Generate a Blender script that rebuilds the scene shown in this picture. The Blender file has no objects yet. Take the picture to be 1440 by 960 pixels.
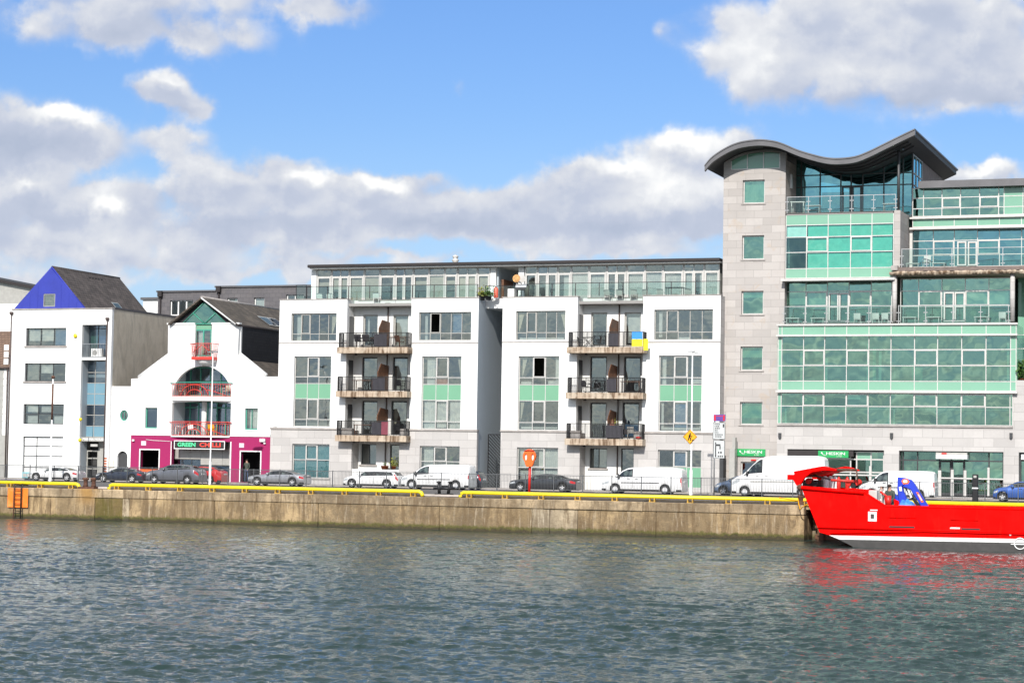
import bpy, math, random
from mathutils import Vector, Matrix
from mathutils.geometry import tessellate_polygon
random.seed(7)
R_ = math.radians
sc = bpy.context.scene
col = sc.collection
# ---------------------------------------------------------------- camera
F = 3000.0; YAW, PIT, ROL = .3465, .0561, .0166; EYE = 2.0
B_ = Matrix(((1, 0, 0), (0, 0, -1), (0, 1, 0)))
CAM = (Matrix.Rotation(YAW, 3, 'Z') @ Matrix.Rotation(PIT, 3, 'X') @ B_ @ Matrix.Rotation(ROL, 3, 'Z'))
cd = bpy.data.cameras.new('camera'); cam = bpy.data.objects.new('camera', cd); col.objects.link(cam)
cam.matrix_world = Matrix.Translation((0, 0, EYE)) @ CAM.to_4x4()
cd.lens = 75.0; cd.sensor_width = 36; cd.clip_end = 6000; cd.clip_start = .5
sc.camera = cam

def at(px, py, Y):
    """point of the plane Y=const seen at a place measured in the photo"""
    r = CAM @ Vector(((px - 720) / F, -(py - 480) / F, -1)); t = Y / r.y
    return (r.x * t, EYE + r.z * t)
def RC(x0, y0, x1, y1, Y):
    xm, ym = (x0 + x1) / 2, (y0 + y1) / 2
    return at(x0, ym, Y)[0], at(x1, ym, Y)[0], at(xm, y1, Y)[1], at(xm, y0, Y)[1]

# ---------------------------------------------------------------- tagging
def tag(o, label=None, cat=None, group=None, kind=None):
    if label: o['label'] = label
    if cat: o['category'] = cat
    if group: o['group'] = group
    if kind: o['kind'] = kind
    return o
def thing(name, label, cat, loc=(0, 0, 0), rz=0, group=None):
    o = bpy.data.objects.new(name, None); col.objects.link(o)
    o.empty_display_size = .3
    o.location = loc; o.rotation_euler = (0, 0, rz)
    return tag(o, label, cat, group)
def origin_of(p):
    v = Vector((0, 0, 0))
    while p is not None:
        v += p.location; p = p.parent
    return v
def copy_tree(o, parent=None):
    c = o.copy(); col.objects.link(c); c.parent = parent
    for ch in list(o.children): copy_tree(ch, c)
    return c

class MB:
    def __init__(s): s.v = []; s.f = []; s.m = []; s.sm = []
    def face(s, pts, m=0, smooth=False):
        n = len(s.v); s.v += [tuple(p) for p in pts]; s.f.append(tuple(range(n, n + len(pts)))); s.m.append(m); s.sm.append(smooth)
    def box(s, x0, x1, y0, y1, z0, z1, m=0):
        if x0 > x1: x0, x1 = x1, x0
        if y0 > y1: y0, y1 = y1, y0
        if z0 > z1: z0, z1 = z1, z0
        n = len(s.v)
        s.v += [(x, y, z) for z in (z0, z1) for y in (y0, y1) for x in (x0, x1)]
        for q in ((0, 2, 3, 1), (4, 5, 7, 6), (0, 1, 5, 4), (2, 6, 7, 3), (0, 4, 6, 2), (1, 3, 7, 5)):
            s.f.append(tuple(n + i for i in q)); s.m.append(m); s.sm.append(False)
        return s
    def grid(s, rows, m=0, smooth=True, closed=False, caps=False):
        n = len(s.v); w = len(rows[0])
        for r in rows: s.v += [tuple(p) for p in r]
        for i in range(len(rows) - 1):
            for j in range(w if closed else w - 1):
                k = (j + 1) % w
                s.f.append((n + i * w + j, n + i * w + k, n + (i + 1) * w + k, n + (i + 1) * w + j)); s.m.append(m); s.sm.append(smooth)
        if caps:
            s.f.append(tuple(n + j for j in reversed(range(w)))); s.m.append(m); s.sm.append(False)
            b = n + (len(rows) - 1) * w
            s.f.append(tuple(b + j for j in range(w))); s.m.append(m); s.sm.append(False)
        return s
    def tube(s, pts, r, m=0, n=8, caps=True):
        pts = [Vector(p) for p in pts]; rows = []
        for i, p in enumerate(pts):
            d = (pts[min(i + 1, len(pts) - 1)] - pts[max(i - 1, 0)]).normalized()
            a = Vector((0, 0, 1)) if abs(d.z) < .9 else Vector((1, 0, 0))
            u = d.cross(a).normalized(); w = d.cross(u).normalized()
            rr = r[i] if isinstance(r, (list, tuple)) else r
            rows.append([p + (u * math.cos(t) + w * math.sin(t)) * rr for t in [2 * math.pi * k / n for k in range(n)]])
        return s.grid(rows, m, True, True, caps)
    def lathe(s, prof, c, axis='z', m=0, n=16, caps=True):
        rows = []
        for r, h in prof:
            row = []
            for k in range(n):
                t = 2 * math.pi * k / n; a, b = r * math.cos(t), r * math.sin(t)
                if axis == 'z': row.append((c[0] + a, c[1] + b, c[2] + h))
                elif axis == 'y': row.append((c[0] + a, c[1] + h, c[2] + b))
                else: row.append((c[0] + h, c[1] + a, c[2] + b))
            rows.append(row)
        return s.grid(rows, m, True, True, caps)
    def ball(s, c, r, m=0, n=10, sq=(1, 1, 1)):
        rows = []
        for i in range(n // 2 + 1):
            ph = math.pi * i / (n // 2); rr = max(math.sin(ph), .01)
            rows.append([(c[0] + r * sq[0] * rr * math.cos(2 * math.pi * k / n), c[1] + r * sq[1] * rr * math.sin(2 * math.pi * k / n), c[2] - r * sq[2] * math.cos(ph)) for k in range(n)])
        return s.grid(rows, m, True, True, True)
    def prism(s, outer, y0, y1, holes=(), m=0, ms=None, back=True):
        """polygon in x,z with holes, between y0 (front) and y1"""
        if ms is None: ms = m
        def area(l): return sum(l[i][0] * l[(i + 1) % len(l)][1] - l[(i + 1) % len(l)][0] * l[i][1] for i in range(len(l)))
        loops = [list(outer)] + [list(h) for h in holes]
        if area(loops[0]) < 0: loops[0].reverse()
        for h in loops[1:]:
            if area(h) > 0: h.reverse()
        tris = tessellate_polygon([[Vector((p[0], p[1], 0)) for p in l] for l in loops])
        flat = [p for l in loops for p in l]; n = len(s.v)
        s.v += [(p[0], y0, p[1]) for p in flat] + [(p[0], y1, p[1]) for p in flat]; N = len(flat)
        for t in tris:
            a, b, c = t
            cr = (flat[b][0] - flat[a][0]) * (flat[c][1] - flat[a][1]) - (flat[c][0] - flat[a][0]) * (flat[b][1] - flat[a][1])
            if abs(cr) < 1e-9: continue
            if cr < 0: a, c = c, a
            s.f.append((n + a, n + b, n + c)); s.m.append(m); s.sm.append(False)
            if back: s.f.append((n + N + c, n + N + b, n + N + a)); s.m.append(m); s.sm.append(False)
        o = 0
        for l in loops:
            k = len(l)
            for i in range(k):
                j = (i + 1) % k
                s.f.append((n + o + j, n + o + i, n + N + o + i, n + N + o + j)); s.m.append(ms); s.sm.append(False)
            o += k
        return s
    def build(s, name, mats, parent=None, bevel=0):
        me = bpy.data.meshes.new(name)
        off = origin_of(parent)
        if off.length > 0: vs = [(x - off.x, y - off.y, z - off.z) for x, y, z in s.v]
        else: vs = s.v
        me.from_pydata(vs, [], s.f); me.update()
        if not isinstance(mats, (list, tuple)): mats = [mats]
        for m in mats: me.materials.append(m)
        me.polygons.foreach_set('material_index', s.m); me.polygons.foreach_set('use_smooth', s.sm)
        o = bpy.data.objects.new(name, me); col.objects.link(o); o.parent = parent
        if bevel:
            b = o.modifiers.new('b', 'BEVEL'); b.width = bevel; b.segments = 1; b.limit_method = 'ANGLE'
        return o
def rectl(x0, x1, z0, z1): return [(x0, z0), (x1, z0), (x1, z1), (x0, z1)]

# ---------------------------------------------------------------- materials
class NT:
    def __init__(s, tree): s.t = tree; s.n = tree.nodes; s.l = tree.links
    def add(s, kind, **kw):
        n = s.n.new(kind)
        for k, v in kw.items():
            if hasattr(n, k): setattr(n, k, v)
        return n
    def put(s, sock, v):
        if hasattr(v, 'is_output') or isinstance(v, bpy.types.NodeSocket): s.l.new(v, sock)
        elif isinstance(v, (tuple, list)):
            if len(v) == 3 and sock.type == 'RGBA': v = (*v, 1)
            sock.default_value = v
        else: sock.default_value = v
    def math(s, op, a, b=None, c=None, clamp=False):
        n = s.n.new('ShaderNodeMath'); n.operation = op; n.use_clamp = clamp
        s.put(n.inputs[0], a)
        if b is not None: s.put(n.inputs[1], b)
        if c is not None: s.put(n.inputs[2], c)
        return n.outputs[0]
    def mix(s, f, a, b, typ='MIX'):
        n = s.n.new('ShaderNodeMix'); n.data_type = 'RGBA'; n.blend_type = typ
        s.put(n.inputs[0], f); s.put(n.inputs[6], a); s.put(n.inputs[7], b); return n.outputs[2]
    def ramp(s, f, stops, interp='LINEAR'):
        n = s.n.new('ShaderNodeValToRGB'); n.color_ramp.interpolation = interp; e = n.color_ramp.elements
        while len(e) < len(stops): e.new(.5)
        for q, (p, c) in zip(e, stops):
            q.position = p; q.color = (*c, 1) if len(c) == 3 else c
        s.put(n.inputs[0], f); return n.outputs[0]
    def smooth(s, x, a, b):
        n = s.n.new('ShaderNodeMapRange'); n.interpolation_type = 'SMOOTHSTEP'
        s.put(n.inputs[0], x); n.inputs[1].default_value = a; n.inputs[2].default_value = b; return n.outputs[0]
    def noise(s, vec, scale, detail=3, rough=.5, dist=0):
        n = s.n.new('ShaderNodeTexNoise'); s.put(n.inputs['Vector'], vec); n.inputs['Scale'].default_value = scale
        n.inputs['Detail'].default_value = detail; n.inputs['Roughness'].default_value = rough; n.inputs['Distortion'].default_value = dist
        return n.outputs['Fac']
    def xyz(s, x, y, z):
        n = s.n.new('ShaderNodeCombineXYZ')
        for i, v in enumerate((x, y, z)): s.put(n.inputs[i], v)
        return n.outputs[0]
    def sep(s, v):
        n = s.n.new('ShaderNodeSeparateXYZ'); s.put(n.inputs[0], v); return n.outputs
def mat(name):
    m = bpy.data.materials.new(name); m.use_nodes = True
    t = NT(m.node_tree); b = t.n['Principled BSDF']
    return m, t, b
def pos(t):
    g = t.n.new('ShaderNodeNewGeometry'); return g.outputs['Position']
def bump(t, b, h, strength=.3, dist=.02):
    n = t.n.new('ShaderNodeBump'); n.inputs['Strength'].default_value = strength; n.inputs['Distance'].default_value = dist
    t.put(n.inputs['Height'], h); t.l.new(n.outputs[0], b.inputs['Normal'])
def plain(name, c, rough=.6, metal=0, var=.12, scale=3, spec=.5, coat=0):
    """one colour with a soft dirt variation"""
    m, t, b = mat(name); tc = t.n.new('ShaderNodeTexCoord').outputs['Object']
    n = t.noise(tc, scale, 4, .6)
    lo = tuple(x * (1 - var) for x in c); hi = tuple(min(1, x * (1 + var * .6)) for x in c)
    t.put(b.inputs['Base Color'], t.ramp(n, [(.3, lo), (.7, hi)]))
    b.inputs['Roughness'].default_value = rough; b.inputs['Metallic'].default_value = metal
    b.inputs['Specular IOR Level'].default_value = spec
    if coat: b.inputs['Coat Weight'].default_value = coat; b.inputs['Coat Roughness'].default_value = .04
    return m
def render_mat(name, c, stain=.1):
    """painted render with faint drip streaks below edges"""
    m, t, b = mat(name); p = pos(t); x, y, z = t.sep(p)
    u = t.math('ADD', x, y)
    st = t.noise(t.xyz(t.math('MULTIPLY', u, 2.2), 0, t.math('MULTIPLY', z, .18)), 1.0, 4, .6)
    n = t.noise(p, .35, 4, .6)
    f = t.math('MULTIPLY', t.smooth(st, .5, .8), t.smooth(n, .35, .7))
    t.put(b.inputs['Base Color'], t.mix(t.math('MULTIPLY', f, stain * 4, clamp=True), c, tuple(k * .72 for k in c)))
    b.inputs['Roughness'].default_value = .85; b.inputs['Specular IOR Level'].default_value = .2
    bump(t, b, t.noise(p, 30, 3), .15, .01)
    return m
def stone_mat(name, c1, c2, mortar, bw, bh, warm=None, offs=.5):
    m, t, b = mat(name); p = pos(t); x, y, z = t.sep(p)
    u = t.math('ADD', x, t.math('MULTIPLY', y, .97))
    vec = t.xyz(u, z, 0)
    br = t.n.new('ShaderNodeTexBrick'); t.put(br.inputs['Vector'], vec)
    br.offset = offs
    br.inputs['Color1'].default_value = (*c1, 1); br.inputs['Color2'].default_value = (*c2, 1); br.inputs['Mortar'].default_value = (*mortar, 1)
    br.inputs['Scale'].default_value = 1; br.inputs['Mortar Size'].default_value = .012; br.inputs['Brick Width'].default_value = bw; br.inputs['Row Height'].default_value = bh
    br.inputs['Mortar Smooth'].default_value = .1
    n = t.noise(p, .5, 5, .65); n2 = t.noise(p, 9, 3, .6)
    c = t.mix(t.math('MULTIPLY', t.smooth(n, .42, .72), .55), br.outputs[0], tuple(k * .72 for k in c1))
    if warm: c = t.mix(t.math('MULTIPLY', t.smooth(t.noise(vec, .9, 3, .6, 1), .58, .72), .5), c, warm)
    c = t.mix(t.math('MULTIPLY', n2, .35), c, tuple(k * .7 for k in c1))
    t.put(b.inputs['Base Color'], c); b.inputs['Roughness'].default_value = .8; b.inputs['Specular IOR Level'].default_value = .3
    bump(t, b, br.outputs['Fac'], .4, -.01)
    return m
def tile_mat(name, c1, c2, bw, bh, dark):
    return stone_mat(name, c1, c2, dark, bw, bh)
def glass_mat(name, tint, gloss, fac, wav=.004, scale=1.2):
    m, t, b = mat(name); t.n.remove(b); out = t.n['Material Output']; p = pos(t)
    tr = t.n.new('ShaderNodeBsdfTransparent'); tr.inputs[0].default_value = (*tint, 1)
    gl = t.n.new('ShaderNodeBsdfGlossy'); gl.inputs['Color'].default_value = (*gloss, 1); gl.inputs['Roughness'].default_value = .015
    bp = t.n.new('ShaderNodeBump'); bp.inputs['Strength'].default_value = 1; bp.inputs['Distance'].default_value = wav
    t.put(bp.inputs['Height'], t.noise(p, scale, 2, .5)); t.l.new(bp.outputs[0], gl.inputs['Normal'])
    lw = t.n.new('ShaderNodeFresnel'); lw.inputs[0].default_value = 1.5
    f = t.math('ADD', lw.outputs[0], fac, clamp=True)
    mx = t.n.new('ShaderNodeMixShader'); t.put(mx.inputs[0], f); t.l.new(tr.outputs[0], mx.inputs[1]); t.l.new(gl.outputs[0], mx.inputs[2])
    t.l.new(mx.outputs[0], out.inputs[0]); return m

M = {}
M['white'] = render_mat('white_render', (.80, .80, .785))
M['white2'] = render_mat('white_render_aged', (.78, .78, .76), .14)
M['pink'] = render_mat('magenta_render', (.33, .024, .11), .05)
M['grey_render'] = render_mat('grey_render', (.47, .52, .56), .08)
M['stone'] = stone_mat('pale_limestone', (.565, .54, .52), (.445, .425, .41), (.32, .305, .295), 1.35, .58)
M['tower'] = stone_mat('tower_limestone', (.52, .485, .46), (.405, .375, .355), (.30, .28, .265), 1.25, .52, (.46, .35, .25))
M['slate'] = tile_mat('grey_slate_cladding', (.155, .145, .15), (.115, .11, .12), .55, .34, (.07, .07, .075))
M['darkslate'] = tile_mat('black_slate_cladding', (.035, .035, .04), (.025, .025, .03), .35, .22, (.012, .012, .015))
def roof_mat(name, c1, c2, dark, bw=.36, rh=.2):
    m, t, b = mat(name); p = pos(t); x, y, z = t.sep(p)
    br = t.n.new('ShaderNodeTexBrick'); t.put(br.inputs['Vector'], t.xyz(y, z, 0))
    br.inputs['Color1'].default_value = (*c1, 1); br.inputs['Color2'].default_value = (*c2, 1); br.inputs['Mortar'].default_value = (*dark, 1)
    br.inputs['Scale'].default_value = 1; br.inputs['Mortar Size'].default_value = .02; br.inputs['Brick Width'].default_value = bw; br.inputs['Row Height'].default_value = rh
    n = t.noise(p, 1.3, 5, .65)
    t.put(b.inputs['Base Color'], t.mix(t.math('MULTIPLY', t.smooth(n, .4, .75), .6), br.outputs[0], tuple(k * 1.7 for k in c1)))
    b.inputs['Roughness'].default_value = .85; bump(t, b, br.outputs['Fac'], .6, -.03); return m
M['rooftile'] = roof_mat('brown_roof_tiles', (.085, .07, .065), (.06, .05, .047), (.025, .02, .02))
M['rooftile2'] = roof_mat('mossy_roof_tiles', (.10, .082, .065), (.07, .058, .05), (.03, .025, .02))
M['blue_metal'] = plain('blue_gable_panel', (.028, .042, .34), .6, var=.1, scale=1)
M['concrete'] = None
def conc(name, c, streak=.5):
    m, t, b = mat(name); p = pos(t); x, y, z = t.sep(p); u = t.math('ADD', x, y)
    s1 = t.noise(t.xyz(t.math('MULTIPLY', u, 1.3), 0, t.math('MULTIPLY', z, .45)), 1, 6, .7, .6)
    n = t.noise(p, .8, 6, .65); n2 = t.noise(p, 12, 4, .6)
    c_ = t.mix(t.math('MULTIPLY', t.smooth(s1, .42, .7), streak), c, tuple(k * .5 for k in c))
    c_ = t.mix(t.math('MULTIPLY', t.smooth(n, .35, .7), .4), c_, (c[0] * .75, c[1] * .72, c[2] * .66))
    c_ = t.mix(t.math('MULTIPLY', n2, .3), c_, tuple(k * .7 for k in c))
    t.put(b.inputs['Base Color'], c_); b.inputs['Roughness'].default_value = .9; bump(t, b, n2, .4, .02); return m
M['concrete'] = conc('bare_concrete', (.66, .58, .47), .7)
def balc_slab():
    m, t, b = mat('stained_balcony_concrete'); p = pos(t); x, y, z = t.sep(p)
    s1 = t.noise(t.xyz(t.math('MULTIPLY', x, 5), 0, t.math('MULTIPLY', z, .5)), 1, 4, .6)
    n = t.noise(p, 1.4, 4, .6)
    c = t.mix(t.smooth(s1, .42, .62), (.44, .34, .25), (.13, .08, .045))
    c = t.mix(t.math('MULTIPLY', t.smooth(n, .45, .65), .6), c, (.56, .48, .38))
    t.put(b.inputs['Base Color'], c); b.inputs['Roughness'].default_value = .9; return m
M['slab'] = balc_slab()
M['spandrelT'] = plain('turquoise_screen', (.20, .60, .48), .8)
M['frame_grey'] = plain('grey_aluminium_frame', (.42, .41, .38), .45, .2)
M['frame_dark'] = plain('dark_grey_frame', (.05, .052, .055), .45, .1)
M['frame_white'] = plain('white_frame', (.78, .78, .76), .5)
M['frame_light'] = plain('pale_aluminium_frame', (.62, .60, .57), .4, .3)
M['frame_green'] = plain('jade_green_frame', (.06, .30, .22), .45)
M['spandrel'] = plain('pale_green_spandrel', (.17, .38, .245), .12, 0, .05, .4, .6)
M['spandrelC'] = plain('jade_glass_spandrel', (.21, .42, .305), .08, 0, .06, .3, .7)
M['spandrel_blue'] = plain('blue_grey_spandrel', (.16, .30, .38), .15, 0, .06, .5)
M['glass'] = glass_mat('window_glass', (.66, .71, .69), (.84, .90, .88), .24, .012, 1.0)
M['glass_dark'] = glass_mat('dark_window_glass', (.45, .52, .55), (.62, .76, .92), .22)
M['glassC'] = glass_mat('green_curtain_glass', (.34, .58, .48), (.46, .76, .64), .42, .05, .42)
M['glassCb'] = glass_mat('teal_curtain_glass', (.18, .52, .47), (.36, .72, .76), .44, .05, .4)
M['glassCt'] = glass_mat('pale_turquoise_glass', (.66, .96, .90), (.5, .80, .80), .14, .04, .4)
M['glass_rail'] = glass_mat('balustrade_glass', (.74, .86, .82), (.8, .92, .9), .05)
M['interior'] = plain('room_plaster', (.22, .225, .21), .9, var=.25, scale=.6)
M['curtain'] = plain('white_curtain', (.85, .85, .82), .9)
M['blind'] = plain('cream_blind', (.78, .70, .56), .9)
M['blue_curtain'] = plain('turquoise_curtain', (.12, .42, .50), .9)
M['blue_blind'] = plain('blue_blind', (.10, .22, .42), .9)
M['black'] = plain('black_metal', (.018, .018, .02), .45, .3)
M['grey_metal'] = plain('galvanised_steel', (.36, .37, .38), .45, .7)
M['rail_grey'] = plain('grey_guard_rail', (.12, .125, .13), .5, .3)
M['steel'] = plain('brushed_steel', (.60, .58, .56), .3, .8)
M['wood'] = plain('brown_stained_wood', (.13, .055, .025), .6, var=.35, scale=5)
M['wood_side'] = plain('brown_timber_cladding', (.17, .13, .115), .7, var=.3, scale=3)
M['coping'] = plain('stone_coping', (.36, .33, .31), .8, var=.25, scale=2)
M['zinc'] = plain('zinc_roof', (.155, .15, .155), .4, .5, var=.2, scale=.6)
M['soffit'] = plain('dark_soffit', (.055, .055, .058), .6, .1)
M['gutter'] = plain('brown_black_gutter', (.03, .024, .024), .5, .1)
M['pipe_brown'] = plain('brown_downpipe', (.085, .06, .055), .5, .1)
M['red_rail'] = plain('coral_red_metal', (.62, .045, .03), .5)
M['yellow'] = plain('yellow_pipe_paint', (.85, .66, .012), .4, var=.12, scale=2)
M['rust'] = plain('rusted_iron', (.12, .055, .035), .9, var=.5, scale=9)
M['white_paint'] = plain('white_gloss_paint', (.80, .80, .79), .3)
M['red_paint'] = plain('red_paint', (.62, .02, .012), .4)
M['orange'] = plain('orange_plastic', (.85, .14, .02), .45)
M['amber'] = plain('amber_sign', (.90, .40, .01), .4)
M['green_sign'] = plain('green_sign', (.02, .36, .10), .4)
M['dark_fabric'] = plain('charcoal_wicker', (.045, .04, .045), .85, var=.4, scale=12)
M['white_plastic'] = plain('white_plastic', (.82, .82, .80), .45)
M['terracotta'] = plain('terracotta', (.45, .12, .05), .8)
M['leaf'] = plain('leaves', (.05, .12, .02), .7, var=.5, scale=8)
M['leaf_yellow'] = plain('yellow_green_leaves', (.30, .32, .06), .7, var=.5, scale=8)
M['skin'] = plain('skin', (.50, .30, .22), .6)
M['hair'] = plain('dark_hair', (.03, .02, .015), .7)
M['denim'] = plain('blue_denim', (.05, .08, .16), .85)
M['shirt_white'] = plain('white_cloth', (.75, .75, .73), .85)
M['overall'] = plain('dark_overalls', (.06, .075, .06), .85)
M['tyre'] = plain('tyre_rubber', (.02, .02, .021), .85)
M['rim'] = plain('alloy_rim', (.72, .72, .73), .4, .2)
M['carglass'] = glass_mat('car_glass', (.30, .36, .35), (.8, .9, .88), .16)
M['cartrim'] = plain('black_car_trim', (.022, .022, .024), .6)
M['seat_dark'] = plain('car_seat_fabric', (.035, .035, .04), .9)
M['lamp_clear'] = plain('headlamp_lens', (.65, .67, .68), .1, .4)
M['lamp_red'] = plain('tail_lamp_lens', (.55, .01, .015), .15)

# ---------------------------------------------------------------- window builder
def bars(mb, x0, x1, z0, z1, y0, y1, xs, zs, fw, iw, m=0):
    """outer frame fw, inner bars iw; xs, zs = inner positions"""
    mb.box(x0, x1, y0, y1, z0, z0 + fw, m); mb.box(x0, x1, y0, y1, z1 - fw, z1, m)
    mb.box(x0, x0 + fw, y0, y1, z0 + fw, z1 - fw, m); mb.box(x1 - fw, x1, y0, y1, z0 + fw, z1 - fw, m)
    for x in xs: mb.box(x - iw / 2, x + iw / 2, y0 + .003, y1 - .003, z0 + fw, z1 - fw, m)
    cuts = [x0 + fw] + sorted(xs) + [x1 - fw]
    for z in zs:
        for i in range(len(cuts) - 1):
            a = cuts[i] + (iw / 2 if i else 0); b = cuts[i + 1] - (iw / 2 if i < len(cuts) - 2 else 0)
            mb.box(a, b, y0 + .006, y1 - .006, z - iw / 2, z + iw / 2, m)
def wavy(mb, x0, x1, z0, z1, y, m=0, amp=.035, per=.16):
    n = max(4, int((x1 - x0) / .04)); top = []; bot = []
    ph = random.random() * 6
    for i in range(n + 1):
        x = x0 + (x1 - x0) * i / n; yy = y + amp * math.sin(x / per * 6.28 + ph)
        top.append((x, yy, z1)); bot.append((x, yy, z0))
    mb.grid([bot, top], m)
def window(par, x0, x1, z0, z1, Y, xs=(), zs=(), frame='frame_grey', glass='glass', fw=.06, iw=.05, openers=(), span=(), dark=(), cur=(), sill=None, spmat='spandrel', dep=.08, name='window', opw=.06, label=None, frost=()):
    """xs, zs are fractions; cells are numbered (column, row from bottom); cur: (kind, x fraction a, b, z fraction a, b[, material])"""
    W, H = x1 - x0, z1 - z0
    X = [x0 + W * f for f in xs]; Z = [z0 + H * f for f in zs]
    mb = MB(); bars(mb, x0, x1, z0, z1, Y, Y + dep, X, Z, fw, iw)
    cx = [x0 + fw] + X + [x1 - fw]; cz = [z0 + fw] + Z + [z1 - fw]
    def cell(c, r):
        a = cx[c] + (iw / 2 if c else 0); b = cx[c + 1] - (iw / 2 if c < len(cx) - 2 else 0)
        d = cz[r] + (iw / 2 if r else 0); e = cz[r + 1] - (iw / 2 if r < len(cz) - 2 else 0)
        return a, b, d, e
    for c, r in openers:
        a, b, d, e = cell(c, r); mb.box(a, b, Y - .03, Y - .002, d, d + opw); mb.box(a, b, Y - .03, Y - .002, e - opw, e)
        mb.box(a, a + opw, Y - .03, Y - .002, d + opw, e - opw); mb.box(b - opw, b, Y - .03, Y - .002, d + opw, e - opw)
    w = mb.build(name, M[frame], par)
    if label: w['label'] = label
    g = MB(); s = MB(); fr = MB()
    for c in range(len(cx) - 1):
        for r in range(len(cz) - 1):
            a, b, d, e = cell(c, r)
            if b - a < .02 or e - d < .02: continue
            if (c, r) in span: s.box(a, b, Y + .02, Y + .05, d, e)
            elif (c, r) in frost: fr.box(a, b, Y + .03, Y + .04, d, e)
            elif (c, r) in dark: continue
            else:
                t1, t2 = random.uniform(-.009, .009), random.uniform(-.007, .007)
                ym = Y + dep * .5
                g.face([(a, ym - t1 - t2, d), (b, ym + t1 - t2, d), (b, ym + t1 + t2, e), (a, ym - t1 + t2, e)])
    for q_, nm_, mm_ in ((g, 'pane', glass), (s, 'spandrel_panel', spmat)):
        nf = 1 if nm_ == 'pane' else 6
        if len(q_.f) == 2 * nf:      # two panes: a part each
            hv = len(q_.v) // 2
            for h_ in (0, 1):
                r_ = MB(); r_.v = q_.v[h_ * hv:(h_ + 1) * hv]; r_.f = [tuple(i - h_ * hv for i in f_) for f_ in q_.f[h_ * nf:(h_ + 1) * nf]]; r_.m = [0] * nf; r_.sm = [False] * nf; r_.build(nm_, M[mm_], w)
        elif q_.f: q_.build(nm_, M[mm_], w)
    if fr.f: fr.build('frosted_pane', M['white_paint'], w)
    groups = {}
    for q in cur:
        kind, a, b, d, e = q[:5]; mt = q[5] if len(q) > 5 else ('curtain' if kind == 'c' else 'blind')
        k = groups.setdefault((kind, mt), MB())
        xa, xb, za, zb = x0 + W * a + .01, x0 + W * b - .01, z0 + H * d + .01, z0 + H * e - .01
        if kind == 'c': wavy(k, xa, xb, za, zb, Y + dep + .12)
        elif kind == 't':   # curtain tied back: wedge
            k.face([(xa, Y + dep + .1, zb), (xb, Y + dep + .1, zb), (xa + (xb - xa) * .35, Y + dep + .1, za + (zb - za) * .3), (xa, Y + dep + .1, za)])
        elif kind == 'u':
            k.face([(xa, Y + dep + .1, zb), (xb, Y + dep + .1, zb), (xb, Y + dep + .1, za), (xb - (xb - xa) * .35, Y + dep + .1, za + (zb - za) * .3)])
        else: k.box(xa, xb, Y + dep + .05, Y + dep + .06, za, zb)
    for (kind, mt), k in groups.items(): k.build('blind' if kind == 'b' else 'curtain', M[mt], w)
    if sill:
        sb = MB(); sb.box(x0 - .1, x1 + .1, sill[0], Y + .02, z0 - sill[1], z0 - .003); sb.build('sill', M[sill[2]], w)
    return w
def text(s, x, z, y, w, h, m, par, name='lettering', bold=0.0, dep=.015):
    cu = bpy.data.curves.new(name, 'FONT'); cu.body = s; cu.size = 1; cu.extrude = .5; cu.offset = bold; cu.resolution_u = 2
    o = bpy.data.objects.new(name, cu); col.objects.link(o)
    dg = bpy.context.evaluated_depsgraph_get(); me = bpy.data.meshes.new_from_object(o.evaluated_get(dg))
    bpy.data.objects.remove(o)
    vs = [v.co.copy() for v in me.vertices]
    a, b = min(v.x for v in vs), max(v.x for v in vs); c, d = min(v.y for v in vs), max(v.y for v in vs)
    off = origin_of(par)
    for i, v in enumerate(vs):
        me.vertices[i].co = (x + (v.x - a) / (b - a) * w - off.x, y - (v.z + .5) * dep - off.y, z + (v.y - c) / (d - c) * h - off.z)
    me.materials.clear(); me.materials.append(m)
    o = bpy.data.objects.new(name, me); col.objects.link(o); o.parent = par; return o
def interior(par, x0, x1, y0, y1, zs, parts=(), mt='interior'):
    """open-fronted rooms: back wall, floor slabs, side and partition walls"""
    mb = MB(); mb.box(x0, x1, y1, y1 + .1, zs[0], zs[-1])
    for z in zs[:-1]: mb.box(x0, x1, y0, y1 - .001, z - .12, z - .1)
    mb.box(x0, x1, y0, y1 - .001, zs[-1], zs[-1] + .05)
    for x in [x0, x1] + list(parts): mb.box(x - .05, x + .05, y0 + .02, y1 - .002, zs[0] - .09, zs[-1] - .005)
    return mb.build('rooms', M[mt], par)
# ---------------------------------------------------------------- sky
SUN_EL, SUN_AZ = 35.0, 173.5           # azimuth clockwise from +Y
w = bpy.data.worlds.new('World'); sc.world = w; w.use_nodes = True
t = NT(w.node_tree); bg = t.n['Background']
sky = t.n.new('ShaderNodeTexSky'); sky.sky_type = 'NISHITA'; sky.sun_disc = False
sky.sun_elevation = R_(SUN_EL); sky.sun_rotation = R_(SUN_AZ); sky.air_density = 1.0; sky.dust_density = .6; sky.ozone_density = 2.0
gen = t.n.new('ShaderNodeTexCoord').outputs['Generated']
def vdot(t, a, v):
    n = t.n.new('ShaderNodeVectorMath'); n.operation = 'DOT_PRODUCT'; t.l.new(a, n.inputs[0]); n.inputs[1].default_value = v; return n.outputs['Value']
fx, fy = -math.sin(YAW), math.cos(YAW)
f0 = vdot(t, gen, (fx, fy, 0)); r0 = vdot(t, gen, (fy, -fx, 0)); z0 = vdot(t, gen, (0, 0, 1))
fa = t.math('MAXIMUM', t.math('ABSOLUTE', f0), .12)
U = t.math('DIVIDE', r0, fa); V = t.math('DIVIDE', z0, fa)
front = t.smooth(f0, .05, .3)
def sky_uv(px, py):      # place in the sky given as photo pixels
    r = CAM @ Vector(((px - 720) / F, -(py - 480) / F, -1)); f = r.x * fx + r.y * fy
    return (r.x * fy - r.y * fx) / f, r.z / f
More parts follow.
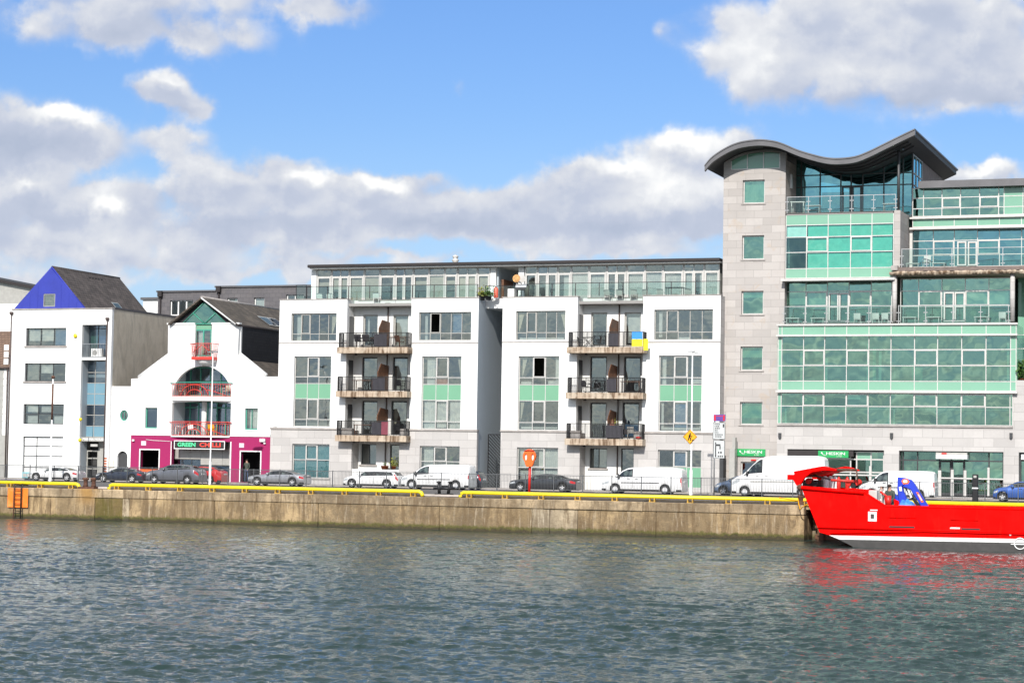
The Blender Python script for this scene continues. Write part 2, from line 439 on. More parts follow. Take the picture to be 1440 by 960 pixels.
CL = [(1235, 55, 215, 90, 1.0), (1085, 72, 84, 60, .8), (1390, 105, 120, 55, .8), (1300, 15, 160, 60, .5),
      (170, 5, 230, 58, .62), (420, 5, 110, 28, .5), (230, 52, 150, 32, .38),
      (240, 132, 50, 28, .85), (282, 150, 30, 20, .5),
      (20, 190, 95, 58, .95), (105, 200, 55, 36, .75), (0, 235, 140, 50, .55), (60, 160, 45, 20, .35),
      (228, 203, 64, 34, .7), (330, 262, 150, 44, .62), (150, 290, 150, 40, .7), (152, 300, 40, 45, .5), (40, 285, 110, 34, .6),
      (430, 248, 58, 30, .7), (480, 290, 150, 36, .62), (540, 262, 48, 26, .7), (625, 290, 130, 34, .5), (610, 245, 45, 20, .22),
      (905, 262, 130, 52, 1.0), (965, 208, 56, 38, 1.0), (830, 258, 66, 34, .65), (760, 288, 90, 32, .5), (1045, 200, 55, 28, .45), (1010, 290, 80, 40, .7),
      (100, 345, 300, 26, .75), (430, 330, 230, 28, .75), (690, 325, 160, 24, .62), (900, 322, 170, 26, .62), (300, 380, 330, 18, .62), (560, 366, 260, 10, .45), (880, 352, 150, 14, .6), (60, 398, 160, 14, .5), (1390, 245, 62, 22, 1.0), (1290, 205, 60, 18, .22),
      (650, 135, 24, 24, .16), (930, 50, 26, 30, .16)]
BR = [(88, 158, 60, 16, 1), (150, 292, 26, 30, 1), (437, 240, 34, 14, 1), (540, 258, 38, 14, 1), (970, 196, 60, 22, 1), (880, 228, 60, 18, .8), (940, 262, 90, 34, .55), (1395, 236, 50, 14, .9), (240, 120, 40, 12, .5), (1050, 60, 60, 45, .4), (40, 265, 50, 14, .5), (1240, 70, 170, 40, .25), (1250, 135, 200, 24, -.5), (35, 208, 90, 34, -.6), (330, 312, 210, 22, -.4), (880, 318, 190, 22, -.4), (1390, 145, 80, 22, -.4), (190, 45, 200, 28, -.4), (60, 305, 110, 22, -.4), (620, 318, 150, 18, -.35), (262, 155, 30, 10, -.4), (330, 250, 120, 18, .2)]
ng = bpy.data.node_groups.new('cloud_density', 'ShaderNodeTree')
ng.interface.new_socket('P', in_out='INPUT', socket_type='NodeSocketVector')
ng.interface.new_socket('D', in_out='OUTPUT', socket_type='NodeSocketFloat'); ng.interface.new_socket('B', in_out='OUTPUT', socket_type='NodeSocketFloat')
g = NT(ng); gi = g.n.new('NodeGroupInput'); go = g.n.new('NodeGroupOutput')
def vm(t, op, a, b=None, c=None):
    n = t.n.new('ShaderNodeVectorMath'); n.operation = op
    for i, q in enumerate((a, b, c)):
        if q is not None: t.put(n.inputs[i], q)
    return n.outputs[0]
P0 = gi.outputs[0]
wn = g.n.new('ShaderNodeTexNoise'); wn.noise_dimensions = '2D'; g.l.new(P0, wn.inputs['Vector']); wn.inputs['Scale'].default_value = 30; wn.inputs['Detail'].default_value = 4; wn.inputs['Roughness'].default_value = .6
pw = vm(g, 'MULTIPLY_ADD', vm(g, 'SUBTRACT', wn.outputs['Color'], (.5, .5, .5)), (.026, .022, 0), P0)
acc = 0.0
for (cx, cy, rx, ry, am) in CL:
    a, b = sky_uv(cx, cy); k = 1.75
    q = vm(g, 'MULTIPLY_ADD', pw, (F / rx / k, F / ry / k, 0), (-a * F / rx / k, -b * F / ry / k, 0))
    gt = g.n.new('ShaderNodeTexGradient'); gt.gradient_type = 'QUADRATIC_SPHERE'; g.l.new(q, gt.inputs[0])
    acc = g.math('MULTIPLY_ADD', gt.outputs['Fac'], am * 1.9, acc)
def puffs(t, v):
    wz = t.n.new('ShaderNodeTexNoise'); wz.noise_dimensions = '2D'; t.put(wz.inputs['Vector'], v); wz.inputs['Scale'].default_value = 42; wz.inputs['Detail'].default_value = 6; wz.inputs['Roughness'].default_value = .62
    q = vm(t, 'MULTIPLY_ADD', vm(t, 'SUBTRACT', wz.outputs['Color'], (.5, .5, .5)), (.020, .014, 0), vm(t, 'MULTIPLY', v, (1, 1.25, 0)))
    o = None
    for sc_, am in ((34, .62), (88, .16)):
        vo = t.n.new('ShaderNodeTexVoronoi'); vo.voronoi_dimensions = '2D'; vo.feature = 'SMOOTH_F1'; vo.inputs['Scale'].default_value = sc_; vo.inputs['Smoothness'].default_value = .5; t.put(vo.inputs['Vector'], q)
        k = t.math('MULTIPLY', t.math('SUBTRACT', .465, vo.outputs['Distance']), am * 1.5); o = k if o is None else t.math('ADD', o, k)
    return t.math('ADD', o, t.math('MULTIPLY', t.math('SUBTRACT', wz.outputs['Fac'], .5), .72))
fb = puffs(g, P0)
D = g.math('ADD', g.math('MINIMUM', acc, 1.5), g.math('MULTIPLY', fb, g.smooth(acc, -.1, .55)))
g.l.new(D, go.inputs[0])
brt = 0.0
for (cx, cy, rx, ry, am) in BR:
    a, b = sky_uv(cx, cy); q = vm(g, 'MULTIPLY_ADD', pw, (F / rx / 1.7, F / ry / 1.7, 0), (-a * F / rx / 1.7, -b * F / ry / 1.7, 0))
    gt = g.n.new('ShaderNodeTexGradient'); gt.gradient_type = 'QUADRATIC_SPHERE'; g.l.new(q, gt.inputs[0]); brt = g.math('MULTIPLY_ADD', gt.outputs['Fac'], am * .8, brt)
g.l.new(brt, go.inputs[1])
UV = t.xyz(U, V, 0)
def dens(v):
    n = t.n.new('ShaderNodeGroup'); n.node_tree = ng; t.put(n.inputs[0], v); return n.outputs[0], n.outputs[1]
d0, br0 = dens(UV)
def relief(v): return puffs(t, v)
r0, r1 = relief(UV), relief(vm(t, 'ADD', UV, (-.002, .0055, 0)))
alpha = t.smooth(d0, .10, .80)
rel = t.math('ADD', t.math('MULTIPLY', t.math('SUBTRACT', r0, r1), .40), t.math('MULTIPLY', t.math('SUBTRACT', t.noise(vm(t, 'MULTIPLY', UV, (22, 34, 0)), 1, 4, .55), .5), .6))
brt = br0
rel = t.math('ADD', rel, brt)
lightf = t.math('ADD', t.math('SUBTRACT', .465, t.math('MULTIPLY', t.smooth(d0, .8, 1.7), .12)), rel, clamp=True)
ccol = t.ramp(lightf, [(0, (4.2, 4.8, 6.1)), (.3, (5.0, 5.5, 6.7)), (.55, (6.8, 7.05, 7.6)), (.75, (8.7, 8.8, 8.9)), (.95, (10.0, 9.9, 9.7))])
# above the frame: unseen dark cloud added to grey the water's reflections
hn = t.noise(vm(t, 'MULTIPLY', UV, (5, 7, 0)), 1, 5, .6)
high = t.math('MULTIPLY', t.smooth(V, .215, .26), t.smooth(hn, .22, .50))
# the clear sky, deep and clean as in the photograph
def mulc(t, a, b): return t.mix(1, a, b, 'MULTIPLY')
elev = t.smooth(V, 0, .24)
skyc = mulc(t, sky.outputs[0], t.ramp(elev, [(0, (.86, .90, 1.06)), (.45, (.76, .90, 1.14)), (1, (.66, .88, 1.24))]))
skyc = t.mix(t.math('MULTIPLY', t.math('SUBTRACT', 1, t.smooth(V, .0, .17)), .72), skyc, (4.6, 6.6, 9.2))
c2 = t.mix(alpha, skyc, ccol)
c2 = t.mix(high, c2, t.ramp(hn, [(.35, (4.4, 5.0, 5.4)), (.7, (1.9, 2.5, 2.9))]))
t.l.new(c2, bg.inputs[0]); bg.inputs[1].default_value = .1
# unseen sky behind and beside the viewer: brightened fill, cloud bands added for reflections
bn = t.noise(gen, 2.2, 5, .6, .3)
ab = t.math('MULTIPLY', t.smooth(bn, .42, .60), t.smooth(z0, -.02, .05))
cb = t.mix(ab, sky.outputs[0], t.ramp(bn, [(.45, (9.0, 9.2, 9.5)), (.75, (5.0, 5.4, 6.2))]))
cb = t.mix(t.math('MULTIPLY', t.math('SUBTRACT', 1, t.smooth(z0, .05, .35)), .8), cb, t.ramp(t.noise(vm(t, 'MULTIPLY', gen, (14, 14, 34)), 1, 5, .62, .4), [(.36, (1.9, 2.9, 4.3)), (.5, (3.8, 4.6, 5.2)), (.64, (6.6, 6.9, 6.9))]))
bg2 = t.n.new('ShaderNodeBackground'); t.l.new(cb, bg2.inputs[0]); bg2.inputs[1].default_value = .15
mxs = t.n.new('ShaderNodeMixShader'); t.l.new(front, mxs.inputs[0]); t.l.new(bg2.outputs[0], mxs.inputs[1]); t.l.new(bg.outputs[0], mxs.inputs[2])
t.l.new(mxs.outputs[0], t.n['World Output'].inputs[0])
sl = bpy.data.lights.new('sun', 'SUN'); sl.energy = 4.6; sl.angle = R_(.53); sl.color = (1, .955, .89)
so = bpy.data.objects.new('sun', sl); col.objects.link(so)
az = R_(SUN_AZ); el = R_(SUN_EL); sv = Vector((math.sin(az) * math.cos(el), math.cos(az) * math.cos(el), math.sin(el)))
so.rotation_euler = sv.to_track_quat('Z', 'Y').to_euler(); so.location = (0, -30, 60)
sc.view_settings.view_transform = 'Standard'; sc.view_settings.look = 'None'; sc.view_settings.exposure = .14; sc.view_settings.gamma = 1
sc.cycles.max_bounces = 8; sc.cycles.transparent_max_bounces = 14; sc.cycles.glossy_bounces = 4; sc.cycles.diffuse_bounces = 3
sc.cycles.caustics_reflective = False; sc.cycles.caustics_refractive = False

# ---------------------------------------------------------------- ground and water
WZ = -1.85; YQ = 110.0; YF = 135.0; YA = 144.0
def sheet(name, x0, x1, y0, y1, z, m):
    mb = MB(); mb.face([(x0, y0, z), (x1, y0, z), (x1, y1, z), (x0, y1, z)]); return tag(mb.build(name, m), kind='structure')
def asphalt(name, c):
    m, t, b = mat(name); p = pos(t); n = t.noise(p, .35, 5, .6); n2 = t.noise(p, 14, 3, .7)
    cc = t.mix(n, c, tuple(k * 1.5 for k in c)); cc = t.mix(t.math('MULTIPLY', n2, .4), cc, tuple(k * .6 for k in c))
    t.put(b.inputs['Base Color'], cc); b.inputs['Roughness'].default_value = .9; bump(t, b, n2, .3, .01); return m
M['apron'] = asphalt('worn_apron_surface', (.095, .088, .085)); M['asphalt'] = asphalt('asphalt', (.05, .05, .052)); M['paving'] = asphalt('paving', (.26, .25, .24)); M['land'] = asphalt('town_ground', (.14, .135, .12))
M['kerb'] = plain('pale_concrete_kerb', (.50, .44, .40), .85, var=.25, scale=2)
XE = at(1131, 735, YQ)[0]
sheet('ground', -3000, 3000, 144.5, 5000, -.02, M['land'])
sheet('quay_apron', -400, 300, YQ + .5, 135.4, 0, M['apron'])
sheet('road', -400, 300, 135.4, 142.2, -.004, M['asphalt'])
mb = MB(); mb.box(-400, 300, 142.2, 142.35, -.1, .1); tag(mb.build('kerb', M['kerb']), kind='structure')
mb = MB(); mb.box(-400, 300, 142.35, 144.6, -.1, .095); tag(mb.build('pavement', M['paving']), kind='structure')
mb = MB()
for k in range(-50, 30): mb.box(k * 2.0, k * 2.0 + 1.0, 138.95, 139.05, -.003, .002)
tag(mb.build('road_marking', M['white_paint']), kind='structure')

import numpy as np
rng = np.random.default_rng(5)
a0, a1 = YAW - .31, YAW + .31
NA, NR = 760, 1300
ang = YAW + np.concatenate([np.linspace(-.8, -.27, 110)[:-1], np.linspace(-.27, .27, 680), np.linspace(.27, .8, 110)[1:]]); NA = len(ang); asp = np.gradient(ang)[None, :] * 1.6; rad = np.concatenate([[8, 14, 20, 26], np.geomspace(31, 150, NR - 4)])
A, Rr = np.meshgrid(ang, rad); X = -np.sin(A) * Rr; Y = np.cos(A) * Rr
Zw = np.zeros_like(X); dx = np.zeros_like(X); dy = np.zeros_like(X)
for i in range(118):
    if i < 80: lam = float(rng.uniform(.12, .58)); st = .0062
    elif i < 106: lam = float(rng.uniform(.55, 1.5)); st = .0034
    else: lam = float(rng.uniform(1.6, 3.4)); st = .0020
    th = rng.normal(1.32, .7 if i < 80 else .4); k = 2 * math.pi / lam
    amp = st * lam * rng.uniform(.5, 1.2); ph = rng.uniform(0, 6.28)
    # fade what the grid cannot hold at distance
    fade = np.clip(1.6 - (Rr * np.maximum(.0013, asp)) / (lam * .30), 0, 1)
    q = k * (X * math.cos(th) + Y * math.sin(th)) + ph
    Zw += amp * fade * np.cos(q); dx -= amp * fade * math.cos(th) * np.sin(q); dy -= amp * fade * math.sin(th) * np.sin(q)
# patches of calmer and livelier water
pt = .85 + .35 * np.sin(X * .11 + Y * .05) * np.sin(Y * .13 - X * .03 + 1) + .12 * np.sin(X * .31 + 2) * np.sin(Y * .37)
Zw *= pt
co = np.stack([X + dx, Y + dy, Zw + WZ], -1).reshape(-1, 3)
idx = np.arange(NA * NR).reshape(NR, NA)
q4 = np.stack([idx[:-1, :-1], idx[:-1, 1:], idx[1:, 1:], idx[1:, :-1]], -1).reshape(-1, 4)[:, ::-1]
me = bpy.data.meshes.new('water'); me.vertices.add(len(co)); me.vertices.foreach_set('co', co.ravel())
me.loops.add(q4.size); me.loops.foreach_set('vertex_index', q4.ravel().astype(np.int32)); me.polygons.add(len(q4))
me.polygons.foreach_set('loop_start', np.arange(0, q4.size, 4, dtype=np.int32)); me.polygons.foreach_set('loop_total', np.full(len(q4), 4, dtype=np.int32))
me.polygons.foreach_set('use_smooth', np.ones(len(q4), dtype=bool)); me.update(); me.validate()
m, t, b = mat('harbour_water'); p = pos(t); x, y, z = t.sep(p)
b.inputs['Base Color'].default_value = (.015, .034, .031, 1); b.inputs['Roughness'].default_value = .035; b.inputs['Specular Tint'].default_value = (.98, .94, .86, 1); b.inputs['IOR'].default_value = 1.33
n1 = t.noise(t.xyz(t.math('MULTIPLY', x, 1.0), t.math('MULTIPLY', y, 1.3), 0), 6.5, 4, .65, .4)
n2 = t.noise(t.xyz(x, t.math('MULTIPLY', y, 1.4), 2), .9, 3, .55)
big = t.noise(t.xyz(t.math('MULTIPLY', x, .5), y, 7), .07, 3, .55, .5)
h = t.math('MULTIPLY', t.math('ADD', t.math('MULTIPLY', n1, .55), t.math('MULTIPLY', n2, 1.7)), t.math('ADD', .45, t.math('MULTIPLY', big, 1.0)))
bn_ = t.n.new('ShaderNodeBump'); bn_.inputs['Strength'].default_value = 1; bn_.inputs['Distance'].default_value = .085; t.put(bn_.inputs['Height'], h); t.l.new(bn_.outputs[0], b.inputs['Normal'])
M['water'] = m; me.materials.append(m)
wo = bpy.data.objects.new('water', me); col.objects.link(wo); tag(wo, kind='structure')
sheet('far_water', -3000, 3000, -3000, YQ + 3.5, WZ - .16, M['water'])

# ---------------------------------------------------------------- quay wall
def quay_mat(name, base, moss=0.0):
    m, t, b = mat(name); p = pos(t); x, y, z = t.sep(p); u = t.math('ADD', x, y)
    n = t.noise(p, .55, 6, .65); n2 = t.noise(p, 3.2, 5, .7); n3 = t.noise(p, 18, 3, .6)
    s1 = t.noise(t.xyz(t.math('MULTIPLY', u, 2.2), 0, t.math('MULTIPLY', z, .38)), 1, 6, .74, .8)
    s2 = t.noise(t.xyz(t.math('MULTIPLY', u, 5.2), 4, t.math('MULTIPLY', z, .5)), 1, 4, .7)
    nb = t.noise(t.xyz(u, 0, t.math('MULTIPLY', z, .6)), .22, 3, .6)
    xx = t.math('ADD', x, t.math('MULTIPLY', t.math('SUBTRACT', n, .5), 6)); df = None
    for p0_, p1_, am_ in ((425, 705, .62), (815, 1000, .5), (60, 112, .35)):
        q_ = t.math('MULTIPLY', t.math('MULTIPLY', t.smooth(xx, at(p0_ - 22, 725, YQ)[0], at(p0_ + 22, 725, YQ)[0]), t.smooth(xx, at(p1_ + 22, 725, YQ)[0], at(p1_ - 22, 725, YQ)[0])), am_); df = q_ if df is None else t.math('ADD', df, q_)
    c = t.mix(t.smooth(n, .36, .62), base, tuple(k * .45 for k in base)); c = t.mix(t.math('MULTIPLY', t.smooth(nb, .48, .60), .5), c, (.13, .095, .06)); c = t.mix(t.math('MULTIPLY', df, t.smooth(n2, .25, .6)), c, (.11, .085, .055))
    c = t.mix(t.math('MULTIPLY', t.smooth(s1, .45, .60), .80), c, (.125, .08, .04))
    c = t.mix(t.math('MULTIPLY', t.math('MULTIPLY', t.smooth(s2, .54, .70), t.smooth(n, .3, .6)), .5), c, (.72, .62, .48))
    bxr = at(122, 695, YQ)[0]; dd = t.math('ABSOLUTE', t.math('SUBTRACT', t.math('ADD', x, t.math('MULTIPLY', n2, .6)), bxr + .3))
    rs_ = t.math('MULTIPLY', t.smooth(dd, 1.0, .1), t.smooth(z, -1.3, -.1))
    c = t.mix(t.math('MULTIPLY', rs_, .85), c, (.42, .22, .05))
    c = t.mix(t.math('MULTIPLY', t.smooth(n2, .52, .7), .5), c, (.16, .12, .08))
    if moss: c = t.mix(t.math('MULTIPLY', t.smooth(s1, .3, .6), moss), c, (.10, .085, .01))
    zz = t.math('ADD', z, t.math('MULTIPLY', t.math('SUBTRACT', n2, .5), .55))
    c = t.mix(t.smooth(zz, WZ + .36, WZ + .20), c, (.065, .07, .008))       # weed line
    c = t.mix(t.smooth(zz, WZ + .22, WZ + .06), c, (.012, .014, .006))
    c = t.mix(t.math('MULTIPLY', n3, .35), c, tuple(k * .5 for k in base))
    t.put(b.inputs['Base Color'], c); b.inputs['Roughness'].default_value = .92; bump(t, b, t.math('ADD', n2, t.math('MULTIPLY', n3, .4)), .8, .08); return m
M['quay'] = quay_mat('weathered_quay_concrete', (.52, .37, .20)); M['quay2'] = quay_mat('pale_quay_concrete', (.62, .50, .34)); M['quaymoss'] = quay_mat('mossy_quay_concrete', (.26, .18, .07), .8)
M['quaycap'] = quay_mat('quay_coping_concrete', (.57, .43, .27))
def quay_wall(name, label, xa, xb, Y):
    q = thing(name, label, 'quay wall', ((xa + xb) / 2, Y + .6, -4))
    lo = MB(); cp = MB(); x = xa; i = 0
    mx0, mx1 = at(133, 710, YQ)[0], at(172, 710, YQ)[0]; wx0, wx1 = at(748, 725, YQ)[0], at(812, 725, YQ)[0]
    cuts = [xa]
    while cuts[-1] < xb - 9: cuts.append(cuts[-1] + random.uniform(5, 7.5))
    cuts.append(xb)
    for c in (mx0, mx1, wx0, wx1):
        if xa < c < xb: cuts.append(c)
    cuts = sorted(cuts)
    for a, b in zip(cuts, cuts[1:]):
        mid = (a + b) / 2; mi = 2 if mx0 < mid < mx1 else (1 if (wx0 < mid < wx1 or random.random() < .2) else 0)
        g_ = .006 if b - a < 3 else .014
        dY = random.uniform(0, .03)
        lo.box(a + g_, b - g_, Y + dY, Y + 1, -5, -.56, mi)
    lo.box(xa + .02, xb - .02, Y + .09, Y + .98, -4.9, -.57, 0)
    lo.build('wall_face', [M['quay'], M['quay2'], M['quaymoss']], q, bevel=.02)
    x = xa
    while x < xb:
        L = min(random.uniform(3.5, 6), xb - x)
        if xb - x - L < 1: L = xb - x
        d = random.uniform(-.02, .035)
        cp.box(x + .006, x + L - .006, Y - .03 - d, Y + .55, -.545, -.03 + random.uniform(-.02, .01)); x += L
    cp.build('coping', M['quaycap'], q, bevel=.035)
    kb = MB(); kb.box(xa, xb, Y + .556, Y + .95, -.1, .10); kb.build('kerb', M['kerb'], q)
    return q
quay_wall('quay_wall', 'long weathered brown concrete quay wall above the water', -150, XE, YQ)
q2 = quay_wall('quay_wall', 'shaded set-back stretch of quay wall behind the red boat', XE + .01, 60, YQ + 1.9)
f = MB()
for z in (-.5, -1.1, -1.7):
    f.box(XE + .25, XE + 8, YQ + 1.5, YQ + 1.86, z - .14, z + .14)
for x in (XE + .6, XE + 2.6, XE + 4.6, XE + 6.6): f.box(x - .16, x + .16, YQ + 1.25, YQ + 1.49, -3, -.3)
f.build('timber_fender', M['wood'], q2)
mb = MB(); mb.box(XE + .02, 60, YQ + .3, YQ + 2.5, -.25, -.04)
mb.build('deck_slab', M['quaycap'], q2)
mb = MB(); mb.box(XE - .6, XE + .005, YQ + 1.003, YQ + 2.2, -5, -.06); mb.build('end_wall', M['quay'], q2)
# orange paint patch and ladder
x0, x1, z0, z1 = RC(11, 686, 39.5, 713, YQ - .06)
mo, t, b = mat('orange_wall_paint'); p = pos(t); n = t.noise(p, 1.6, 5, .7)
t.put(b.inputs['Base Color'], t.mix(t.smooth(n, .42, .7), (.90, .20, .015), (.80, .30, .08))); b.inputs['Roughness'].default_value = .7
mb = MB(); mb.box(x0, x1, YQ - .085, YQ - .076, z0, z1); pq = mb.build('painted_patch', mo); tag(pq, 'bright orange painted patch on the quay wall behind the ladder', 'paint patch')
lx0, lx1, _, _ = RC(19.5, 690, 29.5, 725, YQ - .2)
ld = thing('ladder', 'black steel ladder down the quay wall over the orange patch', 'ladder', ((lx0 + lx1) / 2, YQ - .2, WZ))
for x in (lx0, lx1):
    mb = MB(); mb.tube([(x, YQ + .5, .12), (x, YQ - .2, .16), (x, YQ - .22, -.1), (x, YQ - .22, -2.6)], .038, n=8); mb.build('side_rail', M['rust'] if x == lx0 else M['black'], ld)
for k in range(8):
    mb = MB(); z = -.15 - k * .28; mb.tube([(lx0, YQ - .22, z), (lx1, YQ - .22, z)], .022, n=6); mb.build('rung', M['black'], ld)

M['ochre'] = plain('worn_ochre_bracket', (.50, .30, .05), .7, var=.4, scale=6)
# yellow pipe rails along the edge
def edge_rail(pa, pb, label, endL=True, endR=True):
    Yp = YQ + .3; xa, xb = at(*pa, Yp)[0], at(*pb, Yp)[0]; zc = .24
    e = thing('edge_rail', label, 'edge rail', ((xa + xb) / 2, Yp, 0), group='yellow pipe rails along the quay edge')
    pts = []
    if endL: pts += [(xa, Yp, -.02), (xa + .01, Yp, .08), (xa + .07, Yp, .18), (xa + .22, Yp, zc)]
    else: pts += [(xa, Yp, zc)]
    if endR: pts += [(xb - .22, Yp, zc), (xb - .07, Yp, .18), (xb - .01, Yp, .08), (xb, Yp, -.02)]
    else: pts += [(xb, Yp, zc)]
    mb = MB(); mb.tube(pts, .105, n=14); mb.build('pipe', M['yellow'], e)
    n = max(2, int((xb - xa - .9) / 2.05)); 
    for k in range(n + 1):
        x = xa + .55 + (xb - xa - 1.1) * k / n
        mb = MB()
        for s in (-.13, .13): mb.box(x + s - .03, x + s + .03, Yp - .08, Yp + .10, -.04, zc - .05)
        mb.box(x - .17, x + .17, Yp - .10, Yp + .12, -.05, -.015); mb.build('bracket', M['ochre'], e)
edge_rail((-40, 680), (111.5, 684), 'yellow pipe rail on the quay edge above the orange patch and ladder', False, True)
edge_rail((153, 686), (594, 697), 'long yellow pipe rail between the rusty bollard and the black bollard')
edge_rail((647, 697), (1560, 715), 'yellow pipe rail running from the black bollard to behind the red boat', True, False)
# bollards
bx = at(125, 688, YQ + .45)[0]
bo = thing('mooring_bollard', 'rusty brown mooring bollard at the quay edge with rust stain below', 'bollard', (bx, YQ + .5, 0))
mb = MB(); mb.box(bx - .55, bx + .55, YQ + .1, YQ + .9, -.03, .1); mb.build('base_plate', M['rust'], bo)
for s in (-.26, .28):
    mb = MB(); mb.lathe([(.17, .1), (.13, .2), (.12, .45), (.2, .52), (.2, .6), (.05, .64)], (bx + s, YQ + .5, 0), n=14); mb.build('post', M['rust'], bo)
mb = MB(); mb.tube([(bx + .1, YQ + .5, .42), (bx + .4, YQ + .48, .6), (bx + .6, YQ + .45, .52), (bx + .78, YQ + .42, .7)], .05, n=7); mb.build('arm', M['black'], bo)
bx = at(623, 696, YQ + .6)[0]
bo = thing('mooring_bollard', 'black twin mooring bollard between two yellow pipe rails', 'bollard', (bx, YQ + .6, 0))
mb = MB(); mb.box(bx - .5, bx + .5, YQ + .58, YQ + .9, .1, .16); mb.build('base_plate', M['black'], bo)
for s, tl in ((-.27, -.04), (.25, .12)):
    mb = MB(); mb.tube([(bx + s, YQ + .72, .1), (bx + s + tl, YQ + .72, .78)], .09, n=12); mb.lathe([(.05, -.03), (.13, 0), (.13, .05), (.02, .09)], (bx + s + tl, YQ + .72, .76), n=12); mb.build('post', M['black'], bo)
mb = MB(); mb.tube([(bx - .62, YQ + .72, .42), (bx + .66, YQ + .72, .46)], .075, n=10); mb.build('cross_bar', M['black'], bo)
bx = at(1127, 708, YQ + .35)[0]
bo = thing('mooring_bollard', 'rusty bollard with yellow mooring rope at the bow of the red boat', 'bollard', (bx, YQ + .35, 0))
mb = MB(); mb.lathe([(.2, -.03), (.15, .05), (.13, .35), (.2, .42), (.18, .5), (.03, .52)], (bx, YQ + .25, 0), n=14); mb.build('post', M['rust'], bo)
# ================================================================ buildings
def win(b, H, x0, y0, x1, y1, Y, xp=(), yp=(), set_=.16, **kw):
    X0, X1, Z0, Z1 = RC(x0, y0, x1, y1, Y)
    if H is not None: H.append(rectl(X0, X1, Z0, Z1))
    return window(b, X0 + .004, X1 - .004, Z0 + .004, Z1 - .004, Y + set_, [(x - x0) / (x1 - x0) for x in xp], sorted((y1 - y) / (y1 - y0) for y in yp), **kw)
def pxbox(mb, x0, y0, x1, y1, Y, d=.1, m=0, proud=0.0):
    X0, X1, Z0, Z1 = RC(x0, y0, x1, y1, Y); mb.box(X0, X1, Y - proud, Y + d, Z0, Z1, m); return X0, X1, Z0, Z1
def wallp(b, name, m, x0, x1, z0, z1, Y, H, th=.3, ms=None):
    mb = MB(); mb.prism(rectl(x0, x1, z0, z1), Y, Y + th, H, 0, 0); return mb.build(name, m, b)
def glass_rail(b, x0, x1, Y, z0, h=.98, sp=1.75, rail='black', post='black', clamp=False, ends=True, name='balustrade'):
    L = x1 - x0; n = max(1, round(L / sp)); o = MB(); o.box(x0, x1, Y - .03, Y + .03, z0 + h - .04, z0 + h)
    for i in range(n + 1):
        x = x0 + .03 + (L - .06) * i / n; o.box(x - .022, x + .022, Y - .02, Y + .02, z0, z0 + h - .042)
        if clamp:
            for zz in (.2, .78):
                for s in (-.09, .09):
                    o.box(x + s - .045, x + s + .045, Y - .055, Y - .025, z0 + zz - .03, z0 + zz + .03)
    r = o.build(name, M[rail], b); g = MB()
    for i in range(n):
        xa = x0 + .03 + (L - .06) * i / n + .05; xb = x0 + .03 + (L - .06) * (i + 1) / n - .05
        g.face([(xa, Y, z0 + .06), (xb, Y, z0 + .06), (xb, Y, z0 + h - .06), (xa, Y, z0 + h - .06)])
    g.build('glass_panel', M['glass_rail'], r); return r
def picket_rail(b, x0, x1, Yf, Yb, z0, h=1.02, mt='black', name='railing', sp=.095, curve=False):
    o = MB()
    def side(p, q):
        p = Vector(p); q = Vector(q); L = (q - p).length; n = int(L / sp)
        o.tube([p + Vector((0, 0, h)), q + Vector((0, 0, h))], .026, n=6); o.tube([p + Vector((0, 0, .08)), q + Vector((0, 0, .08))], .018, n=6)
        for i in range(n + 1):
            c = p.lerp(q, i / n); r_ = .026 if i % 14 == 0 or i == n else .011
            o.box(c.x - r_, c.x + r_, c.y - r_, c.y + r_, z0 + .0, z0 + h - .01)
    side((x0, Yf, z0), (x1, Yf, z0)); side((x0, Yf + .06, z0), (x0, Yb, z0)); side((x1, Yf + .06, z0), (x1, Yb, z0))
    return o.build(name, M[mt], b)

# ---------------------------------------------------------------- white apartment building
xm_ = at(690, 606, YA)[0]
ap = thing('apartment_building', 'long white rendered apartment building with glass penthouse and stained balconies', 'building', (xm_, YA + 6, 0))
zP = at(706, 417.3, YA)[1]; zC = at(690, 606.3, YA)[1]
fl = [0.1, at(525, 612, YA)[1] * .5 + at(851, 616.5, YA)[1] * .5, at(525, 549.5, YA)[1], at(527, 487.5, YA)[1], zP]
xa = {k: at(k, 520, YA)[0] for k in (391.5, 486.5, 577, 671.5, 705.5, 811, 903.5, 1012.5)}
Yr = YA + 1.3
def flat_cols(x0, x1): return [x0 + (x1 - x0) * k for k in (.345, .655)]
def mid_win(H, x0, y0, x1, y1, cur, dark=()):
    y = lambda f: y0 + (y1 - y0) * f
    xs = flat_cols(x0, x1)
    return win(ap, H, x0, y0, x1, y1, YA, xs, [y(.29), y(.385), y(.60), y(.895)], frame='frame_light', openers=[(1, 4), (1, 1)], span=[(0, 2), (1, 2), (2, 2)], cur=cur, dark=dark, fw=.06, iw=.05, opw=.07, name='window')
def top_win(H, x0, y0, x1, y1, cur, dark=(), openers=((1, 1),)):
    xs = [x0 + (x1 - x0) * k for k in (.205, .405, .605, .81)]
    return win(ap, H, x0, y0, x1, y1, YA, xs, [y0 + (y1 - y0) * .74], frame='frame_grey', openers=openers, cur=cur, dark=dark)
BX = [(391.5, 486.5), (577, 671.5), (705.5, 811), (903.5, 1012.5)]
tops = [((409.5, 440.5, 473, 479.5), [('c', .08, .2, 0, 1), ('t', .86, 1, .2, 1)]),
        ((589, 438.7, 662.5, 478.7), [('c', .08, .14, 0, .9), ('b', .63, .80, .28, 1, 'blue_blind')]),
        ((725.5, 437, 795, 478.2), [('t', .03, .14, .25, .95), ('u', .86, 1, .2, 1), ('b', .05, .95, .02, .10, 'curtain')]),
        ((919.8, 435, 1002.5, 478), [('c', .06, .12, .1, .95), ('b', .4, .6, .03, .10, 'curtain')])]
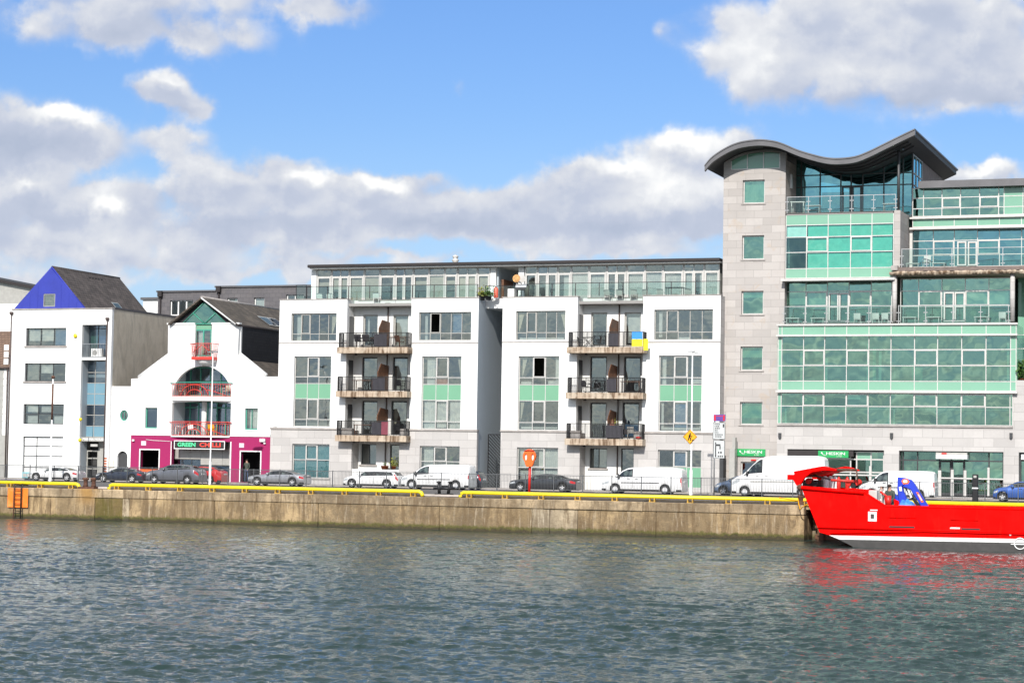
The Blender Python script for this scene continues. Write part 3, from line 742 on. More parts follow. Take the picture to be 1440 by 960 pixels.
mids = [((412.9, 500.8, 464.8, 600), [('b', .02, .9, .01, .06, 'interior'), ('b', .93, .98, .02, .36, 'curtain')]),
        ((592.7, 500.8, 648.1, 603.5), [('c', .08, .3, .6, 1), ('u', .86, .98, .62, 1), ('c', .03, .33, .0, .39), ('c', .36, .6, .02, .39), ('c', .68, .98, .0, .39), ('b', .3, .63, .62, .70, 'terracotta')]),
        ((728.4, 500.5, 785.7, 605), [('t', .06, .2, .72, 1), ('c', .88, .98, .62, 1), ('b', .04, .3, .62, .66, 'curtain'), ('b', .7, .95, .62, .67, 'curtain'), ('t', .03, .13, .1, .39), ('b', .06, .95, .02, .05, 'curtain')]),
        ((926, 499.6, 986.8, 606.8), [('c', .05, .15, .62, 1), ('b', .72, .97, .63, .69, 'curtain'), ('c', .04, .1, .04, .39), ('c', .93, .99, .04, .39), ('b', .36, .64, .05, .37, 'blue_blind'), ('b', .04, .96, .02, .06, 'curtain')])]
for i, (pa, pb) in enumerate(BX):
    H = []; x0, x1 = xa[pa], xa[pb]
    (q, cu) = tops[i]; top_win(H, *q, cu, dark=[(1, 1)] if i == 1 else ())
    (q, cu) = mids[i]; mid_win(H, *q, cu, dark=[(1, 4)] if i == 2 else ())
    wallp(ap, 'wall', M['white'], x0, x1, zC + .12, zP - .05, YA, H)
    cb = MB(); cb.box(x0 - .05, x1 + .05, YA - .05, YA + .42, zP - .05, zP); 
    zs_ = at((pa + pb) / 2, 482 if i < 2 else 480.6, YA)[1]; cb.box(x0, x1 + .0, YA - .035, YA - .003, zs_ - .04, zs_ + .03); cb.build('coping', M['coping'], ap)
# ground floor of stone
G = [((379.5, 494), [(410.6, 624, 462.8, 672)]), ((561, 670), [(590, 627, 646, 674)]), ((703.5, 815), [(726.5, 629, 784.5, 690)]), ((891, 1011.5), [(925, 632.5, 986, 686)])]
gcur = [[('b', .02, .98, .02, .98, 'blue_curtain')], [('c', .05, .3, 0, 1), ('c', .72, .8, .1, .7, 'leaf')], [('c', .04, .96, .02, .47), ('c', .5, .98, .52, .96), ('c', .04, .2, .52, .96)], [('b', .36, .64, .4, 1, 'blue_blind')]]
for i, ((pa, pb), ws) in enumerate(G):
    H = []; Yg = YA - .03; x0, x1 = at(pa, 650, Yg)[0], at(pb, 650, Yg)[0]
    for q in ws:
        xs = flat_cols(q[0], q[2])
        win(ap, H, *q, Yg, xs, [q[1] + (q[3] - q[1]) * (.46 if i != 3 else .45)], frame='frame_light', glass='glass', cur=gcur[i], openers=[(1, 1)], span=[(0, 0), (1, 0), (2, 0)] if i == 3 else (), sill=(Yg - .06, .09, 'coping') if i < 2 else None)
    wallp(ap, 'stone_wall', M['stone'], x0, x1, 0, zC - .02, Yg, H, th=.33)
    cb = MB(); cb.box(x0 - .04, x1 + .04, Yg - .07, YA + .3, zC - .02, zC + .118); cb.build('string_course', M['coping'], ap)
M['infill'] = plain('charcoal_mesh_panel', (.055, .052, .065), .7)
# recessed bays, side returns, balconies
REC = [dict(a=486.5, b=577, g0=494, g1=561, cx=544.5, slabs=[(474, 579, 488, 496.3), (472, 577.5, 549.8, 558), (471, 576.5, 612, 620.5)],
            L=[(510.5, 531, 442.5, 487), (508.9, 530.5, 502, 549), (508.5, 530.3, 563.5, 611.5)], Rr=[(553, 574, 442.5, 487), (551.8, 573.3, 502, 549), (549.7, 572, 563.5, 611.5)], gl=(507.5, 529, 624, 653), gr=(548, 561, 625, 690),
            curL=[[('c', .2, .32, .1, .9)], [('b', .1, .95, .25, .97, 'glass')], []], curR=[[('b', .12, .97, .02, .9, 'curtain')], [('c', .15, .95, 0, .95, 'curtain')], [('t', .1, .5, .1, .95), ('u', .5, .95, .1, .95)]]),
       dict(a=811, b=903.5, g0=815, g1=891, cx=870, slabs=[(797, 911, 487.7, 496), (795.5, 909.5, 552, 560.3), (794, 908.5, 616.8, 625.8)],
            L=[(831, 853.5, 439.5, 487), (829.5, 853, 501.3, 551), (829.5, 852.5, 566, 616)], Rr=[(878, 901.3, 439, 487), (877, 901, 501.5, 551), (875, 898.8, 566, 616)], gl=(829, 853.5, 630, 658), gr=(873, 891, 630.5, 690),
            curL=[[], [], []], curR=[[('b', .15, .95, .1, .88, 'curtain')], [('t', .1, .5, .2, .9)], [('b', .1, .95, .05, .95, 'blue_blind')]])]
for ri, rc in enumerate(REC):
    x0, x1 = xa[rc['a']], xa[rc['b']]; H = []
    def gg(a): return at(a, 650, YA)[0]
    xw0, xw1 = x0 - .1, x1 + .35
    for j, q in enumerate(rc['L']):
        win(ap, H, q[0], q[2], q[1], q[3] - 2 + 2, Yr, (), (), frame='frame_dark' if j else 'frame_grey', glass='glass', fw=.09, cur=rc['curL'][j] if j != 1 or ri else [], name='balcony_window')
    for j, q in enumerate(rc['Rr']):
        win(ap, H, q[0], q[2], q[1], q[3], Yr, (), (), frame='frame_dark' if j else 'frame_grey', glass='glass', fw=.1, cur=rc['curR'][j], name='balcony_door')
    q = rc['gl']; win(ap, H, q[0], q[2], q[1], q[3], Yr, ((q[0] + q[1]) / 2,), (), frame='frame_dark', glass='glass', cur=[('c', .5, .97, 0, 1)], sill=(Yr - .1, .12, 'coping'))
    q = rc['gr']; X0, X1, Z0, Z1 = RC(q[0], q[2], q[1], 688, Yr); H.append(rectl(X0, X1, .11, Z1)); window(ap, X0 + .004, X1 - .004, .114, Z1 - .004, Yr + .15, (), (), frame='frame_dark', name='door')
    wallp(ap, 'recess_wall', M['white2'], xw0, xw1, .05, zP - .06, Yr, H)
    cb = MB(); cb.box(x0 + .3, x1 - .003, Yr - .05, Yr + .4, zP - .06, zP - .01); cb.build('coping', M['coping'], ap)
    # returns
    mb = MB(); mb.box(x0 - .3, x0 - .003, YA + .305, Yr + .1, zC + .13, zP - .06); mb.box(x1 + .003, x1 + .3, YA + .305, Yr + .1, zC + .13, zP - .06)
    mb.build('return_wall', M['white2'], ap)
    mb = MB(); mb.box(gg(rc['g0']) - .3, gg(rc['g0']) - .003, YA + .305, Yr + .0, .05, zC - .03); mb.box(gg(rc['g1']) + .003, gg(rc['g1']) + .3, YA + .305, Yr, .05, zC - .03)
    mb.build('return_wall', M['stone'], ap)
    for j in range(4):   # service door strips in the side return
        pass
    ds = MB(); 
    for j, f0 in enumerate(fl[1:4]): ds.box(x0 - .002, x0 + .03, Yr - .85, Yr - .06, f0 + .05, f0 + 2.3)
    ds.build('side_door', M['frame_dark'], ap)
    # drain pipe with hopper
    pb = MB(); xc = at(rc['cx'], 500, Yr - .1)[0]; zt = at(rc['cx'] + 1, 431 if ri == 0 else 428, Yr - .1)[1]
    pb.tube([(xc, Yr - .1, .1), (xc, Yr - .1, zt)], .05, n=8); pb.box(xc - .2, xc + .2, Yr - .27, Yr - .01, zt, zt + .26)
    if ri == 1: pb.tube([(xc + .1, Yr - .16, zt + .2), (xc + 1.35, Yr - .16, zt + .22)], .045, n=6)
    pb.build('downpipe', M['pipe_brown'], ap)
    for j, (sx0, sx1, sy0, sy1) in enumerate(rc['slabs']):
        Yf = YA - .85; X0, X1, Z0, Z1 = RC(sx0, sy0, sx1 - 5.2, sy1, Yf)
        mb = MB(); mb.box(X0, X1, Yf, Yr - .003, Z0, Z1); bal = mb.build('balcony', M['slab'], ap)
        picket_rail(bal, X0 + .12, X1 - .1, Yf + .1, YA - .02, Z1, 1.06, 'black')
        nb = MB()   # planted mesh / dark infill panels
        fr = [((.49, .67),), ((.48, .66),), ((.48, .62),), ((.51, .64),), ((.50, .63),), ((.50, .73),)][ri * 3 + j]
        for a, b_ in fr: nb.box(X0 + .12 + (X1 - X0) * a, X0 + .1 + (X1 - X0) * b_, Yf + .13, Yf + .145, Z1 + .04, Z1 + .98)
        nb.build('infill_panel', M['infill'], bal)
        # wooden privacy screen across the balcony
        xs_ = X0 + (X1 - X0) * (.575 if ri == 0 else .545)
        sm = MB(); zz = Z1; h = 2.05
        pts = [(Yf + .15, zz), (Yr - .02, zz), (Yr - .02, zz + h - .1), (Yf + .75, zz + h), (Yf + .15, zz + h * .68)]
        n0 = len(sm.v)
        for s_ in (-.03, .03): sm.v += [(xs_ + s_, y_, z_) for y_, z_ in pts]
        sm.f += [tuple(n0 + k for k in range(5)), tuple(n0 + 5 + k for k in reversed(range(5)))] + [(n0 + (k + 1) % 5, n0 + k, n0 + 5 + k, n0 + 5 + (k + 1) % 5) for k in range(5)]
        sm.m += [0] * 7; sm.sm += [False] * 7
        for k in range(8): sm.box(xs_ + .03, xs_ + .045, Yf + .25 + k * .23, Yf + .28 + k * .23, zz + .1, zz + h * .68)
        sm.build('privacy_screen', M['wood'], bal)
        lb = MB(); lb.lathe([(.1, 0), (.12, .04), (.08, .1), (.02, .12)], (X0 + 1.2, YA - .1, Z0 - .12), n=10); lb.build('ceiling_lamp', M['frame_dark'], bal)
# side walls, gap between the blocks
mb = MB(); mb.box(xa[391.5] + .003, xa[391.5] + .3, YA + .31, YA + 13, 0, zP - .06); mb.build('side_wall', M['white2'], ap); mb = MB(); mb.box(xa[705.5] + .003, xa[705.5] + .3, YA + .31, YA + 13, 0, zP - .06); mb.build('side_wall', M['white2'], ap)
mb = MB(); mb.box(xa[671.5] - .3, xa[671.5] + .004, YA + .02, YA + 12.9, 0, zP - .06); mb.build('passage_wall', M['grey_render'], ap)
mb = MB(); mb.box(xa[1012.5] - .3, xa[1012.5] + .004, YA + .02, YA + 13, .0, zP - .06); mb.build('side_wall', M['stone'], ap)
mb = MB(); mb.box(xa[671.5] + .008, xa[705.5], YA + 1.4, YA + 6, at(690, 433.5, YA + 1.4)[1], zP + .0); mb.build('link_wall', M['white'], ap)
mb = MB(); mb.box(xa[671.5], xa[705.5], YA + 12, YA + 12.3, 0, zP); mb.build('rear_wall', M['grey_render'], ap)
# penthouse
Yp = YA + 2.7; zd = zP - .35
mb = MB(); mb.box(xa[391.5] + .31, xa[671.5] - .31, YA + .31, YA + 13, zd - .2, zd); mb.box(xa[705.5] + .31, xa[1012.5] - .31, YA + .31, YA + 13, zd - .2, zd); mb.box(xa[671.5] - .29, xa[705.5] + .29, YA + 1.5, YA + 12, zP - .28, zP - .1)
mb.build('terrace_deck', M['paving'], ap)
zt = at(720, 375, Yp)[1]; zr0 = at(720, 371.6, YA + 1.9)[1]; zr1 = at(720, 367.3, YA + 1.9)[1]
xp0, xp1 = at(438, 400, Yp)[0], at(1013.5, 400, Yp)[0]
bays = [(445.5, 466, 'W', 'bb'), (466, 491, 'D', 'bl'), (491, 512, 'W', 'B'), (512, 534, 'F', 'B'), (534, 555.5, 'W', 'n'), (555.5, 581, 'D', 'n'), (581, 603, 'W', 'bb'), (603, 625, 'F', 'B'), (625, 643, 'W', 'bb'), (643, 671, 'D', 'B'), (671, 689, 'W', 'B'),
        (738, 755.5, 'W', 'n'), (755.5, 784, 'D', 'n'), (784, 803, 'W', 'ch'), (803, 828, 'F', 'c'), (828, 853, 'W', 'c'), (853, 881, 'D', 'n'), (881, 907, 'W', 'c'), (907, 932, 'F', 'c'), (932, 961, 'W', 'c'), (961, 990, 'D', 'cs'), (990, 1012, 'W', 'c')]
for (a, b_, ty, cu) in bays:
    X0, X1 = at(a, 400, Yp)[0], at(b_, 400, Yp)[0]; W = X1 - X0
    ze = .78
    cur = {'B': [('b', .05, .95, .02, ze)], 'c': [('c', .05, .95, .02, ze)], 'ch': [('c', .4, .95, .02, ze)], 'bb': [('b', .08, .92, .55, .66), ('b', .08, .92, .02, .2)], 'bl': [('b', .05, .95, .45, ze)], 'cs': [('c', .1, .4, .02, ze), ('c', .75, .95, .02, ze)], 'n': [('b', .1, .9, .5, .6, 'interior')]}[cu]
    wn_ = window(ap, X0 + .01, X1 - .01, zd + .02, zt, Yp, (.5,) if ty == 'D' else (), (ze + .02,), frame='frame_light', glass='glass' if (a < 800) else 'glass', fw=.07, iw=.07, cur=cur, name='penthouse_window' if ty != 'D' else 'penthouse_door', openers=[(0, 0)] if ty == 'W' else ([(0, 0), (1, 0)] if ty == 'D' else []), opw=.08)
mb = MB(); X0 = at(689.5, 400, Yp)[0]; X1 = at(737, 400, Yp)[0]; xq = at(729, 400, Yp)[0]
mb.box(xp0, at(445, 400, Yp)[0], Yp - .02, Yp + .3, zd, zt); mb.box(X0, at(697, 400, Yp)[0], Yp - .02, Yp + .3, zd, zt); mb.box(xq, X1, Yp - .02, Yp + .3, zd, zt)
mb.box(xp0, xp0 + .3, Yp + .31, YA + 12, zd, zt); mb.build('penthouse_pier', M['white'], ap)
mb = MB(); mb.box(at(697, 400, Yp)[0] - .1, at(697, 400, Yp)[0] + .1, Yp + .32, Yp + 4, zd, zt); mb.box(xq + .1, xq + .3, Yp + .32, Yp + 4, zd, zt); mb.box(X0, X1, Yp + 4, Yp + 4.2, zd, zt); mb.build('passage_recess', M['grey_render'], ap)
mb = MB(); mb.box(at(702, 400, Yp)[0], at(705, 400, Yp)[0], Yp + .5, Yp + 2.6, zd, zd + 1.9); mb.build('passage_screen', M['wood'], ap)
xr0, xr1 = at(432, 377, YA + 1.9)[0], at(1012, 367, YA + 1.9)[0]
mb = MB(); mb.box(xr0, xr1, YA + 1.9, YA + 13.5, zr0, zr1); mb.build('roof', M['gutter'], ap, bevel=.03)
mb = MB(); mb.box(xr0 + .15, xr1, YA + 2.05, YA + 13.4, zt + .003, zr0 - .003); mb.build('soffit', M['frame_light'], ap)
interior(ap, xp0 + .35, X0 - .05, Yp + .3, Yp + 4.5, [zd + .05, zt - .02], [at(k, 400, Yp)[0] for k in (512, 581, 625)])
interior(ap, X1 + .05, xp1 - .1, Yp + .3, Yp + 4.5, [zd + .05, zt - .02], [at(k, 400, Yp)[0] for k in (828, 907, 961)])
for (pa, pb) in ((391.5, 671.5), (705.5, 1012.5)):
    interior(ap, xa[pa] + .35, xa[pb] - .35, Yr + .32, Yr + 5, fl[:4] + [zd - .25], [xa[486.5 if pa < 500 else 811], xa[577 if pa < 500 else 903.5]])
Yg_ = YA + .12
glass_rail(ap, at(431, 411, Yg_)[0], xa[671.5] - .1, Yg_, zP, .95); glass_rail(ap, xa[671.5] - .1, xa[705.5] + 2, YA + 1.5, zP, .95); glass_rail(ap, xa[705.5] + 1.9, xa[1012.5] - .05, Yg_, zP, .95)
# roof vent
vx, vz = at(637, 368, YA + 6); mb = MB(); mb.box(vx - .6, vx + .6, YA + 6, YA + 7, zr1, zr1 + .3); mb.lathe([(.22, 0), (.2, .2), (.26, .24), (.26, .36), (.18, .4), (.18, .5), (.24, .54), (.2, .66), (.02, .74)], (vx, YA + 6.5, zr1 + .3), n=14); mb.build('roof_vent', M['frame_light'], ap)
# gate in the passage
gx0, gx1 = at(685.5, 650, YA + 1.6)[0], xa[705.5] + .1; gz = at(690, 610, YA + 1.6)[1]
mb = MB(); bars(mb, gx0, gx1, .12, gz, YA + 1.6, YA + 1.66, (), (), .06, .04)
k = -gz
while k < gx1 - gx0:
    a = max(0, k); z_a = gz - (a - k); b_ = min(gx1 - gx0, k + gz - .12); z_b = gz - (b_ - k)
    if b_ - a > .1: mb.tube([(gx0 + a, YA + 1.63, z_a), (gx0 + b_, YA + 1.63, max(z_b, .15))], .028, n=4)
    k += .24
mb.build('passage_gate', M['black'], ap)

# ---------------------------------------------------------------- office block with curved roof
YT = YA + 1.2
oc = thing('office_building', 'tall limestone and green glass office block with a wave-shaped roof', 'building', (at(1220, 600, YT)[0], YT + 8, 0))
prof = [(990.8, 233.3), (1000, 222.5), (1013, 213), (1030, 204), (1046.7, 199.2), (1068, 197), (1086.7, 198.7), (1100, 202.3), (1121.7, 211.3), (1141.7, 217.5), (1161.7, 222.2), (1180, 223.2), (1201.7, 220.8), (1220, 214.2), (1241.7, 203.7), (1266.7, 191.4), (1286.7, 181.9)]
YRf = YT - 1.9
pw_ = [at(a, b_, YRf) for a, b_ in prof]
def cat(p, n=6):
    o = []
    for i in range(len(p) - 1):
        a = p[max(i - 1, 0)]; b_ = p[i]; c = p[i + 1]; d = p[min(i + 2, len(p) - 1)]
        for k in range(n):
            t_ = k / n; o.append(tuple(.5 * ((2 * b_[j]) + (-a[j] + c[j]) * t_ + (2 * a[j] - 5 * b_[j] + 4 * c[j] - d[j]) * t_ ** 2 + (-a[j] + 3 * b_[j] - 3 * c[j] + d[j]) * t_ ** 3) for j in (0, 1)))
    return o + [p[-1]]
pw_ = cat(pw_)
TH = .38
def roof_z(x, d=TH):
    for a, b_ in zip(pw_, pw_[1:]):
        if a[0] <= x <= b_[0]: return a[1] + (b_[1] - a[1]) * (x - a[0]) / (b_[0] - a[0]) - d
    return pw_[-1][1] - d if x > pw_[-1][0] else pw_[0][1] - d
mb = MB(); mb.prism(pw_ + [(x, z - TH) for x, z in reversed(pw_)], YRf, YRf + .3); mb.build('roof_fascia', M['zinc'], oc)
mb = MB(); low = [(x, z + .05) for x, z in pw_] + [(x, z - .04) for x, z in reversed(pw_)]; mb.prism(low, YRf - .06, YRf + 20.5, ms=0); mb.build('roof', M['zinc'], oc)
mb = MB(); mb.prism([(x, z - .045) for x, z in pw_[2:-1]] + [(x, z - TH + .04) for x, z in reversed(pw_[2:-1])], YRf + .305, YRf + 20.2); mb.build('soffit', M['soffit'], oc)
for k in range(3):
    mb = MB(); yy = YRf + 1.1 + k * 1.1; mb.prism([(x, z - TH + .03) for x, z in pw_[30:-4]] + [(x, z - TH - .08) for x, z in reversed(pw_[30:-4])], yy, yy + .1); mb.build('roof_rib', M['soffit'], oc)
tx0, tx1 = at(1015.5, 450, YT)[0], at(1103, 450, YT)[0]
H = []
X0, X1, Z0, _ = RC(1027.5, 215, 1097.3, 238, YT)
arc = [(X0, Z0)] + [(X1, Z0)] + [(X1 + (X0 - X1) * k / 10, roof_z(X1 + (X0 - X1) * k / 10) - .16) for k in range(11)]
H.append(arc)
for (a, b_, c, d, cu) in ((1044.5, 253, 1075.3, 286, [('c', .02, .98, 0, 1)]), (1043.5, 331, 1074.5, 364.8, [('b', .6, .95, 0, .1, 'curtain')]), (1042.5, 409, 1073.5, 442, [('b', .02, .98, .72, 1, 'curtain')]), (1041.2, 487, 1072.5, 520.8, [('b', .02, .98, .55, .85, 'curtain')]), (1040.5, 565, 1072, 597, [('b', .02, .98, .3, .85, 'spandrelC')])):
    win(oc, H, a, b_, c, d, YT, (), (), frame='frame_light', glass='glassC', fw=.08, cur=cu, sill=(YT - .05, .1, 'coping'), set_=.2)
# tower ground window
win(oc, H, 1041.5, 649, 1070, 672, YT, (), (), frame='frame_light', glass='glass_dark', fw=.08, set_=.15)
tp = [(tx0, 0), (tx1, 0)] + [(tx1 + (tx0 - tx1) * k / 14, roof_z(tx1 + (tx0 - tx1) * k / 14) - .01) for k in range(15)]
mb = MB(); mb.prism(tp, YT, YT + .4, H); mb.build('tower_wall', M['tower'], oc)
mb = MB(); mb.box(tx1 - .4, tx1 - .004, YT + .403, YT + 12, 0, roof_z(tx1) - .5); mb.build('side_wall', M['tower'], oc); mb = MB(); mb.box(tx0 + .004, tx0 + .4, YT + .403, YT + 14, 0, roof_z(tx0) - .3); mb.build('side_wall', M['tower'], oc)
ar = MB(); ar.prism([(x, z) for x, z in [(X0 + .02, Z0 + .02), (X1 - .02, Z0 + .02)] + [(X1 - .02 + (X0 - X1 + .04) * k / 10, roof_z(X1 + (X0 - X1) * k / 10) - .18) for k in range(11)]], YT + .1, YT + .14); o = ar.build('attic_window', M['spandrelC'], oc)
ar = MB()
for f_ in (0.01, .335, .66, .985): x = X0 + (X1 - X0) * f_; ar.box(x - .03, x + .03, YT + .04, YT + .098, Z0 + .06, roof_z(x) - .2)
ar.box(X0 + .04, X1 - .04, YT + .03, YT + .098, Z0 + .003, Z0 + .06); ar.build('frame', M['frame_light'], o)
# glazed roof room behind the terrace
YG = YT + 3.4
zdk = at(1183, 297.5, YT - .3)[1]
gx0, gx1 = tx1 + .01, at(1283.5, 250, YG)[0]
n = 30; pts = [(gx0, zdk), (gx1, zdk)] + [(gx1 + (gx0 - gx1) * k / n, roof_z(gx1 + (gx0 - gx1) * k / n) - .02) for k in range(n + 1)]
mb = MB(); vx_ = [at(k, 260, YG)[0] for k in (1127, 1153.5, 1182.5, 1197, 1213.5, 1243, 1270, 1283)]; zz_ = [at(1200, 245, YG)[1], at(1200, 261.5, YG)[1], zdk + .08]
for x in vx_: mb.box(x - .045, x + .045, YG - .05, YG + .05, zdk, roof_z(x) - .02)
for z_ in zz_:
    for a, b_ in zip([gx0] + vx_, vx_): 
        if roof_z((a + b_) / 2) > z_ + .1: mb.box(a + .046, b_ - .046, YG - .04, YG + .04, z_ - .04, z_ + .04)
gf = mb.build('roof_room_frame', M['frame_dark'], oc)
mb = MB(); mb.prism(pts, YG, YG + .01, back=False); mb.build('pane', M['glassCb'], gf)
mb = MB()
for z_ in (): pass
bars(mb, at(1184, 280, YG)[0], at(1197, 280, YG)[0], zdk + .1, zz_[1], YG - .08, YG - .052, (), (), .12, .05); bars(mb, at(1198, 280, YG)[0], at(1212, 280, YG)[0], zdk + .1, zz_[1], YG - .08, YG - .052, (), (), .12, .05)
mb.build('terrace_door', M['frame_dark'], oc)
zr_ = roof_z(gx1)
mb = MB(); 
for y_ in (YG + .1, YG + 1.4, YG + 2.7, YG + 4): mb.box(gx1 - .05, gx1 + .05, y_ - .05, y_ + .05, zdk, zr_ - .05)
for z_ in (zdk + .1, zz_[1], zz_[0], zr_ - .1): mb.box(gx1 - .04, gx1 + .04, YG + .16, YG + 3.94, z_ - .04, z_ + .04)
sf = mb.build('side_glazing_frame', M['frame_grey'], oc); mb = MB(); mb.face([(gx1, YG + .1, zdk), (gx1, YG + 4, zdk), (gx1, YG + 4, zr_), (gx1, YG + .1, zr_)]); mb.build('pane', M['glassCb'], sf)
mb = MB(); mb.box(gx1 - .3, gx1 + .02, YG + 4.1, YRf + 19, zdk - 3, zr_ - .02); mb.build('timber_side_wall', M['wood_side'], oc)
mb = MB(); mb.box(gx0, gx1 - .3, YG + 9, YG + 9.2, zdk, zdk + 3); mb.build('rear_wall', M['interior'], oc)
mb = MB(); cx_ = at(1263.5, 250, YT - .15)[0]; mb.tube([(cx_, YT - .1, zdk), (cx_, YT - .1, roof_z(cx_) - .05)], .1, n=12); mb.box(cx_ - .3, cx_ + .3, YT - .3, YT + .1, roof_z(cx_) - .12, roof_z(cx_) - .02); mb.build('roof_column', M['frame_dark'], oc)
mb = MB(); wx, wz = at(1112, 255, YT + 1.5); mb.box(tx1, tx1 + .12, YT + 1.4, YT + 1.7, wz - .5, wz + .5); mb.build('wall_light', M['white_paint'], oc)
# terrace slab + glazed box below
def curtain(x0, y0, x1, y1, Y, xp, yp, name='curtain_wall', **kw):
    return win(oc, None, x0, y0, x1, y1, Y, xp, yp, set_=0, name=name, frame=kw.pop('frame', 'frame_light'), glass=kw.pop('glass', 'glassC'), spmat='spandrelC', fw=.05, iw=.055, **kw)
YB1 = YT - .25
bx0, bx1 = at(1104.6, 340, YB1)[0], at(1257, 340, YB1)[0]
mb = MB(); mb.box(bx0, bx1, YB1, YG - .06, zdk - .18, zdk - .02); mb.build('terrace_deck', M['paving'], oc)
allc = range(5)
curtain(1104.6, 298.5, 1257, 391, YB1, [1134.5, 1165, 1196.7, 1226.5], [315.3, 332.3, 354, 377], span=[(c, 0) for c in range(5)] + [(c, 4) for c in range(5)], openers=[(1, 2), (3, 2)], glass='glassCt',
        cur=[('b', .01, .19, .62, .80, 'curtain'), ('b', .205, .985, .15, .82, 'spandrelT')])
X0, X1, Z0, Z1 = RC(1098, 391.3, 1258, 394.3, YB1 - .35)
mb = MB(); mb.box(X0, X1, YB1 - .4, YB1 + .5, Z0, Z1); mb.build('ledge', M['frame_light'], oc)
glass_rail(oc, bx0 + .05, at(1260, 290, YB1)[0], YB1 + .05, zdk - .02, 1.14, 1.62, 'steel', 'steel', True)
mb = MB(); px0, px1 = at(1257.3, 340, YB1)[0], at(1266, 340, YB1)[0]; zb_ = at(1262, 376, YB1)[1]
mb.box(px0, px1, YB1 - .03, YT + 3.3, zb_, zdk + .0); mb.build('stone_pier', M['tower'], oc)
# level 3: set-back glazing with long balcony
Y3 = YT + .75; YL = YT - .75       # YL: front plane of the lower glazed box
z3 = at(1260, 455, YL)[1]
mids3 = [1134, 1164.5, 1195.5, 1226.5]
curtain(1103.5, 395, 1258, 454, Y3, [1133.5, 1164, 1194.5, 1225.5, 1254], [409.5, 430.5], glass='glassC', openers=[(1, 1), (3, 1)], cur=[('b', .0, .19, .45, .70, 'curtain'), ('b', .22, .37, .42, .68, 'curtain')], name='glazing')
curtain(1266, 391, 1421.5, 454.5, Y3, [1292, 1325, 1358, 1391], [408.5, 430], glass='glassC', openers=[(1, 1), (3, 1)], cur=[('b', .60, .79, .42, .70, 'curtain'), ('b', .80, .98, .42, .72, 'curtain'), ('b', .5, .58, .42, .68, 'curtain')], name='glazing')
for a, b_ in ((1165, 1194), (1327, 1357)):
    m1 = (a + b_) / 2
    for p, q in ((a, m1 - .3), (m1 + .3, b_)):
        X0, X1, Z0, Z1 = RC(p, 411.5 if a < 1200 else 410.5, q, 452, Y3 - .1); mb = MB(); bars(mb, X0, X1, Z0, Z1, Y3 - .1, Y3 - .02, (), (Z0 + (Z1 - Z0) * .5,), .1, .06); mb.build('balcony_door', M['frame_light'], oc)
mb = MB(); lx0, lx1 = at(1093.8, 500, YL)[0], at(1429.5, 500, YL)[0]
mb.box(lx0 + .2, lx1 - .2, YL + .1, Y3 - .02, z3 - .2, z3 - .06); mb.build('balcony_deck', M['paving'], oc)
glass_rail(oc, at(1101.5, 440, YL)[0], at(1252.5, 440, YL)[0], YL + .12, z3 - .03, 1.28, 1.62, 'steel', 'steel', True); glass_rail(oc, at(1262.5, 440, YL)[0], at(1418.5, 440, YL)[0], YL + .12, z3 - .03, 1.28, 1.7, 'steel', 'steel', True)
for a, b_ in ((1254.3, 1261), (1420, 1427)):
    X0, X1, Z0, Z1 = RC(a, 384, b_, 451, YL + .3); mb = MB(); mb.lathe([((X1 - X0) / 2, Z0 - .05), ((X1 - X0) / 2, Z1)], ((X0 + X1) / 2, YL + .42, 0), n=18); mb.build('column', M['stone'], oc)
# eroded edge slab above level 3 (right)
X0, X1, Z0, Z1 = RC(1251, 376.3, 1520, 384.5, YL + .1)
xs0 = at(1262, 380, YL)[0]
zS = at(1266, 376, YL + .1)[1]
mb = MB(); mb.box(xs0, X1, YL + .15, YT + 4, zS - .26, zS); mb.build('terrace_slab', M['wood_side'], oc)
rg = random.Random(3); mb = MB(); x = X0
rows = []
while x < X1:
    a = rg.uniform(.0, .1); rows.append([(x, YL + .0 - a * .5, zS - .5 + rg.uniform(-.04, .04)), (x, YL - .05 - a, zS - .38), (x, YL - .02, zS - .27 + rg.uniform(-.07, .02)), (x, YL + .5, zS - .262), (x, YL + .5, zS - .5)]); x += .11
mb.grid(rows, 0, False, True, True); mb.build('rough_stone_edge', M['slab'], oc)
mb = MB(); mb.box(X0 + .3, X1, YL + .51, YT + 4, zS - .5, zS - .27); mb.build('slab_soffit', M['concrete'], oc)
X0, X1, Z0, Z1 = RC(1253.5, 373.5, 1262.5, 380, YL + .1); mb = MB(); mb.box(X0, X1, YL - .02, YL + .6, Z0, Z1); mb.build('stone_block', M['coping'], oc)
# lower glazed box
y2 = [1099.5, 1131, 1161.5, 1193, 1224.7, 1256, 1289, 1321.3, 1354.5, 1388, 1421.5]
NC = len(y2) + 1
fz = [('b', .068, .08, .03, .94, 'curtain'), ('b', .50, .507, .0, .93, 'curtain'), ('b', .34, .36, .02, .48, 'curtain'), ('b', .585, .65, .02, .22, 'curtain'), ('b', .70, .71, .5, .55, 'curtain')]
curtain(1093.8, 456.5, 1429.5, 549.5, YL, y2, [470.5, 491.5, 514.2, 536], span=[(c, 4) for c in range(NC)] + [(c, 0) for c in range(NC)] + [(0, k) for k in range(5)] + [(NC - 1, k) for k in range(5)], openers=[(2, 2), (4, 2), (7, 2), (9, 2)],
        cur=[('b', .095, .105, .16, .60, 'curtain'), ('b', .38, .388, .16, .72, 'curtain'), ('b', .405, .42, .16, .66, 'spandrelC'), ('b', .43, .443, .16, .62, 'curtain'), ('b', .20, .214, .16, .5, 'curtain'), ('b', .57, .615, .16, .36, 'spandrelC'), ('b', .96, .97, .16, .72, 'curtain')])
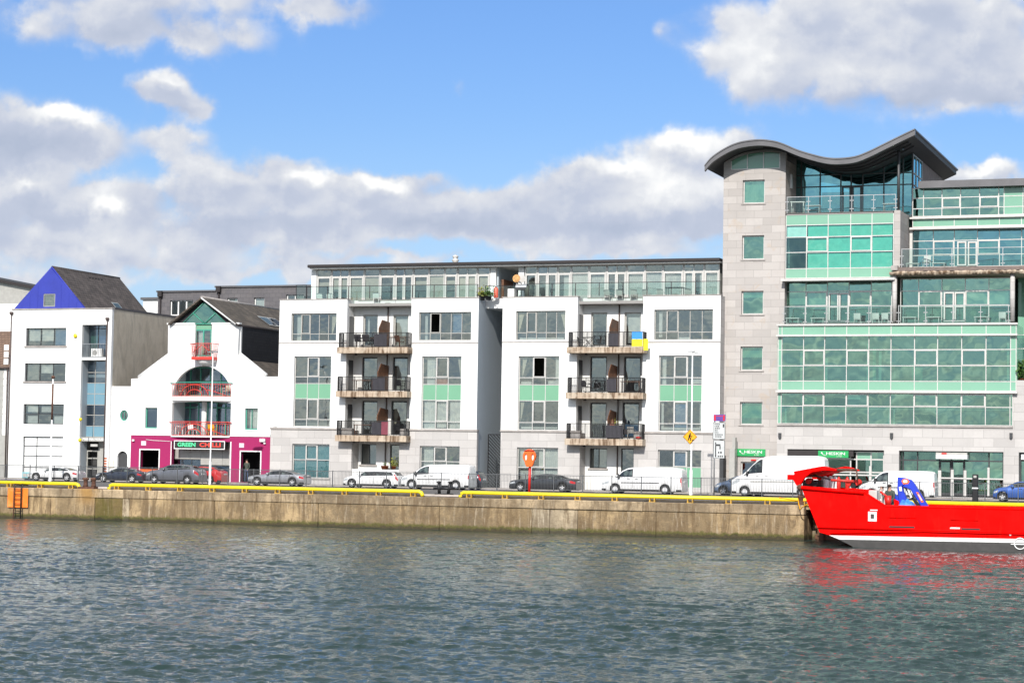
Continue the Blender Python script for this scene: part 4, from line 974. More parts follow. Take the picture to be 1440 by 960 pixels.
X0, X1, Z0, Z1 = RC(1092, 469.8, 1431, 472.5, YL - .1); mb = MB(); mb.box(X0, X1, YL - .28, YL - .032, Z0, Z1); _, _, Z0, Z1 = RC(1092, 549.3, 1431, 552.4, YL - .1); mb.box(X0, X1, YL - .28, YL - .032, Z0, Z1); _, _, Z0, Z1 = RC(1092, 455, 1431, 457, YL - .1); mb.box(X0, X1, YL - .12, YL + .1, Z0 + .0, Z1 + .02); mb.build('ledge', M['frame_light'], oc)
curtain(1093, 552.8, 1424.5, 597.3, YL + .02, [x - 1 for x in y2], [571.5], span=[(0, 0), (0, 1)], openers=[(2, 1), (4, 1), (7, 1), (9, 1)],
        cur=[('b', .03, .04, .02, .5, 'curtain'), ('b', .10, .17, .65, .98, 'spandrelC'), ('b', .48, .485, .02, .5, 'curtain'), ('b', .50, .507, .02, .5, 'curtain'), ('b', .20, .98, .48, .52, 'frame_light'), ('b', .985, .995, .02, .5, 'curtain'), ('b', .30, .36, .8, .97, 'curtain')])
xw, zw = at(1165, 596, YL); sg = MB(); sg.box(xw, xw + 1.12, YL + .14, YL + .16, zw, zw + .24); sgo = sg.build('window_notice', M['white_paint'], oc); text('WHAT', xw + .08, zw + .05, YL + .139, .95, .14, M['frame_dark'], sgo)
# box sides
mb = MB(); mb.box(lx0 - .03, lx0 + .0, YL + .1, YT - .003, at(1100, 549, YL)[1], z3 - .1); mb.box(lx1, lx1 + .03, YL + .1, YT + 3, at(1420, 596, YL)[1], z3 - .1); mb.build('box_side', M['spandrelC'], oc)
# stone band and ground floor
YS = YL + .05
X0, X1, Z0, Z1 = RC(1093, 597.5, 1520, 600.5, YS); zb = Z0; zt_ = Z1
sx0 = at(1092.5, 620, YS)[0]; sx1 = at(1540, 620, YS)[0]
gz = at(1260, 633.2, YS)[1]
ops = [(1107, 1243), (1264, 1411), (1432.5, 1530)]
H = [rectl(at(a, 660, YS)[0], at(b_, 660, YS)[0], .12, gz) for a, b_ in ops]
xr_ = at(1424.5, 600, YS)[0]; zr2 = at(1430, 534.5, YS)[1]
mb = MB(); mb.prism([(sx0, 0), (sx1, 0), (sx1, zr2), (xr_, zr2), (xr_, zb), (sx0, zb)], YS, YS + .45, H); mb.build('stone_wall', M['stone'], oc)
mb = MB(); mb.box(sx0 - .05, xr_ - .003, YS - .09, YS + .1, zb + .003, zb + .12); mb.build('string_course', M['coping'], oc)
mb = MB()
for a in (1097, 1254, 1422): 
    x_, z_ = at(a, 611, YS); mb.box(x_ - .1, x_ + .1, YS - .14, YS - .003, z_ - .2, z_ + .12); mb.lathe([(.03, -.3), (.1, -.2)], (x_, YS - .08, z_), n=8)
mb.build('wall_lamp', M['frame_dark'], oc)
YW = YS + .5
win(oc, None, 1107, 634, 1243, 694, YW, [1128, 1150, 1196.5, 1205, 1225], [645, 663], set_=0, frame='frame_light', glass='glassC', fw=.06, iw=.09, name='shopfront', dark=[(3, 0), (3, 1), (3, 2)], span=[(4, 2)], spmat='spandrelC')
win(oc, None, 1264.5, 634, 1411.5, 696, YW, [1270, 1290.5, 1321.5, 1338.5, 1357, 1391], [647.5, 673], set_=0, frame='frame_dark', glass='glassC', fw=.08, iw=.09, name='shopfront', openers=[(3, 0), (3, 1), (4, 0), (4, 1)],
    cur=[('b', .04, .36, .36, .55, 'spandrelC'), ('b', .65, .84, .36, .6, 'spandrelC'), ('b', .87, .99, .36, .6, 'spandrelC')])
win(oc, None, 1434, 637, 1530, 697, YW, [1460, 1500], [648], set_=0, frame='frame_dark', glass='glassC', fw=.1, iw=.09, name='shopfront')
mb = MB()
for x0_, x1_, y0_, y1_ in ((1319, 1323.5, 661, 697), (1337, 1341, 660, 697), (1355, 1359, 661, 697), (1388.5, 1391.5, 657, 697), (1143, 1146, 660, 694), (1222, 1225.5, 655, 694)):
    pxbox(mb, x0_, y0_, x1_, y1_, YW - .06, .04)
for x0_, x1_, y0_ in ((1321, 1359, 671), (1359, 1411, 672), (1107, 1240, 666)): pxbox(mb, x0_, y0_, x1_, y0_ + 2, YW - .1, .03)
mb.build('door_trim', M['frame_light'], oc)
cn = MB(); pxbox(cn, 1316, 639, 1360, 645, YS - .35, .8); o = cn.build('door_canopy', M['white_paint'], oc)
cn = MB(); pxbox(cn, 1316, 636, 1360, 639.2, YS - .2, .6); cn.build('canopy_top', M['frame_grey'], o)
cn = MB(); pxbox(cn, 1324, 636.2, 1331, 638.6, YS - .26, .04); cn.build('canopy_badge', M['red_paint'], o)
cn = MB(); pxbox(cn, 1436, 639, 1480, 646, YS - .3, .6); cn.build('door_canopy', M['white_paint'], oc)
# shop signs
def shop_sign(x0, y0, x1, y1, Y, par, sub):
    mb = MB(); X0, X1, Z0, Z1 = pxbox(mb, x0, y0, x1, y1, Y, .1); o = mb.build('shop_sign', M['green_sign'], par); W = X1 - X0; Hh = Z1 - Z0
    text('HESKIN', X0 + W * .27, Z0 + Hh * .38, Y - .001, W * .62, Hh * .42, M['white_paint'], o, bold=.012)
    text('LTD', X0 + W * .62, Z0 + Hh * .10, Y - .001, W * .17, Hh * .16, M['white_paint'], o)
    lg = MB(); lg.lathe([(Hh * .12, -.02), (Hh * .12, 0)], (X0 + W * .12, Y, Z0 + Hh * .66), 'y', n=14)
    lg.tube([(X0 + W * .12, Y - .01, Z0 + Hh * .6), (X0 + W * .17, Y - .01, Z0 + Hh * .4), (X0 + W * .24, Y - .01, Z0 + Hh * .32)], Hh * .045, n=6)
    lg.tube([(X0 + W * .19, Y - .01, Z0 + Hh * .2), (X0 + W * .22, Y - .01, Z0 + Hh * .36), (X0 + W * .27, Y - .01, Z0 + Hh * .26)], Hh * .035, n=6); lg.build('emblem', M['white_paint'], o)
shop_sign(1036, 631, 1076, 641, YT - .12, oc, 1)
mb = MB(); pxbox(mb, 1107.3, 632.6, 1200, 641, YS + .1, .35); mb.build('sign_box', M['gutter'], oc)
shop_sign(1150.5, 633.5, 1193, 643, YS - .1, oc, 2)
mb = MB(); pxbox(mb, 1056, 645.5, 1063, 647.5, YT - .1, .1); mb.build('canopy_light', M['red_paint'], oc)
# right wing above
YR = YT + 3.3
mb = MB(); X0, X1, Z0, Z1 = RC(1291, 251.5, 1520, 261.5, YR - .6); mb.box(X0, X1, YR - .6, YR + 14, Z0, Z1); mb.build('flat_roof', M['zinc'], oc)
cols = [1299, 1325.5, 1352, 1379, 1406, 1413.5, 1440, 1467, 1494]
curtain(1283, 261.5, 1520, 302.5, YR, cols, [276, 291], openers=[(2, 1), (4, 1)], span=[(6, 0), (6, 1), (6, 2)], glass='glassC')
mb = MB(); X0, X1, Z0, Z1 = RC(1279, 302.6, 1520, 305.3, YR - .3); mb.box(X0, X1, YR - .3, YR + .3, Z0, Z1); _, _, Z0, Z1 = RC(1279, 317.3, 1520, 320.4, YR - .3); mb.box(X0, X1, YR - .3, YR + .8, Z0, Z1); mb.build('ledge', M['frame_light'], oc)
curtain(1283, 305.3, 1520, 317.3, YR - .1, [1313, 1343, 1376, 1407, 1438, 1470, 1500], [], span=[(c, 0) for c in range(8)])
curtain(1283, 320.8, 1520, 374.5, YR + .5, [1313, 1343, 1376, 1407, 1438, 1470, 1500], [337, 357.5], openers=[(1, 1), (3, 1)], glass='glassCb', cur=[('b', .38, .48, .3, .7, 'spandrelC')], name='glazing')
for p, q in ((1346, 1359), (1361, 1374)):
    X0, X1, Z0, Z1 = RC(p, 339.5, q, 373.5, YR + .4); mb = MB(); bars(mb, X0, X1, Z0, Z1, YR + .38, YR + .47, (), (Z0 + (Z1 - Z0) * .45,), .1, .06); mb.build('balcony_door', M['frame_light'], oc)
mb = MB(); mb.box(at(1279, 340, YR)[0], at(1283, 340, YR)[0], YR + .0, YR + .45, zS, at(1283, 320, YR)[1]); mb.build('pier', M['frame_light'], oc)
glass_rail(oc, at(1266.5, 360, YL)[0], at(1520, 360, YL)[0], YL + .3, zS, 1.28, 1.75, 'steel', 'steel', True)
# rooms
zfl = [0.12, gz, at(1260, 545, YL)[1], at(1260, 462, YL)[1]]
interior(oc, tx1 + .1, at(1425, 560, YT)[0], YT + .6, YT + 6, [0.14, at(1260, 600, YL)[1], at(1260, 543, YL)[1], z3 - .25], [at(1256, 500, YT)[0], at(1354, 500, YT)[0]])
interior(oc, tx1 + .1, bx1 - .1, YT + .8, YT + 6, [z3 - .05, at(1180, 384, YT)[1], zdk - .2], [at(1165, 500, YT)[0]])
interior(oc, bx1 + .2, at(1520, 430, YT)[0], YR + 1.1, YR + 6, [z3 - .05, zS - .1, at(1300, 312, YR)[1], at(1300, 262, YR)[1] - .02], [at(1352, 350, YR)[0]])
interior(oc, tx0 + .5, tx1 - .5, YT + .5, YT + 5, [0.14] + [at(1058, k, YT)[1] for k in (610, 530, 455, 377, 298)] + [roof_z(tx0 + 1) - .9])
# next wing at the far right
mb = MB(); mb.box(at(1431.5, 500, YT + 3)[0], at(1560, 500, YT + 3)[0], YT + 3, YT + 3.3, at(1435, 534, YS)[1] - .5, zS - .5); mb.build('rear_panel_wall', M['spandrelC'], oc)
curtain(1432, 470, 1520, 536, YT + 2.6, [1460, 1490], [490, 512], glass='glassC')
mb = MB(); mb.box(xr_ + .1, sx1, YS + .46, YT + 3, zr2 - .3, zr2 - .1); mb.build('low_roof', M['paving'], oc)
mb = MB(); mb.box(tx0 + .5, sx1, YT + 13, YT + 13.4, 0, at(1300, 262, YR)[1]); mb.build('rear_wall', M['concrete'], oc)

# ---------------------------------------------------------------- marina house (blue gable)
YH = YA - .1
mh = thing('office_house', 'white house with bright blue gable, brown tiled roof and bare concrete side wall', 'building', (at(80, 600, YH)[0], YH + 6, 0))
hx0, hx1 = at(14.3, 540, YH)[0], at(155.5, 520, YH)[0]; hz = at(90, 435, YH)[1]
H = []
for q, r_, cu, op in (((36.5, 461, 93, 486.2), [], [('b', .04, .33, .28, .97, 'curtain'), ('b', .36, .66, .28, .97, 'curtain'), ('b', .69, .98, .02, .98, 'blue_blind')], []),
                  ((34.6, 510.5, 92, 536), [], [('b', .36, .66, .45, .97, 'curtain'), ('b', .03, .3, .1, .9, 'interior')], []),
                  ((32.7, 568, 89.5, 596.2), [582], [('b', .06, .35, .0, .42, 'curtain'), ('b', .06, .35, .6, .97, 'curtain'), ('b', .4, .66, .6, .97, 'curtain'), ('b', .72, .97, .0, .42, 'curtain')], [])):
    a, b_ = q[0], q[2]; win(mh, H, *q, YH, [a + (b_ - a) * .345, a + (b_ - a) * .675], r_, frame='frame_dark', glass='glass', cur=cu, sill=(YH - .08, .12, 'coping') if q[1] < 550 else None)
win(mh, H, 31.6, 613.5, 88, 675, YH, [49.8 + .0, 69], [627, 641, 657], frame='frame_dark', fw=.05, iw=.06, name='shopfront', frost=[(c, r) for c in range(3) for r in range(4)])
bxl, bxr, _, bzt = RC(113.2, 456.5, 148, 640, YH); H.append(rectl(bxl, bxr, .11, bzt))
wallp(mh, 'wall', M['white'], hx0, hx1, 0, hz, YH, H)
mb = MB(); mb.box(hx0 - .05, hx1 + .04, YH - .06, YH + .36, hz + .003, hz + .09); mb.build('coping', M['coping'], mh)
YHr = YH + 1.0
mb = MB(); mb.box(bxl - .2, bxl - .003, YH + .305, YHr + .2, .11, bzt); mb.build('return_wall', M['grey_render'], mh)
mb = MB(); mb.box(bxl, bxr + .2, YH + .32, YHr + .3, bzt, bzt + .1); mb.build('bay_ceiling', M['white2'], mh)
win(mh, None, 118.5, 457, 149.5, 505, YHr, [138], [462], set_=0, frame='frame_dark', glass='glass_dark', cur=[('b', .62, .97, .02, .97, 'blue_blind'), ('b', .25, .6, .1, .85, 'spandrel')])
X0, X1, Z0, Z1 = RC(113.5, 502.5, 147.5, 506, YH); mb = MB(); mb.box(bxl + .003, bxr - .003, YH + .0, YHr - .01, Z0, Z1); mb.build('balcony_slab', M['white'], mh)
mb = MB(); bars(mb, bxl + .01, bxr - .01, Z1 + .02, Z1 + 1.08, YH + .02, YH + .06, [bxl + (bxr - bxl) * k / 16 for k in range(1, 16)], (), .045, .018); mb.build('balcony_rail', M['grey_metal'], mh)
win(mh, None, 117, 507, 149, 614.5, YHr, [133], [523.5, 538.5, 553.5, 569, 583.5, 599], set_=0, frame='frame_grey', glass='glass_dark', fw=.05, iw=.05, span=[(c, r) for c in (0, 1) for r in (0, 3, 4)], spmat='spandrel_blue', name='stair_glazing', cur=[('b', .05, .5, .87, .95, 'curtain'), ('b', .05, .95, .78, .82, 'curtain')])
X0, X1, Z0, Z1 = RC(116, 614.6, 147, 620.3, YH + .3); mb = MB(); mb.box(bxl + .003, bxr - .003, YH + .3, YHr - .01, Z0, Z1); o = mb.build('name_board', M['frame_grey'], mh); text('MARINA HOUSE', bxl + .15, Z0 + .06, YH + .298, bxr - bxl - .3, Z1 - Z0 - .12, M['white_paint'], o, bold=.02)
mb = MB(); X0, X1, Z0, Z1 = RC(117, 621, 148, 677, YHr); mb.box(X0, X1, YHr + 1, YHr + 1.1, .11, Z1); mb.build('lobby_wall', M['soffit'], mh)
mb = MB(); X0, X1, _, Z1 = RC(121.5, 633, 138, 677, YHr + .1); bars(mb, X0, X1, .11, Z1, YHr + .1, YHr + .16, (), [.9, 1.7], .09, .08); mb.build('entrance_door', M['frame_grey'], mh)
mb = MB(); pxbox(mb, 138, 621, 148.5, 677, YHr + .05, .2); mb.build('entrance_pier', M['frame_grey'], mh)
mb = MB(); pxbox(mb, 127, 624, 137, 627.5, YH + .6, .1); mb.build('porch_lamp', M['frame_light'], mh)
x_, z_ = at(106.5, 472, YH); mb = MB(); mb.ball((x_, YH - .08, z_), .17, n=10, sq=(1, .5, 1)); mb.build('alarm_box', M['yellow'], mh)
for px_, y_t in ((16.2, 441), (151, 449)):
    x_, zt2 = at(px_, y_t, YH - .08); mb = MB(); xb_ = at(px_ - (y_t - 560) * .0 , 560, YH - .08)[0]; mb.tube([(x_, YH - .08, .1), (x_, YH - .08, zt2)], .045, n=8); mb.lathe([(.05, -.12), (.15, 0), (.15, .14), (.02, .16)], (x_, YH - .1, zt2), n=10); mb.build('downpipe', M['pipe_brown'], mh)
mb = MB(); mb.box(hx1 - .3, hx1 - .004, YH + .305, YH + 13, 0, hz - .003); mb.build('side_wall', M['concrete'], mh); mb = MB(); mb.box(hx0 + .004, hx0 + .3, YH + .305, YH + 13, 0, hz - .003); mb.build('side_wall', M['concrete'], mh)
mb = MB(); mb.box(hx1 - .35, hx1 + .02, YH + .37, YH + 13, hz, hz + .16); mb.build('side_coping', M['slate'], mh)
mb = MB(); x_ = at(153.3, 660, YH)[0]
for k in range(8): mb.box(hx1 - .34, hx1 - .12, YH - .02, YH - .001, .25 + k * .2, .38 + k * .2)
mb.build('brick_quoin', M['terracotta'], mh)
gA, gB = at(19.5, 434, YH), at(118.2, 434, YH); gC = at(71.5, 377, YH)
wz0, wz1 = at(69, 431, YH)[1], at(69, 413, YH)[1]; wx0_, wx1_ = at(60.5, 422, YH)[0], at(77, 422, YH)[0]
mb = MB(); mb.prism([(gA[0], hz + .095), (gB[0], hz + .095), gC], YH + .05, YH + .3, [rectl(wx0_, wx1_, wz0, wz1)])
for k in range(1, 9): 
    xk = gA[0] + (gB[0] - gA[0]) * k / 9; zk = hz + (gC[1] - hz) * (1 - abs(xk - gC[0]) / ((gB[0] - gA[0]) / 2)) - .2
    if zk > hz + .4 and not (wx0_ - .1 < xk < wx1_ + .1): mb.box(xk - .015, xk + .015, YH + .035, YH + .05, hz + .1, zk)
mb.build('blue_gable', M['blue_metal'], mh)
window(mh, wx0_ + .003, wx1_ - .003, wz0, wz1, YH + .08, frame='frame_grey', glass='glass', cur=[('b', .03, .97, .03, .97, 'interior')])
RD = 10.4
def slope_roof(par, a, b_, c, y0, y1, th, m, name='roof', over=.0):
    mb = MB(); Z = Vector
    for p, q in ((a, c), (b_, c)):
        n = Vector((q[1] - p[1], 0, -(q[0] - p[0]))).normalized()
        if n.z < 0: n = -n
        P_ = [Vector((p[0], y0, p[1])), Vector((q[0], y0, q[1])), Vector((q[0], y1, q[1])), Vector((p[0], y1, p[1]))]
        T = [v + n * th for v in P_]; k = len(mb.v); mb.v += [tuple(v) for v in P_ + T]
        for f_ in ((0, 1, 2, 3), (7, 6, 5, 4), (0, 4, 5, 1), (1, 5, 6, 2), (2, 6, 7, 3), (3, 7, 4, 0)): mb.f.append(tuple(k + i for i in f_)); mb.m.append(0); mb.sm.append(False)
    return mb.build(name, m, par)
ro = slope_roof(mh, (gA[0] - .1, gA[1] - .1), (gB[0] + .15, gB[1] - .2), (gC[0], gC[1] + .02), YH + .31, YH + RD, .1, M['rooftile'])
mb = MB(); mb.tube([(gC[0], YH + .2, gC[1] + .1), (gC[0], YH + RD + .05, gC[1] + .1)], .1, n=8); mb.build('ridge_tiles', M['rooftile'], ro)
for s0, s1 in ((gA, gC), (gB, gC)):
    mb = MB(); mb.tube([(s0[0], YH + .16, s0[1]), (s1[0], YH + .16, s1[1] + .08)], .06, n=6); mb.build('verge_trim', M['blue_metal'], ro)
def skylight(par, p, q, y0, y1, f0, f1, n=1):
    P_ = Vector((p[0], 0, p[1])); Q = Vector((q[0], 0, q[1])); d = (Q - P_); nn = Vector((-d.z, 0, d.x)).normalized()
    if nn.z < 0: nn = -nn
    A_ = P_ + d * f0 + nn * .13; B2 = P_ + d * f1 + nn * .13
    mb = MB(); w_ = (y1 - y0)
    def quad(ya, yb, fa, fb, m, up): 
        a = A_ + (B2 - A_) * fa + nn * up; b2 = A_ + (B2 - A_) * fb + nn * up; mb.face([(a.x, ya, a.z), (a.x, yb, a.z), (b2.x, yb, b2.z), (b2.x, ya, b2.z)], m)
    quad(y0, y1, 0, 1, 0, 0)
    for i in range(n): quad(y0 + w_ * i / n + .08, y0 + w_ * (i + 1) / n - .08, .08, .92, 1, .012)
    return mb.build('skylight', [M['frame_light'], M['glass_dark']], par)
skylight(ro, gB, gC, YH + 5.2, YH + 6.3, .08, .26)
mb = MB()
for k in range(5): y_ = YH + 4.9 + k * .45; zk = gC[1] - .35; xk = gC[0] + (gB[0] - gC[0]) * .35 / (gC[1] - gB[1]) + .1; mb.box(xk - .08, xk + .08, y_, y_ + .22, zk - .1, zk + .08)
mb.build('ridge_vents', M['gutter'], ro)
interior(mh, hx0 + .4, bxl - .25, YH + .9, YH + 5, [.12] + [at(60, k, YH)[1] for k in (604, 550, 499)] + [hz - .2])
mb = MB(); mb.prism([(gA[0], gA[1]), (gB[0], gB[1]), (gC[0], gC[1] - .05)], YH + RD - .3, YH + RD - .1); mb.build('rear_gable', M['white2'], mh)

# ---------------------------------------------------------------- restaurant house with arch
YB = YA + .2
rh = thing('restaurant_house', 'white shaped-gable house with arched balcony and magenta ground floor restaurant', 'building', (at(270, 600, YB)[0], YB + 6, 0))
def pt_(x, y): return at(x, y, YB)
H = []
out = [pt_(146, 690), pt_(378.5, 690), pt_(379, 612), pt_(384, 600), pt_(396, 600), pt_(396, 529.3), pt_(373.5, 529.3), pt_(334.3, 499.3), pt_(336, 456.3), pt_(236.6, 456.3), pt_(236, 500.5), pt_(194, 531.8), pt_(184.5, 532.4), pt_(184.3, 543), pt_(150, 542.8)]
out[0] = (out[0][0], .0); out[1] = (out[1][0], 0)
zq = at(260, 612.5, YB)[1]; 
up = [(x, z) for x, z in out[2:]]; up[0] = (pt_(379, 612)[0], zq); 
upper = [(pt_(147, 612)[0], zq)] + up
x0, x1 = pt_(241.7, 590)[0], pt_(324.3, 590)[0]; xc = (x0 + x1) / 2; hw = (x1 - x0) / 2
zsp = at(283, 557.3, YB)[1]; ztp = at(283, 514.3, YB)[1]
arch = [(x0, zsp), (x1, zsp)] + [(xc + hw * math.cos(a), zsp + (ztp - zsp) * math.sin(a)) for a in [math.pi * k / 28 for k in range(1, 28)]]
H.append(arch)
zl0, zl1 = at(283, 613, YB)[1] + .02, at(283, 564, YB)[1]
H.append([(x0, zl0), (x1, zl0), (x1, zl1 - .12), (xc, zl1), (x0, zl1 - .12)])
X0, X1, Z0, Z1 = RC(274.3, 455, 297.5, 501, YB)
dz1 = out[9][1] - .0
# door notch under the gable: reaches the parapet
i9 = upper.index(out[9]); notch = [(X1, dz1), (X1, Z0), (X0, Z0), (X0, dz1)]
upper = upper[:i9] + notch + upper[i9:]
wi = []
for q in ((204, 573, 221, 602), (344.3, 574, 362.3, 604)):
    win(rh, H, *q, YB, [q[0] + 8.5] if q[0] > 300 else (), (), frame='frame_green', glass='glass_dark' if q[0] < 300 else 'glass', fw=.08, cur=[('c', .2, .9, 0, .97)] if q[0] > 300 else (), sill=(YB - .05, .08, 'white_paint'))
cx_, cz_ = pt_(174.3, 584); circ = [(cx_ + .36 * math.cos(k * math.pi / 12), cz_ + .42 * math.sin(k * math.pi / 12)) for k in range(24)]; H.append(circ)
dx0, dx1 = pt_(164.8, 650)[0], pt_(179, 650)[0]; dzt = pt_(172, 634)[1]; dw = (dx1 - dx0) / 2
# keep the little arched door in the lower wall piece
mb = MB(); mb.prism(upper, YB, YB + .3, H); mb.build('upper_wall', M['white'], rh)
mb = MB()
for k in range(24):
    a, b_ = k * math.pi / 12, (k + 1) * math.pi / 12
    mb.face([(cx_ + .36 * math.cos(a), YB + .1, cz_ + .42 * math.sin(a)), (cx_ + .36 * math.cos(b_), YB + .1, cz_ + .42 * math.sin(b_)), (cx_ + .27 * math.cos(b_), YB + .1, cz_ + .32 * math.sin(b_)), (cx_ + .27 * math.cos(a), YB + .1, cz_ + .32 * math.sin(a))])
mb.box(cx_ - .02, cx_ + .02, YB + .09, YB + .12, cz_ - .3, cz_ + .3)
o = mb.build('round_window', M['frame_green'], rh); mb = MB(); mb.face([(cx_ + .3 * math.cos(k * math.pi / 12), YB + .14, cz_ + .35 * math.sin(k * math.pi / 12)) for k in range(24)]); mb.build('pane', M['glass'], o)
# white lower strip at left with arched door
lw0, lw1 = pt_(147, 650)[0], pt_(183.6, 650)[0]
da = [(dx0, .12), (dx1, .12), (dx1, dzt - dw)] + [(dx0 + dw + dw * math.cos(math.pi * k / 10), dzt - dw + dw * math.sin(math.pi * k / 10)) for k in range(1, 10)] + [(dx0, dzt - dw)]
mb = MB(); mb.prism(rectl(lw0, lw1, 0, zq - .003), YB, YB + .3, [da]); mb.build('lower_wall', M['white'], rh)
mb = MB(); mb.box(dx0 - .1, dx1 + .1, YB + .2, YB + .26, .12, dzt + .1); mb.build('arched_door', M['soffit'], rh)
mb = MB(); pxbox(mb, 153.3, 647, 159.5, 657, YB - .08, .078); mb.build('meter_box', M['blind'], rh)
# magenta ground floor
mx0, mx1 = pt_(183.8, 650)[0], pt_(380, 650)[0]
H2 = []
def hole(x0, y0, x1, y1, z0=None):
    X0, X1, Z0, Z1 = RC(x0, y0, x1, y1, YB - .04); Z0 = Z0 if z0 is not None and z0 == 0 else Z0
    if z0 is not None: Z0 = z0
    H2.append(rectl(X0, X1, Z0, Z1)); return X0, X1, Z0, Z1
wl = hole(197.5, 632.5, 223.5, 662); wr = hole(338.5, 635, 366, 690, .12); wc = hole(241.3, 620, 323, 690, .12)
mb = MB(); mb.prism(rectl(mx0, mx1, 0, zq + .0), YB - .06, YB + .28, H2); mb.build('magenta_wall', M['pink'], rh)
mb = MB(); mb.box(mx0 - .02, mx1, YB - .1, YB - .003, zq + .003, zq + .06); mb.box(wc[0] - .09, wc[0] - .02, YB - .09, YB - .062, .1, wc[3]); mb.box(wc[1] + .02, wc[1] + .12, YB - .09, YB - .062, .1, wc[3])
mb.build('white_trim', M['white_paint'], rh)
for X0, X1, Z0, Z1 in (wl, wr):
    mb = MB(); fw = .09
    mb.box(X0 - fw, X0, YB - .1, YB + .05, Z0 - (fw if Z0 > .2 else 0), Z1 + fw); mb.box(X1, X1 + fw, YB - .1, YB + .05, Z0 - (fw if Z0 > .2 else 0), Z1 + fw); mb.box(X0, X1, YB - .1, YB + .05, Z1, Z1 + fw)
    if Z0 > .2: mb.box(X0, X1, YB - .1, YB + .05, Z0 - fw, Z0)
    mb.build('opening_frame', M['white_paint'], rh)
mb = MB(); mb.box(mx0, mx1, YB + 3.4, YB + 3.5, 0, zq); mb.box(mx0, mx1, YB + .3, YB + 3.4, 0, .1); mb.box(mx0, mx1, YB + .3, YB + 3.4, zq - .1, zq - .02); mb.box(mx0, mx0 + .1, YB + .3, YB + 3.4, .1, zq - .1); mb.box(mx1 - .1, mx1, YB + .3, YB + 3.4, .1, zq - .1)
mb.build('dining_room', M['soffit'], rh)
mb = MB(); pxbox(mb, 240.5, 617.5, 324, 620.5, YB - .12, .05); mb.build('fascia_strip', M['pink'], rh)  # magenta strip over the shopfront, same paint as the wall
# grey panelled shopfront, recessed
Yc_ = YB + .55
mb = MB(); ax0, ax1 = at(242, 650, Yc_)[0] - .3, at(323, 650, Yc_)[0] + .3; zA, zB_, zC_ = at(262, 645, Yc_)[1], at(300, 653.5, Yc_)[1], at(280, 620, Yc_)[1] + .2
xm = at(282, 650, Yc_)[0]
xq_ = [ax0 + (xm - ax0) * k / 3 for k in range(4)] + [xm + (ax1 - xm) * k / 3 for k in range(1, 4)]
for i, (a, b_) in enumerate(zip(xq_, xq_[1:])): mb.box(a + .01, b_ - .01, Yc_, Yc_ + .1, zA if i < 3 else zB_, zC_)
mb.build('grey_panels', M['frame_grey'], rh)
win(rh, None, 242, 645, 283, 686, Yc_ + .05, [255, 269], [], set_=0, frame='frame_dark', glass='glass_dark', name='shop_window'); win(rh, None, 283, 654, 323, 686, Yc_ + .05, [303], [], set_=0, frame='frame_dark', glass='glass_dark', name='shop_window')
mb = MB(); X0, X1, Z0, Z1 = pxbox(mb, 245.5, 619.8, 316, 630.5, YB - .35, .5); sgn = mb.build('restaurant_sign', M['gutter'], rh)
mb = MB(); bars(mb, X0 - .03, X1 + .03, Z0 - .05, Z1 + .02, YB - .40, YB - .352, (), (), .06, .05); mb.build('sign_frame', M['white_paint'], sgn)
W = X1 - X0; text('GREEN', X0 + W * .06, Z0 + .13, YB - .352, W * .36, (Z1 - Z0) * .58, plain('sign_green_letters', (.10, .75, .35), .5), sgn, bold=.03); text('CHILLI', X0 + W * .50, Z0 + .13, YB - .352, W * .42, (Z1 - Z0) * .58, plain('sign_red_letters', (.85, .07, .05), .5), sgn, bold=.03)
mb = MB(); 
for a, b_ in ((198.5, 619.7), (336.3, 622.8)): pxbox(mb, a, b_, a + 6.8, b_ + 6.3, YB - .1, .03)
mb.build('small_plaque', plain('pale_pink_plaque', (.75, .55, .62), .6), rh)
mb = MB(); pxbox(mb, 365, 616.5, 372, 621, YB - .3, .2); pxbox(mb, 370.5, 622, 373, 624, YB - .2, .1); pxbox(mb, 185.5, 617.5, 188.5, 620, YB - .2, .1); mb.build('flood_light', M['white_paint'], rh)
mb = MB(); x0c = pt_(206, 617.7); mb.tube([(x0c[0], YB - .08, x0c[1]), (pt_(216, 619)[0], YB - .08, pt_(216, 619)[1]), (pt_(240, 620.3)[0], YB - .08, pt_(240, 620.3)[1])], .02, n=5); mb.build('cable', M['white_paint'], rh)
# balconies in the arch and below
mb = MB(); mb.box(x0 - .5, x1 + .5, YB + .301, YB + 2.6, zl1 + .1, zsp - .02); mb.box(x0, x1, YB + .301, YB + 2.6, zl0 - .15, zl0 - .01); mb.box(x0 - .4, x1 + .4, YB + .301, YB + 2.6, ztp + .05, ztp + .15); mb.build('balcony_floor', M['white2'], rh)
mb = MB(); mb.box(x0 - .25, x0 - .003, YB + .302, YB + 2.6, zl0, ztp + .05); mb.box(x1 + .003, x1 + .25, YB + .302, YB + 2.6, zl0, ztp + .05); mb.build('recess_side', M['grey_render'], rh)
Yk = YB + 2.0
def gg_(x0_, y0_, x1_, y1_, xs, ys, **kw): return win(rh, None, x0_, y0_, x1_, y1_, Yk, xs, ys, set_=0, frame='frame_green', glass='glass_dark', fw=.09, iw=.09, **kw)
gg_(255, 565, 330, 613, [267, 279, 292, 305, 317], [573], cur=[('b', .68, .78, .0, .75, 'blue_blind'), ('c', .85, .98, .0, .7)], name='balcony_doors'); gg_(252, 516, 330, 557, [268, 282, 296, 311], [536], name='balcony_doors')
mb = MB(); cxx = at(287, 590, YB + .8)[0]; mb.lathe([(.2, zl0), (.2, zl1 + .08)], (cxx, YB + .8, 0), n=18); mb.build('round_column', M['white2'], rh)
